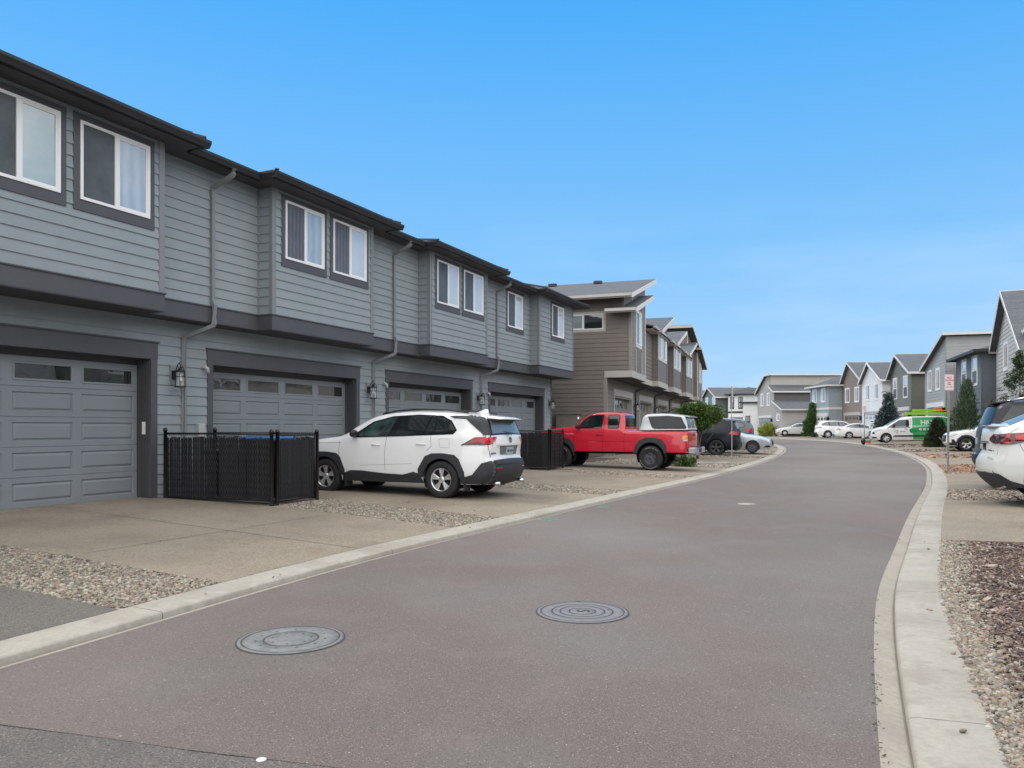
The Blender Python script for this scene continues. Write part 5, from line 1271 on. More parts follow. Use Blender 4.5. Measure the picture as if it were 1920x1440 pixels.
    def bandpt(s, y, z, e, end='rear'):
        a, b, t = s.atz(z, end); x = s.P[a][0]*(1-t)+s.P[b][0]*t; n = s.N[a]*(1-t)+s.N[b]*t; n = n/np.linalg.norm(n); w_ = s.W(x, z)
        c = s.crown[0]*n[1]**2 + s.crown[1]*n[0]**2; k = c*(1-min(1, abs(y)/w_)**2.2)+e; return (x+n[0]*k, y, z+n[1]*k)
    def line(s, pts, wd=.009, m='seam', name='panel_gap', sides=(1, -1), par=None):
        Q = refine(pts, .08, False); res = []
        for sd in sides:
            mb = MB(); L_, R__ = [], []
            for i, (x, z) in enumerate(Q):
                a = Q[max(0, i-1)]; b = Q[min(len(Q)-1, i+1)]; dx, dz = b[0]-a[0], b[1]-a[1]; l = math.hypot(dx, dz) or 1; nx, nz = -dz/l*wd/2, dx/l*wd/2
                L_.append((x+nx, sd*(s.W(x+nx, z+nz)+.0025), z+nz)); R__.append((x-nx, sd*(s.W(x-nx, z-nz)+.0025), z-nz))
            n = len(Q); mb.add(L_+R__, [(i, i+1, n+i+1, n+i) for i in range(n-1)], False); res.append(mb.build(name, m, par or s.root))
        return res
def make_wheel(root, x, y, r, w_, rimr, style, m='alloy', spokes=5, side=1, white=False):
    """wheel standing at x, y; 'side' +1 faces left"""
    mb = MB(); c = (x, y, r); pr = [(rimr, -.5*w_), (r*.90, -.5*w_), (r*.975, -.42*w_), (r, -.28*w_), (r, .28*w_), (r*.975, .42*w_), (r*.90, .5*w_), (rimr, .5*w_), (rimr-.012, .42*w_), (rimr-.012, -.42*w_)]
    mb.lathe(pr, 40, axis='y', c=c, closed=True)
    for k in (-.12, .12): mb.lathe([(r+.001, (k-.02)*w_), (r*.985, k*w_), (r+.001, (k+.02)*w_)], 40, axis='y', c=c)
    t = mb.build('wheel', 'tyre', root)
    f = side; o = f*.42*w_
    mb = MB(); mb.lathe([(rimr+.004, o), (rimr+.006, o+f*.008), (rimr-.016, o+f*.01), (rimr-.022, o-f*.03), (rimr-.03, -o*.6)], 40, axis='y', c=c)
    hub = .062; mb.lathe([(.001, o-f*.004), (hub*.55, o-f*.004), (hub, o-f*.012), (hub*1.1, o-f*.05)], 20, axis='y', c=c)
    for k in range(spokes):
        a = 2*math.pi*k/spokes+.3
        arms = [(0, .050, .036)] if style == 's' else [(-.16, .030, .030), (.16, .030, .030)] if style == 'd' else [(0, .075, .10)]
        for off, w0, w1 in arms:
            d = Vector((math.cos(a), 0, math.sin(a))); d2 = Vector((math.cos(a+off), 0, math.sin(a+off))); q = Vector((-d.z, 0, d.x)); q2 = Vector((-d2.z, 0, d2.x))
            C0 = Vector(c)+Vector((0, o-f*.014, 0)); C1 = Vector(c)+Vector((0, o-f*.006, 0)); th = Vector((0, -f*.03, 0)); rr = rimr-.014
            a0, b0 = C0+d*hub*.8-q*w0*.7, C0+d*hub*.8+q*w0*.7; a1, b1 = C1+d2*rr-q2*w1, C1+d2*rr+q2*w1; m0, m1 = (C0+d*hub+Vector((0, f*.006, 0))), C1+d2*rr+Vector((0, f*.004, 0))
            mb.add([a0, m0, b0, b1, m1, a1, a0+th, b0+th, b1+th, a1+th], [(0,1,4,5),(1,2,3,4),(0,5,9,6),(2,7,8,3),(0,6,7,2,1)], False)
    mb.build('rim', m, t)
    mb = MB(); mb.lathe([(.001, o-f*.055), (rimr-.03, o-f*.055)], 24, axis='y', c=c); mb.build('dark_wheel_backing', 'well', t)  # near-black disc stands in for the shade between the spokes
    if white:
        mb = MB(); k = 60; rr0, rr1 = r*.80, r*.86; yo = y+f*(.5*w_+.003)
        for i in range(k):
            a = 2*math.pi*i/k
            if (1.0 < a < 2.5 and random.random() < .8) or (3.9 < a < 6.0 and random.random() < .9):
                a1 = a+2*math.pi/k*.8; mb.add([(x+q*math.cos(b), yo, r+q*math.sin(b)) for q, b in ((rr0+.008, a), (rr1-.004, a), (rr1-.004, a1), (rr0+.008, a1))], [(0,1,2,3)], False)
        mb.build('tyre_lettering', 'pipe', t)
    return t
def wheels(car, xs, r, wd, rimr, style, m, spokes, track, white=False):
    for x in xs:
        for s_ in (1, -1): make_wheel(car.root, x, s_*(track-wd/2), r, wd, rimr, style, m, spokes, s_, white)
def mirror(car, x, z, m, y=None, big=1.0):
    for s_ in (1, -1):
        w_ = car.W(x, z)-.02; mb = MB(); mb.smooth = True
        mb.tube([(x, s_*w_, z-.02), (x-.01, s_*(w_+.08), z+.01)], .028, 6)
        c = Vector((x-.03, s_*(w_+.16), z+.03)); vs = []; fs = []
        for i in range(7):
            for j in range(10):
                a, b = math.pi*i/6, 2*math.pi*j/10; sx = math.copysign(abs(math.cos(b)*math.sin(a))**.7, math.cos(b)); sy = math.copysign(abs(math.cos(a))**.7, math.cos(a)); sz = math.copysign(abs(math.sin(b)*math.sin(a))**.7, math.sin(b))
                vs.append((c.x+.055*sx*big, c.y+.105*sy*big, c.z+.075*sz*big))
        for i in range(6):
            for j in range(10): fs.append((i*10+j, i*10+(j+1)%10, (i+1)*10+(j+1)%10, (i+1)*10+j))
        mb.add(vs, fs, True); mb.build('mirror', m, car.root)
def handle(car, x, z, m, seamm='seam'):
    for s_ in (1, -1):
        mb = MB(); y = lambda xx, e: s_*(car.W(xx, z)+e); mb.tube([(x-.10, y(x-.1, .002), z), (x-.085, y(x, .026), z+.004), (x+.085, y(x, .026), z+.008), (x+.10, y(x+.1, .002), z+.006)], .013, 6); mb.build('door_handle', m, car.root)
def place(name, label, cat, P, heading, z):
    """local +x points along the heading"""
    return thing(name, label, cat, (P[0], P[1], z), math.atan2(heading[1], heading[0]))
HA = (-CA, SA)         # nose towards the grey row
def padz(side, x, y):
    P = LE if side < 0 else RE_
    d = min(((p-V2(x, y)).length for p in P)); return G(y)+.045+(SL if side < 0 else SR)*max(0, d-.47)
def ring(xc, rc, zc, outer, sw=None): return outer

# --- white suv (rear axle at x=0)
def white_suv():
    p = A(-7.50, 13.78); r = place('parked_suv', 'white suv with black arches and red tail lamps parked by the near bin enclosure', 'car', p, HA, .085)
    WB_, RT = 2.78, .362
    c = Car(r, [(3.50,.28),(3.64,.36),(3.70,.55),(3.70,.78),(3.60,.95),(3.38,1.04),(2.95,1.13),(2.42,1.20),(2.08,1.40),(1.68,1.585),(1.20,1.665),(.65,1.69),(.05,1.665),(-.45,1.615),(-.80,1.555),(-.86,1.50),(-.96,1.22),(-.99,1.06),(-.955,.88),(-.96,.78),(-1.03,.70),(-1.04,.52),(-.93,.33),(-.84,.28)],
            [(0, .37, .415), (WB_, .37, .415)], .28, .925, 1.20, .30, r=.10, taper=(1.0, .17, .21), crown=(.035, .065), bulge=.02, h=.085)
    c.body('pwhite')
    # side glass: one dark surround, panes on top
    c.side('window_surround', 'trimblk', [(2.10,1.165),(2.02,1.27),(1.66,1.49),(1.20,1.595),(.60,1.622),(.05,1.598),(-.16,1.50),(-.30,1.32),(-.24,1.235),(.30,1.215),(1.20,1.19)], .008)
    c.side('side_window', 'cglassg', [(1.98,1.19),(1.90,1.30),(1.62,1.465),(1.20,1.565),(1.08,1.575),(1.27,1.20)], .014)
    c.side('side_window', 'cglass', [(.93,1.59),(.62,1.60),(.30,1.60),(.46,1.225),(1.10,1.205)], .014)
    c.side('side_window', 'cglass', [(.26,1.595),(.20,1.593),(.20,1.235),(.42,1.228)], .014)
    c.side('side_window', 'cglass', [(.155,1.59),(.06,1.575),(-.13,1.48),(-.26,1.33),(-.215,1.255),(.155,1.24)], .014)
    c.side('roof_pillar', 'clad', [(-.10,1.592),(-.20,1.55),(-.46,1.535),(-.86,1.225),(-.99,1.215),(-.87,1.53),(-.55,1.585)], .016)
    # doors
    for q in ([(2.42,1.18),(2.43,.80),(2.40,.56)], [(1.27,1.19),(1.30,.85),(1.28,.52)], [(.25,1.21),(.22,1.0),(.33,.92)], [(-.93,1.04),(-.955,.80)]): c.line(q, .008)
    c.line([(2.38,1.06),(3.0,1.05),(3.5,.98)], .006)
    c.line([(1.9,.60),(1.3,.63),(.65,.66)], .005)
    c.line([(.06,1.15),(-.17,1.15),(-.18,.98),(.03,.98),(.06,1.15)], .005, name='fuel_door')
    handle(c, 1.52, 1.02, 'pwhite'); handle(c, .46, 1.04, 'pwhite')
    # cladding: arches, sills, rear bumper corner
    def arch(cx):
        inner = arcpts(cx, .37, .40, 5, 175, 16)
        return [(cx-.51,.40),(cx-.50,.52),(cx-.39,.765),(cx-.29,.845),(cx-.04,.872),(cx+.20,.868),(cx+.35,.81),(cx+.51,.56),(cx+.50,.44)] + inner
    for cx in (0, WB_): c.side('wheel_arch_trim', 'clad', arch(cx), .022, depth=.05)
    c.side('sill_cladding', 'clad', [(.40,.285),(.47,.46),(.62,.50),(.86,.44),(1.3,.455),(1.85,.50),(2.12,.50),(2.30,.44),(2.36,.285)], .014, depth=.04)
    c.side('bumper_corner', 'clad', [(-.40,.30),(-.42,.40),(-.66,.47),(-.83,.69),(-.97,.73),(-1.06,.70),(-1.06,.52),(-.96,.32),(-.84,.29)], .020, depth=.03)
    c.band('rear_bumper', 'clad', [(-.92,.30),(.92,.30),(.92,.70),(.88,.735),(-.88,.735),(-.92,.70)], 'rear', .018)
    c.band('bumper_insert', 'trimblk', [(-.72,.64),(.72,.64),(.72,.66),(-.72,.66)], 'rear', .02)
    c.band('bumper_reflector', 'tail', [(.45,.585),(.75,.585),(.75,.605),(.45,.605)], 'rear', .02); c.band('bumper_reflector', 'tail', [(-.45,.585),(-.75,.585),(-.75,.605),(-.45,.605)], 'rear', .02)
    for s_ in (1, -1):
        mb = MB(); mb.tube([(-.92, s_*.55, .31), (-1.09, s_*.55, .29)], .035, 10); mb.build('exhaust_tip', 'chrome', r)
    # tail lamps wrap round the corner
    c.side('tail_lamp_housing', 'taildk', [(-.42,1.03),(-.60,1.13),(-.72,1.195),(-.97,1.195),(-1.01,1.04)], .012)
    c.side('tail_lamp', 'tail', [(-.58,1.075),(-.70,1.165),(-.72,1.185),(-.97,1.185),(-1.01,1.07),(-.88,1.05),(-.82,1.085)], .020)
    for s_ in (1, -1):
        c.band('tail_lamp', 'taillt', [(s_*.90,1.05),(s_*.58,1.10),(s_*.50,1.185),(s_*.90,1.19)], 'rear', .008)
        c.band('tail_lamp', 'tail', [(s_*.90,1.135),(s_*.60,1.135),(s_*.54,1.18),(s_*.90,1.185)], 'rear', .013)
    c.band('rear_window', 'cglassl', [(-.62,1.245),(.62,1.245),(.56,1.49),(-.56,1.49)], 'rear', .010)
    c.band('window_surround', 'trimblk', [(-.80,1.215),(.80,1.215),(.72,1.53),(-.72,1.53)], 'rear', .004)
    mb = MB(); mb.smooth = True; mb.tube([(-1.07, -.02, 1.24), (-1.065, .16, 1.27), (-1.05, .30, 1.29)], [.022, .014, .006], 6); mb.build('rear_wiper', 'black', r)
    sp_ = MB(); sp_.add([(x, y, z) for x, ws, zt, zb in ((-.52, .60, 1.625, 1.57), (-.80, .595, 1.595, 1.535), (-1.0, .575, 1.565, 1.525), (-1.09, .545, 1.545, 1.525)) for y, z in ((-ws, zt-.02), (-ws*.55, zt+.006), (0, zt+.012), (ws*.55, zt+.006), (ws, zt-.02), (ws*.97, zb), (-ws*.97, zb))], [(7*i+j, 7*i+(j+1)%7, 7*i+7+(j+1)%7, 7*i+7+j) for i in range(3) for j in range(7)] + [tuple(range(21, 28)), tuple(range(6, -1, -1))], True); sp_.build('roof_spoiler', 'pwhite', r)
    mb = MB(); mb.prism([(-.84, -.57, 1.505), (-.84, .57, 1.505), (-1.07, .53, 1.518), (-1.07, -.53, 1.518)], (0, 0, .010)); mb.build('spoiler_underside', 'black', r)
    c.line([(-.78,1.03),(-.98,1.03)], .006)
    c.band('tailgate_trim', 'pwhite', [(-.52,1.03),(.52,1.03),(.52,1.055),(-.52,1.055)], 'rear', .03)
    c.band('number_plate_recess', 'seam', [(-.36,.83),(.36,.83),(.42,1.02),(-.42,1.02)], 'rear', .001, depth=.001)
    for s_ in (-1, 1): c.band('panel_gap', 'seam', [(s_*.80,.79),(s_*.806,.79),(s_*.80,1.2),(s_*.794,1.2)], 'rear', .003)
    pl = c.band('number_plate', 'platem', [(-.155,.84),(.155,.84),(.155,1.0),(-.155,1.0)], 'rear', .016)
    mb = MB(); add_text(mb, '482 KLP', .075, lambda u, v, w_: c.bandpt(-u, .92+v, .018+w_), bold=.001); mb.build('plate_number', 'ink', pl)
    mb = MB(); add_text(mb, 'RAV4', .055, lambda u, v, w_: c.bandpt(-u+.60, .87+v, .004+w_), bold=.002, spacing=1.25); mb.build('badge_lettering', 'ink', r)
    mb = MB()
    for (rx, rz_) in ((.062, .042), (.022, .042)):
        k = 20; pts = [c.bandpt(rx*math.cos(2*math.pi*i/k), 1.12+rz_*math.sin(2*math.pi*i/k), .01) for i in range(k+1)]; mb.tube(pts, .005, 5, False)
    k = 20; mb.tube([c.bandpt(.05*math.cos(2*math.pi*i/k), 1.142+.014*math.sin(2*math.pi*i/k), .01) for i in range(k+1)], .004, 5, False); mb.build('badge', 'ink', r)
    # roof rails, antenna, lamps, grille
    for s_ in (1, -1):
        mb = MB(); mb.tube([(1.55, s_*.60, 1.645), (1.2, s_*.63, 1.705), (.6, s_*.645, 1.735), (0, s_*.64, 1.715), (-.45, s_*.62, 1.655)], .016, 6); mb.build('roof_rail', 'black', r)
    mb = MB(); mb.smooth = True; mb.prism([(-.28, -.015, 1.66), (-.58, -.02, 1.63), (-.56, 0, 1.735), (-.50, 0, 1.735)], (0, .03, 0)); mb.build('antenna_fin', 'pwhite', r)
    c.band('windscreen', 'cglass', [(-.72,1.225),(.72,1.225),(.62,1.62),(-.62,1.62)], 'front', .006)
    c.side('headlight', 'clear', [(3.20,.93),(3.55,.86),(3.66,.86),(3.60,.95),(3.30,1.03)], .006); c.band('grille', 'trimblk', [(-.6,.40),(.6,.40),(.66,.85),(-.66,.85)], 'front', .008)
    c.side('bumper_corner', 'clad', [(3.20,.30),(3.26,.44),(3.45,.52),(3.68,.55),(3.62,.36),(3.5,.30)], .010)
    mirror(c, 2.02, 1.22, 'black')
    for s_ in (1, -1):
        for x in (-.50, 2.28): mb = MB(); mb.box(x-.01, x+.01, s_*.66 - .0, s_*.90, .16, .42) if s_ > 0 else mb.box(x-.01, x+.01, -.90, -.66, .16, .42); mb.build('mud_flap', 'clad', r)
    wheels(c, (0, WB_), RT, .235, .232, 'd', 'alloy', 5, .925)
    return r
white_suv()

def pickup():
    p = A(-6.37, 25.05); r = place('pickup_truck', 'red extended cab pickup truck with a white canopy over its bed', 'pickup truck', p, HA, .085)
    WB_, RT = 3.10, .392
    c = Car(r, [(3.80,.56),(3.92,.66),(3.95,.95),(3.88,1.18),(3.70,1.27),(3.2,1.35),(2.66,1.40),(2.60,1.42),(2.36,1.66),(2.12,1.80),(1.85,1.855),(1.47,1.87),(1.05,1.845),(.95,1.80),(.91,1.70),(.885,1.42),(.88,1.32),(.86,1.275),(.78,1.268),(.0,1.268),(-1.0,1.268),(-1.13,1.262),(-1.165,1.22),(-1.17,1.0),(-1.165,.80),(-1.15,.62),(-1.10,.58)],
            [(0, .44, .47), (WB_, .44, .47)], .58, .825, 1.31, .26, r=.06, taper=(.7, .16, .03), crown=(.02, .03), bulge=.02, h=.09, wlow=0)
    c.body('pred')
    c.side('side_window', 'trimblk', [(2.54,1.335),(2.32,1.62),(2.10,1.765),(1.90,1.80),(1.60,1.80),(1.66,1.335)], .004)
    c.side('side_window', 'cglass', [(2.46,1.355),(2.26,1.62),(2.07,1.74),(1.90,1.775),(1.66,1.775),(1.71,1.355)], .008)
    c.side('rear_side_window', 'trimblk', [(1.48,1.72),(1.46,1.36),(1.43,1.33),(1.11,1.33),(1.08,1.36),(1.05,1.70),(1.07,1.77),(1.12,1.80),(1.40,1.80),(1.46,1.77)], .006)
    c.side('rear_side_window', 'cglass', [(1.45,1.71),(1.43,1.37),(1.41,1.355),(1.13,1.355),(1.11,1.37),(1.08,1.69),(1.10,1.75),(1.14,1.775),(1.38,1.775),(1.43,1.75)], .011)
    for q in ([(2.62,1.32),(2.62,.95),(2.55,.60)], [(1.58,1.80),(1.60,1.3),(1.61,.62)], [(.87,1.30),(.885,.95),(.87,.60)]): c.line(q, .010, 'seamr')
    c.line([(2.6,.93),(1.2,.92),(.5,.91)], .007, 'seamr')
    handle(c, 1.74, 1.12, 'black')
    c.band('cab_rear_window', 'trimblk', [(-.60,1.40),(.60,1.40),(.56,1.76),(-.56,1.76)], 'rear', .006)
    for cx, k in ((0, 1), (WB_, 1)):
        inner = arcpts(cx, .44, .455, 12, 168, 16); c.side('wheel_arch_trim', 'clad', [(cx-.53,.57),(cx-.50,.80),(cx-.36,.99),(cx-.12,1.045),(cx+.16,1.04),(cx+.38,.95),(cx+.52,.74),(cx+.57,.56)] + inner, .045, depth=.06)
    c.side('tail_lamp', 'tail', [(-1.04,.90),(-1.05,1.10),(-1.13,1.17),(-1.17,1.16),(-1.17,.90)], .010); c.side('indicator_lamp', 'amber', [(-1.00,1.0),(-1.03,1.10),(-1.11,1.15),(-1.16,1.12),(-1.16,1.0)], .014)
    c.side('reversing_lamp', 'clear', [(-1.04,.94),(-1.04,.99),(-1.16,.99),(-1.16,.94)], .016)
    for s_ in (1, -1): c.band('tail_lamp', 'tail', [(s_*.70,.86),(s_*.80,.86),(s_*.80,1.15),(s_*.70,1.15)], 'rear', .012)
    c.band('tailgate', 'pred', [(-.66,.70),(.66,.70),(.66,1.24),(-.66,1.24)], 'rear', .014); c.band('tailgate_handle', 'black', [(-.10,1.10),(.10,1.10),(.10,1.17),(-.10,1.17)], 'rear', .026)
    mb = MB(); mb.prism([(-1.21, -.80, .52), (-1.24, -.80, .72), (-1.40, -.72, .72), (-1.42, -.70, .56)], (0, 1.6 if False else 0, 0)) if False else None
    mb.bbox(-1.42, -1.20, -.80, .80, .56, .74, .03); mb.box(-1.36, -1.2, -.3, .3, .48, .57); mb.build('rear_bumper', 'galv', r); mb = MB(); mb.box(-1.425, -1.20, -.45, .45, .745, .755); mb.box(-1.425, -1.418, -.2, .2, .58, .70); mb.build('bumper_step_pad', 'clad', r)
    c.band('windscreen', 'cglass', [(-.66,1.43),(.66,1.43),(.58,1.80),(-.58,1.80)], 'front', .006); c.band('grille', 'chrome', [(-.5,.85),(.5,.85),(.5,1.15),(-.5,1.15)], 'front', .01); c.side('headlight', 'clear', [(3.72,.92),(3.92,.92),(3.90,1.15),(3.74,1.12)], .01)
    mirror(c, 2.50, 1.37, 'black')
    mb = MB(); add_text(mb, 'TACOMA', .075, lambda u, v, w_: (2.78-u, c.W(2.78-u, 1.16+v)+.004+w_, 1.16+v), bold=.002, spacing=1.1); mb.build('door_lettering', 'taillt', r)
    mb = MB()   # frame rails and exhaust under the bed
    mb.box(-1.0, 3.3, -.42, -.34, .50, .62); mb.box(-1.0, 3.3, .34, .42, .50, .62); mb.tube([(0, -.6, .40), (0, .6, .40)], .05, 8); mb.lathe([(.001, -.11), (.10, -.09), (.13, 0), (.10, .09), (.001, .11)], 12, axis='y', c=(0, .1, .39)); mb.build('chassis', 'well', r)
    mb = MB(); mb.smooth = True; mb.lathe([(.001, .03), (.055, .02), (.075, -.02), (.07, -.05), (.001, -.06)], 14, axis='x', c=(2.54, .66, 1.66)); mb.build('spotlight', 'chrome', r)
    # canopy
    k = Car(r, [(.40,1.29),(.35,1.45),(.31,1.66),(.27,1.73),(.18,1.785),(-.1,1.81),(-.5,1.805),(-.85,1.765),(-1.03,1.73),(-1.07,1.69),(-1.13,1.50),(-1.175,1.30)], [], 1.275, .775, 1.30, .16, r=.06, taper=(.25, .03, .02), crown=(.025, .03), bulge=0, h=.09, wlow=0)
    k.body('pcap', 'canopy')
    k.side('canopy_window', 'cglassm', [(.12,1.725),(-.55,1.745),(-.96,1.70),(-1.13,1.37),(-1.11,1.325),(-.10,1.325),(-.02,1.38)], .012)
    k.band('canopy_front', 'trimblk', [(-.74,1.30),(.74,1.30),(.66,1.70),(-.66,1.70)], 'front', .006); k.band('canopy_rear_window', 'cglassl', [(-.66,1.36),(.66,1.36),(.60,1.64),(-.60,1.64)], 'rear', .006)
    mb = MB(); mb.prism([(-.80, -.62, 1.765), (-.80, .62, 1.765), (-1.19, .58, 1.70), (-1.19, -.58, 1.70)], (0, 0, .03)); mb.build('canopy_spoiler', 'pcap', r)
    mb = MB(); mb.prism([(-1.02, -.58, 1.665), (-1.02, .58, 1.665), (-1.17, .55, 1.69), (-1.17, -.55, 1.69)], (0, 0, .012)); mb.build('spoiler_underside', 'black', r)
    for s_ in (1, -1): mb = MB(); mb.tube([(.0, s_*.50, 1.885), (-.6, s_*.50, 1.875)], .014, 6); mb.build('roof_rail', 'clad', r)
    wheels(c, (0, WB_), RT, .265, .20, 'f', 'alloyd', 5, .87, True)
pickup()

def van():
    hd = Vector((-.957, .29)).normalized(); fw = V2(26.16, 53.7); left = V2(-hd.y, hd.x); rear = fw - hd*3.06 - left*.85
    r = place('panel_van', 'white and green wrapped delivery van with lime ladders on its roof', 'van', rear, hd, padz(1, rear.x, rear.y)+.02)
    c = Car(r, [(3.80,.22),(3.93,.34),(3.97,.60),(3.92,.80),(3.75,.95),(3.35,1.08),(3.02,1.16),(2.55,1.46),(2.15,1.70),(1.85,1.79),(1.4,1.83),(0,1.85),(-.70,1.83),(-.82,1.74),(-.88,1.3),(-.90,.8),(-.90,.40),(-.86,.25),(-.80,.22)],
            [(0, .34, .38), (3.06, .34, .38)], .22, .90, 1.08, .14, r=.09, taper=(.8, .17, .04), crown=(.03, .07), h=.11, bulge=.02)
    c.body('pwhite')
    c.side('wrap_panel', 'wrap', [(1.42,1.80),(1.38,1.45),(1.42,1.1),(1.46,.80),(1.38,.60),(1.35,.25),(.55,.25),(.45,.52),(.25,.72),(-.0,.77),(-.25,.72),(-.42,.52),(-.50,.25),(-.86,.27),(-.89,.8),(-.86,1.3),(-.79,1.70),(-.6,1.80)], .003)
    c.side('wrap_shape', 'wrapd', [(1.62,.86),(1.56,.98),(1.40,1.05),(1.22,1.02),(1.0,1.10),(.4,1.16),(-.3,1.15),(-.88,1.05),(-.88,.82),(-.3,.80),(.5,.80),(1.0,.75),(1.3,.70),(1.52,.72)], .007)
    c.side('side_window', 'cglassl', [(2.92,1.10),(2.55,1.36),(2.25,1.55),(1.70,1.59),(1.64,1.10)], .006); c.side('window_surround', 'trimblk', [(3.0,1.07),(2.95,1.10),(2.50,1.42),(2.25,1.585),(1.62,1.62),(1.58,1.07)], .003)
    c.side('side_window', 'trimblk', [(1.80,1.12),(1.80,1.59),(1.66,1.59),(1.64,1.12)], .008)
    c.side('rub_strip', 'clad', [(2.66,.44),(2.5,.54),(1.2,.56),(.48,.56),(.48,.46),(1.2,.44)], .012); c.side('bumper_corner', 'trimblk', [(3.60,.32),(3.70,.42),(3.94,.42),(3.93,.32)], .006)
    c.band('windscreen', 'cglassl', [(-.75,1.20),(.75,1.20),(.68,1.70),(-.68,1.70)], 'front', .006); c.band('grille', 'trimblk', [(-.42,.50),(.42,.50),(.5,.80),(-.5,.80)], 'front', .008)
    c.side('headlight', 'clear', [(3.35,.93),(3.60,.82),(3.88,.76),(3.88,.84),(3.62,.98)], .008); c.side('fog_lamp_surround', 'trimblk', [(3.78,.62),(3.92,.62),(3.93,.74),(3.80,.74)], .008)
    c.line([(2.98,1.06),(2.9,.8),(2.7,.4)], .012); c.line([(1.54,1.78),(1.50,1.1),(1.48,.35)], .012); handle(c, 1.80, .98, 'black')
    mb = MB(); add_text(mb, 'HiUp', .44, lambda u, v, w_: (.42-u*1.0, c.W(.42-u, 1.42+v)+.012+w_, 1.42+v), bold=.014, spacing=1.0); mb.build('wrap_lettering', 'signw', r)
    mb = MB()
    for k in (0, 1, 2):
        x0 = .92-k*.26; n = 16; mb.add([(x0, c.W(x0, .96)+.012, .96)] + [(x0+.085*math.cos(2*math.pi*i/n), c.W(x0, .96)+.012, .96+.085*math.sin(2*math.pi*i/n)) for i in range(n)], [(0, 1+i, 1+(i+1)%n) for i in range(n)], False)
    mb.build('wrap_dots', 'signw', r)
    mb = MB(); n = 20
    mb.tube([(2.42+.09*math.cos(2*math.pi*i/n), c.W(2.4, .78)+.008, .78+.09*math.sin(2*math.pi*i/n)) for i in range(17)], .012, 5, False); mb.add([(2.20, c.W(2.2,.79)+.006, .80), (1.82, c.W(1.8,.79)+.006, .80), (1.82, c.W(1.8,.79)+.006, .765), (2.20, c.W(2.2,.77)+.006, .765)], [(0,1,2,3)], False); mb.build('door_logo', 'alloyd', r)
    mirror(c, 2.62, 1.17, 'black', big=1.4)
    mb = MB()
    for x in (1.1, .1, -.7): mb.tube([(x, -.62, 1.82), (x, -.60, 1.95), (x, .60, 1.95), (x, .62, 1.82)], .02, 6)
    mb.build('roof_rack', 'galv', r)
    for k, (y0, x0, x1, zz) in enumerate(((.52, 1.75, -1.05, 2.03), (.30, 1.25, -1.0, 2.24))):
        mb = MB(); mb.bbox(x1, x0, y0-.02, y0+.02, zz-.05, zz+.11, .005); mb.bbox(x1, x0, y0-.40, y0-.36, zz-.05, zz+.11, .005)
        for i in range(9): xx = x1+.15+(x0-x1-.3)*i/8; mb.tube([(xx, y0-.37, zz), (xx, y0, zz)], .018, 6)
        lo_ = mb.build('ladder', 'lime', None); lo_.location = r.location; lo_.rotation_euler = r.rotation_euler
        tag(lo_, ('lime green ladder nearest the camera on the white and green van roof', 'second lime green ladder on the van roof, the one further from the camera')[k], 'ladder', 'ladders on the van')
    mb = MB(); mb.tube([(-.1, .3, 2.42), (-.95, .34, 2.42)], .05, 8); mb.tube([(.0, .47, 2.22), (-1.15, .48, 2.24)], .045, 6); lo_ = mb.build('pipe_bundle', 'orange', None); lo_.location = r.location; lo_.rotation_euler = r.rotation_euler; tag(lo_, 'orange poles lying on the ladders at the back of the van roof', 'poles')
    wheels(c, (0, 3.06), .335, .21, .21, 's', 'alloy', 7, .90)
van()

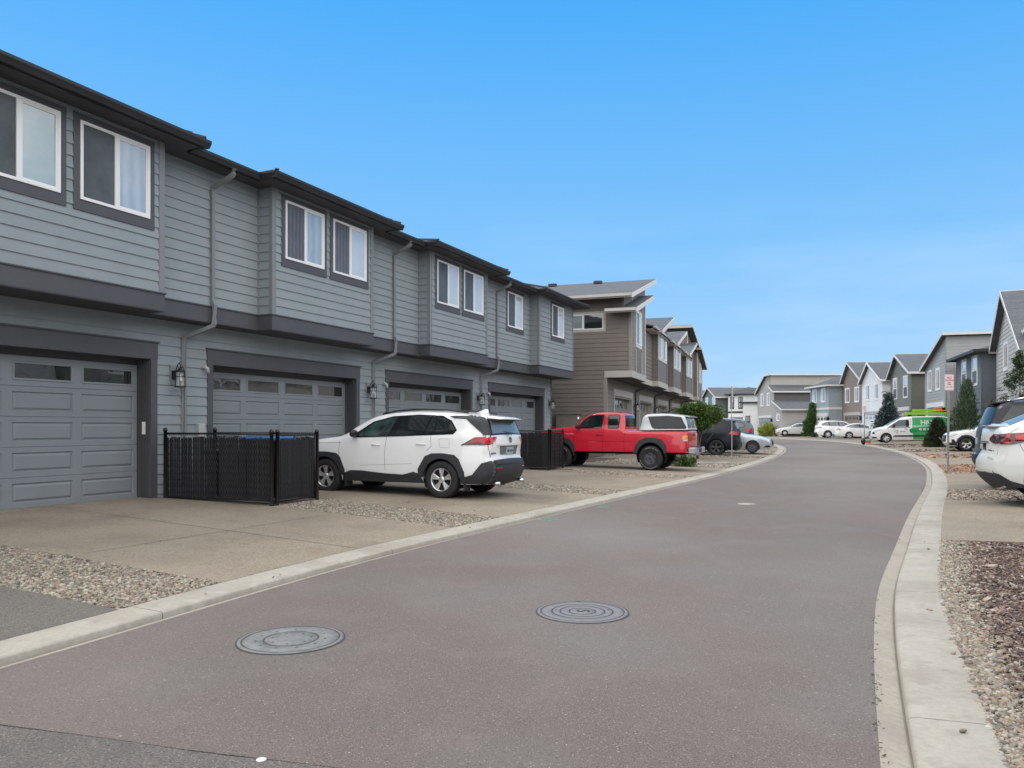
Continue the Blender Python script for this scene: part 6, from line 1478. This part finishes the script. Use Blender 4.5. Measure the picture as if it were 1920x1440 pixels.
def generic(name, label, rear, hd, z, kind, pm, sc=1.0, rim='alloy', spokes=5, style='d', glass='cglass', tails='tail', h=.12, low=False, clad=False, plate=True, rails=None):
    r = place(name, label, 'car', rear, hd, z)
    if kind == 'suv':
        wb_ = 2.72*sc; q = lambda L_: [(x*sc, zz*sc) for x, zz in L_]
        c = Car(r, q([(3.45,.25),(3.58,.40),(3.60,.70),(3.52,.90),(3.25,1.01),(2.85,1.09),(2.35,1.18),(1.98,1.42),(1.60,1.58),(1.15,1.655),(.5,1.68),(-.10,1.65),(-.55,1.58),(-.72,1.50),(-.88,1.22),(-.93,1.05),(-.92,.85),(-.97,.68),(-.97,.45),(-.86,.27),(-.80,.25)]), [(0, .36*sc, .41*sc), (wb_, .36*sc, .41*sc)], .25*sc, .915*sc, 1.12*sc, .30, r=.11, taper=(1.0, .2, .12), crown=(.035, .12), h=h)
        c.body(pm)
        c.side('window_surround', 'trimblk', q([(2.10,1.135),(1.95,1.30),(1.60,1.50),(1.15,1.595),(.5,1.615),(0,1.585),(-.35,1.50),(-.58,1.33),(-.50,1.22),(.3,1.17)]), .008)
        for W_ in ([(1.98,1.155),(1.86,1.30),(1.55,1.475),(1.15,1.565),(1.02,1.57),(1.14,1.16)], [(.92,1.572),(.5,1.588),(.14,1.57),(.24,1.19),(1.03,1.162)], [(.05,1.565),(-.34,1.475),(-.54,1.335),(-.48,1.245),(.12,1.20)]): c.side('side_window', glass, q(W_), .014)
        for l_ in ([(2.32,1.12),(2.32,.75),(2.26,.45)], [(1.15,1.12),(1.18,.8),(1.15,.42)], [(.15,1.13),(.16,.98),(.42,.62)]): c.line(q(l_), .010)
        handle(c, 1.38*sc, .98*sc, pm); handle(c, .40*sc, 1.0*sc, pm)
        c.side('tail_lamp', tails, q([(-.55,.98),(-.62,1.10),(-.90,1.13),(-.93,1.0),(-.93,.93)]), .010)
        for s_ in (1, -1): c.band('tail_lamp', tails, [(s_*.52*sc,.98*sc),(s_*.86*sc,.93*sc),(s_*.86*sc,1.12*sc),(s_*.52*sc,1.09*sc)], 'rear', .010)
        c.band('rear_window', 'cglassl' if glass != 'cglassg' else glass, [(-.60*sc,1.20*sc),(.60*sc,1.20*sc),(.52*sc,1.48*sc),(-.52*sc,1.48*sc)], 'rear', .008); c.band('rear_bumper', 'clad', [(-.88*sc,.27*sc),(.88*sc,.27*sc),(.88*sc,.55*sc),(-.88*sc,.55*sc)], 'rear', .010)
        if plate: c.band('number_plate', 'platem', [(-.15,.74*sc),(.15,.74*sc),(.15,.88*sc),(-.15,.88*sc)], 'rear', .014)
        c.band('windscreen', glass, [(-.70*sc,1.20*sc),(.70*sc,1.20*sc),(.60*sc,1.60*sc),(-.60*sc,1.60*sc)], 'front', .006); c.band('grille', 'trimblk', [(-.5,.50*sc),(.5,.50*sc),(.55,.82*sc),(-.55,.82*sc)], 'front', .008)
        c.side('headlight', 'clear', q([(3.10,.90),(3.42,.76),(3.58,.72),(3.55,.86),(3.30,.97)]), .008)
        sp_ = MB(); sp_.prism([(-.50*sc, -.55, 1.585*sc), (-.50*sc, .55, 1.585*sc), (-.86*sc, .52, 1.54*sc), (-.86*sc, -.52, 1.54*sc)], (0, 0, .025)); sp_.build('roof_spoiler', pm, r)
        sill = [(.42,.26),(.46,.36),(2.26,.36),(2.32,.26)]; c.side('sill_cladding', 'clad', q(sill), .01)
        if clad:
            for cx in (0, 2.72): c.side('wheel_arch_trim', 'clad', q([(cx-.50,.40),(cx-.42,.66),(cx-.22,.83),(cx,.865),(cx+.22,.83),(cx+.42,.66),(cx+.50,.40)]+arcpts(cx, .36, .40, 8, 172, 14)), .018, depth=.04)
            c.side('bumper_corner', 'clad', q([(3.12,.27),(3.16,.40),(3.30,.62),(3.42,.62),(3.40,.45),(3.58,.45),(3.52,.30)]), .01)
        if rails:
            for s_ in (1, -1): mb = MB(); mb.tube([(1.45*sc, s_*.58, 1.62*sc), (1.1*sc, s_*.62, 1.70*sc), (.3*sc, s_*.62, 1.725*sc), (-.35*sc, s_*.60, 1.65*sc)], .02, 6); mb.build('roof_rail', rails, r)
        mirror(c, 1.98*sc, 1.18*sc, pm); wheels(c, (0, wb_), .36*sc, .235, .235*sc, style, rim, spokes, .915*sc)
    else:
        wb_ = 2.70*sc; q = lambda L_: [(x*sc, zz*sc) for x, zz in L_]
        c = Car(r, q([(3.45,.20),(3.58,.32),(3.60,.56),(3.50,.70),(3.20,.82),(2.70,.92),(2.20,1.00),(1.75,1.22),(1.35,1.38),(.95,1.44),(.45,1.435),(.0,1.34),(-.40,1.16),(-.70,1.07),(-.95,1.05),(-1.02,.98),(-1.04,.78),(-1.06,.55),(-1.04,.34),(-.95,.22),(-.9,.20)]), [(0, .32*sc, .36*sc), (wb_, .32*sc, .36*sc)], .20*sc, .90*sc, .98*sc, .36, r=.11, taper=(1.1, .2, .16), crown=(.03, .13), h=h)
        c.body(pm)
        c.side('window_surround', 'trimblk', q([(2.05,.985),(1.72,1.17),(1.33,1.325),(.95,1.385),(.45,1.38),(.06,1.29),(-.28,1.12),(-.22,1.06),(.6,1.01)]), .008)
        for W_ in ([(1.94,1.0),(1.68,1.15),(1.32,1.30),(.98,1.36),(1.02,1.02)], [(.90,1.362),(.45,1.358),(.08,1.27),(-.18,1.13),(-.14,1.075),(.6,1.03),(.93,1.02)]): c.side('side_window', glass, q(W_), .014)
        for l_ in ([(2.28,.95),(2.28,.62),(2.22,.35)], [(.98,.98),(1.02,.7),(.98,.33)], [(.05,1.04),(.10,.8),(.36,.55)]): c.line(q(l_), .010)
        handle(c, 1.22*sc, .86*sc, pm); handle(c, .28*sc, .88*sc, pm)
        c.side('tail_lamp', tails, q([(-.62,.90),(-.95,1.0),(-1.02,.96),(-1.03,.80),(-.90,.80)]), .010)
        for s_ in (1, -1): c.band('tail_lamp', tails, [(s_*.50*sc,.84*sc),(s_*.84*sc,.80*sc),(s_*.84*sc,.96*sc),(s_*.50*sc,.97*sc)], 'rear', .010)
        c.band('rear_window', glass, [(-.58*sc,1.15*sc),(.58*sc,1.15*sc),(.50*sc,1.38*sc),(-.50*sc,1.38*sc)], 'rear', .008)
        if plate: c.band('number_plate', 'platem', [(-.15,.62*sc),(.15,.62*sc),(.15,.76*sc),(-.15,.76*sc)], 'rear', .014)
        c.band('windscreen', glass, [(-.66*sc,1.02*sc),(.66*sc,1.02*sc),(.56*sc,1.37*sc),(-.56*sc,1.37*sc)], 'front', .006)
        c.band('grille', 'trimblk', [(-.42,.40*sc),(.42,.40*sc),(.5,.66*sc),(-.5,.66*sc)], 'front', .010); c.side('headlight', 'clear', q([(3.02,.78),(3.30,.62),(3.57,.56),(3.52,.68),(3.25,.79)]), .008); c.side('bumper_intake', 'trimblk', q([(3.22,.30),(3.38,.40),(3.57,.40),(3.55,.30)]), .006)
        mirror(c, 1.86*sc, 1.02*sc, pm); wheels(c, (0, wb_), .325*sc, .22, .22*sc, style, rim, spokes, .90*sc)
    return r, c
def by_wheel(px, z, hd, xw, left_seen, track, sc=1):
    """rear axle centre of a car whose seen wheel (xw ahead of the rear axle) stands at pixel column px, depth z"""
    hd = Vector(hd).normalized(); left = V2(-hd.y, hd.x); return PX(px, z) - hd*xw - left*(track if left_seen else -track)
HB = (-CB, SB); HBo = (CB, -SB)
P0 = by_wheel(1343, 36.5, HB, 0, True, .85); generic('parked_suv', 'black blue suv with black wheels behind the red pickup', P0, HB, padz(-1, *P0), 'suv', 'pnavy', 1.04, 'alloyd', 5, 'd', 'cglassm', h=.1, clad=False, rails='alloyd')
P0 = by_wheel(1411, 38.6, HBo, 2.62, False, .85); generic('parked_car', 'silver sedan nosing out beyond the black blue suv', P0, HBo, padz(-1, *P0), 'sedan', 'psilver', .97, 'alloyd', 10, 's', 'cglass', h=.1)
P0 = by_wheel(1378, 44.5, HB, 0, True, .85)
generic('parked_suv', 'dark green grey suv whose roof and red lamps show over the silver sedan', P0, HB, padz(-1, *P0)+.05, 'suv', 'pgreen', 1.0, 'alloyd', 5, 'd', 'cglassl', h=.14, rails='chrome')
H1_ = (.975, -.22)
P0 = by_wheel(1552, 79, H1_, 0, False, .85); generic('parked_suv', 'white suv left of the white sedan across the bend', P0, H1_, padz(1, *P0), 'suv', 'pwhite', 1.05, 'alloy', 8, 's', 'cglassl', 'taillt', h=.2)
P0 = by_wheel(1592, 74, H1_, 0, False, .82); generic('parked_car', 'white sedan between the white suv and the green wrapped van', P0, H1_, padz(1, *P0), 'sedan', 'pwhite', 1.0, 'alloy', 5, 'd', 'cglassl', 'taillt', h=.2)
H2_ = (-.98, .2)
P0 = by_wheel(1472, 93, H2_, 2.7, True, .82); generic('parked_car', 'pale sedan furthest away, left of the narrow conifer', P0, H2_, padz(1, *P0), 'sedan', 'ppearl', 1.02, 'alloy', 7, 's', 'cglassl', h=.2)
H3_ = (-.93, .36)
P0 = by_wheel(1812, 40.5, H3_, 2.66, True, .82)
generic('parked_suv', 'white crossover with black cladding nosing out under the pointed juniper', P0, H3_, G(P0.y)+.16, 'suv', 'pwhite', .98, 'alloy', 5, 'd', 'cglass', h=.12, clad=True)

def hatch_ev():
    p = A(2.83, 16.42); r = place('parked_car', 'pearl white fastback car at the right edge with dark red tail lamps', 'car', p, (CA, -SA), .15)
    c = Car(r, [(3.62,.24),(3.72,.40),(3.72,.62),(3.55,.80),(3.1,.95),(2.55,1.06),(2.05,1.32),(1.60,1.55),(1.15,1.665),(.75,1.69),(.30,1.65),(-.12,1.54),(-.45,1.40),(-.66,1.315),(-.755,1.305),(-.775,1.25),(-.79,1.12),(-.79,.95),(-.80,.84),(-.86,.76),(-.88,.62),(-.85,.48),(-.72,.32),(-.66,.27)],
            [(0, .37, .42), (2.89, .37, .42)], .27, .955, 1.10, .36, r=.10, taper=(1.2, .16, .22), crown=(.05, .17), bulge=.03, h=.07)
    c.body('ppearl')
    c.side('window_surround', 'trimblk', [(2.40,1.10),(2.02,1.30),(1.55,1.49),(1.10,1.595),(.70,1.61),(.30,1.57),(-.12,1.45),(-.38,1.35),(-.36,1.29),(.3,1.18),(1.3,1.12)], .005)
    c.side('side_window', 'cglass', [(2.28,1.12),(1.98,1.28),(1.52,1.46),(1.18,1.555),(1.10,1.56),(1.20,1.145)], .014); c.side('side_window', 'cglass', [(1.0,1.57),(.70,1.585),(.30,1.545),(-.12,1.425),(-.33,1.335),(.3,1.205),(1.05,1.155)], .014)
    c.side('tail_lamp_housing', 'taildk', [(-.20,1.215),(-.44,1.205),(-.80,1.175),(-.81,1.02),(-.62,1.01),(-.42,1.06)], .028)
    c.side('tail_lamp', 'tail', [(-.60,1.195),(-.66,1.195),(-.73,1.05),(-.70,1.02),(-.62,1.02),(-.66,1.08)], .036); c.side('tail_lamp', 'tail', [(-.34,1.175),(-.56,1.165),(-.56,1.08),(-.46,1.085)], .036)
    for s_ in (1, -1):
        c.band('tail_lamp', 'taildk', [(s_*.60,1.035),(s_*.50,1.07),(s_*.60,1.18),(s_*.86,1.185),(s_*.90,1.02),(s_*.75,1.02)], 'rear', .030)
        c.band('tail_lamp', 'tail', [(s_*.66,1.15),(s_*.78,1.15),(s_*.78,1.17),(s_*.66,1.17)], 'rear', .036)
        c.band('panel_gap', 'seam', [(s_*.74,.82),(s_*.748,.82),(s_*.765,1.01),(s_*.757,1.01)], 'rear', .003)
        c.band('bumper_reflector', 'pipe', [(s_*.50,.735),(s_*.78,.735),(s_*.78,.765),(s_*.50,.765)], 'rear', .008)
    c.line([(-.50,1.02),(-.40,.80),(-.26,.72),(.30,.70)], .008); c.line([(.35,1.17),(.30,.98),(.50,.70)], .008); c.line([(-.50,1.3),(-.62,1.22)], .006)
    c.band('number_plate_recess', 'trimblk', [(-.30,.86),(.30,.86),(.33,1.02),(-.33,1.02)], 'rear', .004); pl = c.band('number_plate', 'platem', [(-.15,.86),(.15,.86),(.15,1.00),(-.15,1.00)], 'rear', .014)
    c.band('number_plate_light_bar', 'seam', [(-.42,1.035),(.42,1.035),(.42,1.06),(-.42,1.06)], 'rear', .02)
    mb = MB(); add_text(mb, 'MODEL Y', .035, lambda u, v, w_: c.bandpt(-u-.50, .88+v, .003+w_), bold=.001, spacing=1.3); mb.build('badge_lettering', 'alloyd', r)
    c.band('diffuser', 'clad', [(-.86,.30),(.86,.30),(.84,.36),(.70,.50),(.45,.545),(-.45,.545),(-.70,.50),(-.84,.36)], 'rear', .018); c.side('diffuser', 'clad', [(-.90,.52),(-.80,.50),(-.62,.38),(-.44,.33),(-.42,.275),(-.64,.275),(-.74,.30),(-.88,.44)], .014)
    c.side('sill_cladding', 'clad', [(.42,.275),(.46,.34),(2.40,.34),(2.46,.275)], .01)
    c.band('rear_window', 'cglassl', [(-.62,1.335),(.62,1.335),(.52,1.63),(-.52,1.63)], 'rear', .008)
    mb = MB(); mb.prism([(-.66, -.66, 1.318), (-.66, .66, 1.318), (-.93, .55, 1.325), (-.95, 0, 1.33), (-.93, -.55, 1.325)], (0, 0, .018)); mb.build('boot_spoiler', 'ppearl', r)
    for cx in (0, 2.89): c.side('wheel_arch_trim', 'clad', arcpts(cx, .37, .445, 0, 180, 16)+arcpts(cx, .37, .405, 180, 0, 16), .008)
    handle(c, 1.45, .98, 'ppearl'); handle(c, .50, 1.0, 'ppearl'); mirror(c, 2.15, 1.16, 'black'); wheels(c, (0, 2.89), .36, .25, .245, 'd', 'alloyd', 5, .955)
hatch_ev()
def big_suv():
    p = A(3.42, 20.55); r = place('parked_suv', 'large dark grey suv behind the pearl white fastback at the right edge', 'car', p, (CA, -SA), .16)
    c = Car(r, [(4.05,.32),(4.18,.50),(4.18,.95),(4.05,1.15),(3.5,1.22),(2.85,1.30),(2.35,1.62),(1.95,1.80),(1.3,1.87),(.3,1.89),(-.55,1.86),(-.80,1.80),(-.87,1.74),(-1.02,1.35),(-1.07,1.22),(-1.08,.95),(-1.10,.80),(-1.15,.72),(-1.14,.52),(-1.04,.36),(-.96,.32)],
            [(0, .40, .46), (3.08, .40, .46)], .32, 1.0, 1.28, .22, r=.11, taper=(.9, .16, .12), crown=(.04, .10), bulge=.03, h=.11)
    c.body('pgrey')
    c.side('side_window', 'cglass', [(2.45,1.33),(2.20,1.55),(1.85,1.72),(1.3,1.78),(1.25,1.33)], .008); c.side('side_window', 'cglass', [(1.15,1.78),(.25,1.79),(.30,1.33),(1.17,1.33)], .008); c.side('side_window', 'cglass', [(.15,1.79),(-.60,1.76),(-.80,1.45),(-.70,1.36),(.18,1.33)], .008)
    c.band('rear_window', 'cglassm', [(-.78,1.34),(.78,1.34),(.70,1.72),(-.70,1.72)], 'rear', .008)
    for s_ in (1, -1): c.band('tail_lamp', 'tail', [(s_*.74,.88),(s_*.94,.88),(s_*.92,1.28),(s_*.76,1.28)], 'rear', .012)
    c.side('tail_lamp', 'taildk', [(-.92,.90),(-.94,1.28),(-1.05,1.26),(-1.07,.90)], .010); c.band('rear_bumper', 'clad', [(-.96,.34),(.96,.34),(.96,.66),(-.96,.66)], 'rear', .012); c.band('bumper_strip', 'chrome', [(-.9,.68),(.9,.68),(.9,.705),(-.9,.705)], 'rear', .016)
    c.band('number_plate', 'platem', [(-.15,.92),(.15,.92),(.15,1.06),(-.15,1.06)], 'rear', .014)
    mb = MB(); mb.prism([(-.55, -.66, 1.875), (-.55, .66, 1.875), (-1.0, .62, 1.815), (-1.0, -.62, 1.815)], (0, 0, .03)); mb.build('roof_spoiler', 'pgrey', r); mb = MB(); mb.prism([(-.84, -.62, 1.73), (-.84, .62, 1.73), (-.98, .60, 1.80), (-.98, -.60, 1.80)], (0, 0, .01)); mb.build('spoiler_underside', 'black', r)
    for s_ in (1, -1): mb = MB(); mb.tube([(1.7, s_*.70, 1.86), (1.4, s_*.74, 1.955), (.4, s_*.75, 1.975), (-.3, s_*.74, 1.955), (-.6, s_*.72, 1.885)], .024, 6); mb.build('roof_rail', 'chrome', r)
    for l_ in ([(2.55,1.30),(2.55,.8),(2.45,.45)], [(1.2,1.30),(1.24,.8),(1.2,.42)], [(.22,1.30),(.24,1.0),(.5,.62)]): c.line(l_, .010)
    handle(c, 1.45, 1.12, 'chrome'); handle(c, .45, 1.14, 'chrome'); mirror(c, 2.3, 1.38, 'pgrey'); wheels(c, (0, 3.08), .40, .26, .26, 's', 'alloy', 6, 1.0)
big_suv()

# ------------------------------------------------------------------ vegetation
LEAFV = np.array([(-1, 0, 0), (0, -.42, .12), (1, 0, 0), (0, .42, .12)], float); LEAFF = np.array([(0, 1, 2, 3)])
def frames_from(dirs, jitter=.35):
    n = len(dirs); d = dirs + rng.normal(0, jitter, (n, 3)); d /= np.linalg.norm(d, axis=1)[:, None]
    a = rng.normal(0, 1, (n, 3)); b = np.cross(d, a); b /= np.linalg.norm(b, axis=1)[:, None]; c = np.cross(d, b)
    return np.stack([d, b, c], -1)
def plant(name, label, cat, P, z, shape, nclump, nleaf, spread, leaf, m, up=.3, trunk=.04, group=None, core=None, trunk_h=None, stems=1, jitter=.4):
    """shape(u) -> (centre, outward) samples points of the crown; leaves gather in clumps, gaps stay open"""
    o = thing(name, label, cat, (P[0], P[1], z), 0, group)
    pos, out = [], []
    for _ in range(nclump):
        c, d = shape(); k = max(3, int(nleaf*random.uniform(.6, 1.4))); sp_ = spread*random.uniform(.6, 1.3)
        q = rng.normal(0, sp_, (k, 3)); q[:, 2] *= .8; pos.append(np.array(c)+q); dd = np.tile(np.array(d, float), (k, 1)); dd[:, 2] += up; out.append(dd)
    pos = np.concatenate(pos); out = np.concatenate(out); keep = pos[:, 2] > .02; pos, out = pos[keep], out[keep]; n = len(pos)
    s_ = leaf*rng.lognormal(0, .3, n); V, F = pieces(LEAFV, LEAFF, pos, np.stack([s_, s_*.9, s_], -1), frames_from(out, jitter))
    cr = fastmesh('crown', V, F, m, False, o)
    mb = MB(); h = trunk_h or pos[:, 2].max()*.85
    for k in range(stems):
        a = 2*math.pi*k/max(1, stems)+.4; dx, dy = (math.cos(a)*.06*stems, math.sin(a)*.06*stems) if stems > 1 else (0, 0)
        mb.tube([(0, 0, -.05), (dx*.4, dy*.4, h*.3), (dx+.02, dy, h*.65), (dx*1.6, dy*1.6+.02, h)], [trunk, trunk*.8, trunk*.5, trunk*.2], 7)
    for k in range(10):
        zz = h*random.uniform(.25, .85); a = random.uniform(0, 6.28); c, _ = shape(); rr = math.hypot(c[0], c[1])*.7; mb.tube([(0, 0, zz), (math.cos(a)*rr*.6, math.sin(a)*rr*.6, zz+rr*.2), (math.cos(a)*rr, math.sin(a)*rr, zz+rr*.45)], [trunk*.4, trunk*.25, trunk*.1], 5)
    mb.build('trunk', 'bark_', o); return o
def cone(h, r, z0=.1, pw=1.0, lump=.12, top=0.0, droop=0.0, wob=0):
    ph = [random.uniform(0, 6.28) for _ in range(6)]
    def f():
        t = 1-math.sqrt(random.random()*.97+.0); t = random.random()**1.35; a = random.uniform(0, 6.283)
        R_ = r*((1-t)**pw*(1-top)+top*(1-t))*(1+lump*math.sin(3*a+ph[0]+5*t)+lump*math.sin(5*a+ph[1]-9*t)); k = random.uniform(.45, 1.0)**.5
        if wob: R_ *= 1+wob*math.sin(t*h*9+2*a)
        return (R_*k*math.cos(a), R_*k*math.sin(a), z0+t*(h-z0)-droop*R_*k), (math.cos(a), math.sin(a), 0)
    return f
def blob(rx, ry, rz, cz, lump=.15, flat=False):
    ph = [random.uniform(0, 6.28) for _ in range(4)]
    def f():
        u = random.uniform(-1, 1); a = random.uniform(0, 6.283); s_ = math.sqrt(1-u*u); k = random.uniform(.35, 1)**.4*(1+lump*math.sin(3*a+ph[0])+lump*math.sin(4*u+2*a+ph[1]))
        return (rx*s_*math.cos(a)*k, ry*s_*math.sin(a)*k, cz+rz*u*k), (s_*math.cos(a), s_*math.sin(a), u)
    return f
def gz(side, P): return padz(side, P[0], P[1])
P = PX(1308, 33.2); plant('weeping_shrub', 'bright green weeping shrub hanging over the black blue suv', 'shrub', P, gz(-1, P), blob(1.0, .75, .52, 1.85, .16), 260, 60, .09, .05, 'leaf_g', up=-.1, trunk=.05, stems=3, trunk_h=1.7)
P = PX(1283, 27.4); plant('ground_shrub', 'low green clump on the ground behind the pickup rear bumper', 'shrub', P, gz(-1, P), blob(.45, .3, .2, .16), 60, 45, .06, .035, 'leaf_g', trunk=.01)
P = PX(1523, 88); plant('narrow_conifer', 'narrow dark green conifer between the pale sedan and the white suv', 'tree', P, gz(1, P), cone(3.7, 1.05, .1, 1.05, .32, wob=.22), 330, 45, .12, .09, 'leaf_t', up=.9)
yg = 'yellow green shrubs by the beige house'
for px, hh, lb in ((1431, 1.15, 'yellow green shrub at the left of the beige house garage'), (1443, 1.65, 'tallest yellow green shrub in front of the beige house garage'), (1461, 1.35, 'yellow green shrub right of the pair, by the small window of the beige house')):
    P = PX(px, 97); plant('yellow_shrub', lb, 'shrub', P, G(P.y)+.1, blob(.5, .5, hh*.5, hh*.5, .25), 110, 40, .11, .10, 'leaf_y', up=.6, group=yg, trunk=.02)
P = PX(1666, 63); plant('spruce_tree', 'blue grey spruce with a drooping tip in front of the white house', 'tree', P, G(P.y)+.2, cone(3.7, 1.55, .3, 1.25, .22, droop=.25, wob=.25), 420, 45, .12, .09, 'leaf_s', up=-.2)
mb = MB(); mb.tube([(0, 0, 3.3), (-.05, 0, 3.75), (-.25, 0, 3.98), (-.5, 0, 3.95), (-.62, 0, 3.80)], [.05, .045, .035, .025, .01], 6); o_ = mb.build('drooping_tip', 'leaf_s', bpy.data.objects['spruce_tree'])
P = PX(1758, 47.5); plant('round_shrub', 'dark olive mounded shrub beside the rear of the green van', 'shrub', P, padz(1, P.x, P.y)-.02, cone(1.72, .70, .02, .5, .12), 420, 60, .08, .045, 'leaf_d', up=-.2)
P = PX(1813, 44.5); plant('pointed_juniper', 'tall pointed grey green juniper behind the white crossover', 'tree', P, G(P.y)+.15, cone(3.95, .98, .1, .95, .24, wob=.10), 560, 55, .09, .055, 'leaf_j', up=2.2, jitter=.3)
P = PX(1912, 34); plant('fir_tree', 'dark fir tree at the right edge in front of the light beige house', 'tree', P, G(P.y)+.2, cone(4.6, 1.45, .5, .95, .3, droop=.10, wob=.4), 260, 60, .085, .042, 'leaf_f', up=-.1)
P = PX(1618, 82); plant('small_conifer', 'small green conifer against the wall of the blue grey house', 'tree', PX(1567, 86), G(86)+.2, cone(2.6, .45, .1, .6), 90, 40, .09, .08, 'leaf_t', up=1)

# ------------------------------------------------------------------ poles, signs and small things
def pole(label, P, z, h, sign=None, r=.03, face=None, lean=0, w_=.30, hs=.46, text=True, cat='sign'):
    o = thing('street_sign', label, cat, (P[0], P[1], z), face or 0)
    mb = MB(); T = lambda x, y, zz: (x+lean*zz, y, zz)
    for (a, b) in ((-.030, -.018), (.018, .030)): mb.prism([T(a, -.006, -.1), T(b, -.006, -.1), T(b, .02, -.1), T(a, .02, -.1)], (lean*h, 0, h+.1))
    mb.prism([T(-.018, .012, -.1), T(.018, .012, -.1), T(.018, .02, -.1), T(-.018, .02, -.1)], (lean*h, 0, h+.1)); mb.build('post', 'galv', o)
    if sign:
        x0 = lean*h; zc = h-hs/2+.02; mb = MB(); mb.bbox(x0-w_/2, x0+w_/2, -.012, -.0085, 0, 0, .0) if False else None
        n = []
        for cx, cz, a0 in ((w_/2-.025, hs/2-.025, 0), (-w_/2+.025, hs/2-.025, 90), (-w_/2+.025, -hs/2+.025, 180), (w_/2-.025, -hs/2+.025, 270)): n += arcpts(cx, cz, .025, a0, a0+90, 4)
        mb.prism([(x0+x, -.012, zc+zz) for x, zz in n], (0, .004, 0)); pl = mb.build('sign_plate', 'signw', o)
        if text:
            mb = MB(); W2 = w_/2-.012; H2 = hs/2-.012
            for (a, b, c, d) in ((-W2, W2, H2-.006, H2), (-W2, W2, -H2, -H2+.006), (-W2, -W2+.006, -H2, H2), (W2-.006, W2, -H2, H2)): mb.box(x0+a, x0+b, -.0135, -.0122, zc+c, zc+d)
            for tx, sz, zz in (('NO', .105, .145), ('PARKING', .068, .062), ('ANY', .055, -.012), ('TIME', .055, -.072)):
                add_text(mb, tx, sz, lambda u, v, q: (x0+u, -.0128-q*.3, zc+zz+v), bold=.0022)
            mb.box(x0-.075, x0+.075, -.0135, -.0122, zc-.158, zc-.142)
            for s_ in (1, -1): mb.add([(x0+s_*.11, -.013, zc-.15), (x0+s_*.07, -.013, zc-.172), (x0+s_*.07, -.013, zc-.128)], [(0, 1, 2)])
            mb.build('sign_lettering', 'signr', pl)
    return o
P = V2(14.02, 24.7); pole('no parking sign with red lettering on a galvanised post by the right kerb', P, padz(1, P.x, P.y), 3.10, True, lean=.012, hs=.52, w_=.30)
P = V2(8.25, 28.8); pole('galvanised post by the left kerb with its sign seen edge on', P, padz(-1, P.x, P.y), 2.95, True, face=R(82), text=False, hs=.62)
P = PX(1621, 55.5); pole('distant small no parking sign at the bend beside the white bucket', P, padz(1, P.x, P.y), 2.75, True, hs=.46)
P = PX(1436, 118); pole('farthest thin post with a small sign before the beige house', P, G(P.y)+.1, 3.9, True, text=False, hs=.6)
# bucket and black bag at the bend
P = PX(1627.5, 54.5); z_ = padz(1, P.x, P.y); o = thing('bucket', 'white bucket with a red mark standing by the far sign post', 'bucket', (P.x, P.y, z_))
mb = MB(); mb.lathe([(.001, 0), (.15, 0), (.18, .36), (.19, .36), (.19, .38), (.17, .38), (.16, .02), (.001, .02)], 20); mb.build('bucket_body', 'signw', o)
mb = MB(); mb.lathe([(.171, .13), (.177, .26)], 20); mb.v = [v for v in mb.v]; b_ = mb.build('label_band', 'signr', o)
mb = MB(); mb.tube([(-.185, 0, .35), (-.12, -.12, .44), (0, -.16, .47), (.12, -.12, .44), (.185, 0, .35)], .006, 5); mb.build('bucket_handle', 'galv', o)
P = PX(1618.5, 54.9); o = thing('tool_bag', 'black bag slumped against the foot of the far sign post', 'bag', (P.x, P.y, padz(1, P.x, P.y)))
mb = MB(); mb.smooth = True; V_, F_ = ICO2; mb.add([(v[0]*.16*(1+.15*math.sin(5*v[2])), v[1]*.14, .20+v[2]*.22*(1+.1*math.sin(4*v[0]))) for v in V_], [tuple(f) for f in F_], True); mb.build('bag_body', 'bin', o)
mb = MB(); mb.tube([(-.08, 0, .36), (-.04, 0, .47), (.04, 0, .47), (.08, 0, .36)], .012, 5); mb.build('bag_strap', 'black', o)
# flat concrete vault lid in the bed by the left post
g = ground(1333, 870, .05); o = rootA('vault_lid', 0, 0, 'pale flat concrete utility lid in the bed behind the pickup', 'utility lid'); o.location = (g.x, g.y, padz(-1, g.x, g.y))
mb = MB(); mb.bbox(-.62, .62, -.42, .42, -.05, .05, .01); mb.build('lid', 'kerb', o)
mb = MB(); mb.bbox(-.30, .30, -.2, .2, .052, .058, .002); mb.build('access_plate', 'iron', o)
# leaning stake by the mound
P = PX(1762, 45); o = thing('garden_stake', 'pale leaning stake between the dark shrub and the white crossover', 'stake', (P.x, P.y, padz(1, P.x, P.y)))
mb = MB(); mb.tube([(.55, 0, 0), (0, 0, .62), (-.03, 0, .66)], .022, 6); mb.build('stake_rod', 'pipe', o)
# bins beside the beige house
P = PX(1492, 99)
for k, lb in enumerate(('left of two dark wheelie bins beside the beige and charcoal house', 'right of two dark wheelie bins beside the beige and charcoal house')):
    o = wheelie(lb, 0, 0, 0, 'bin', .62, .7, 1.05); o.location = (P.x+k*.85-.3, P.y-.5, G(P.y)+.2);
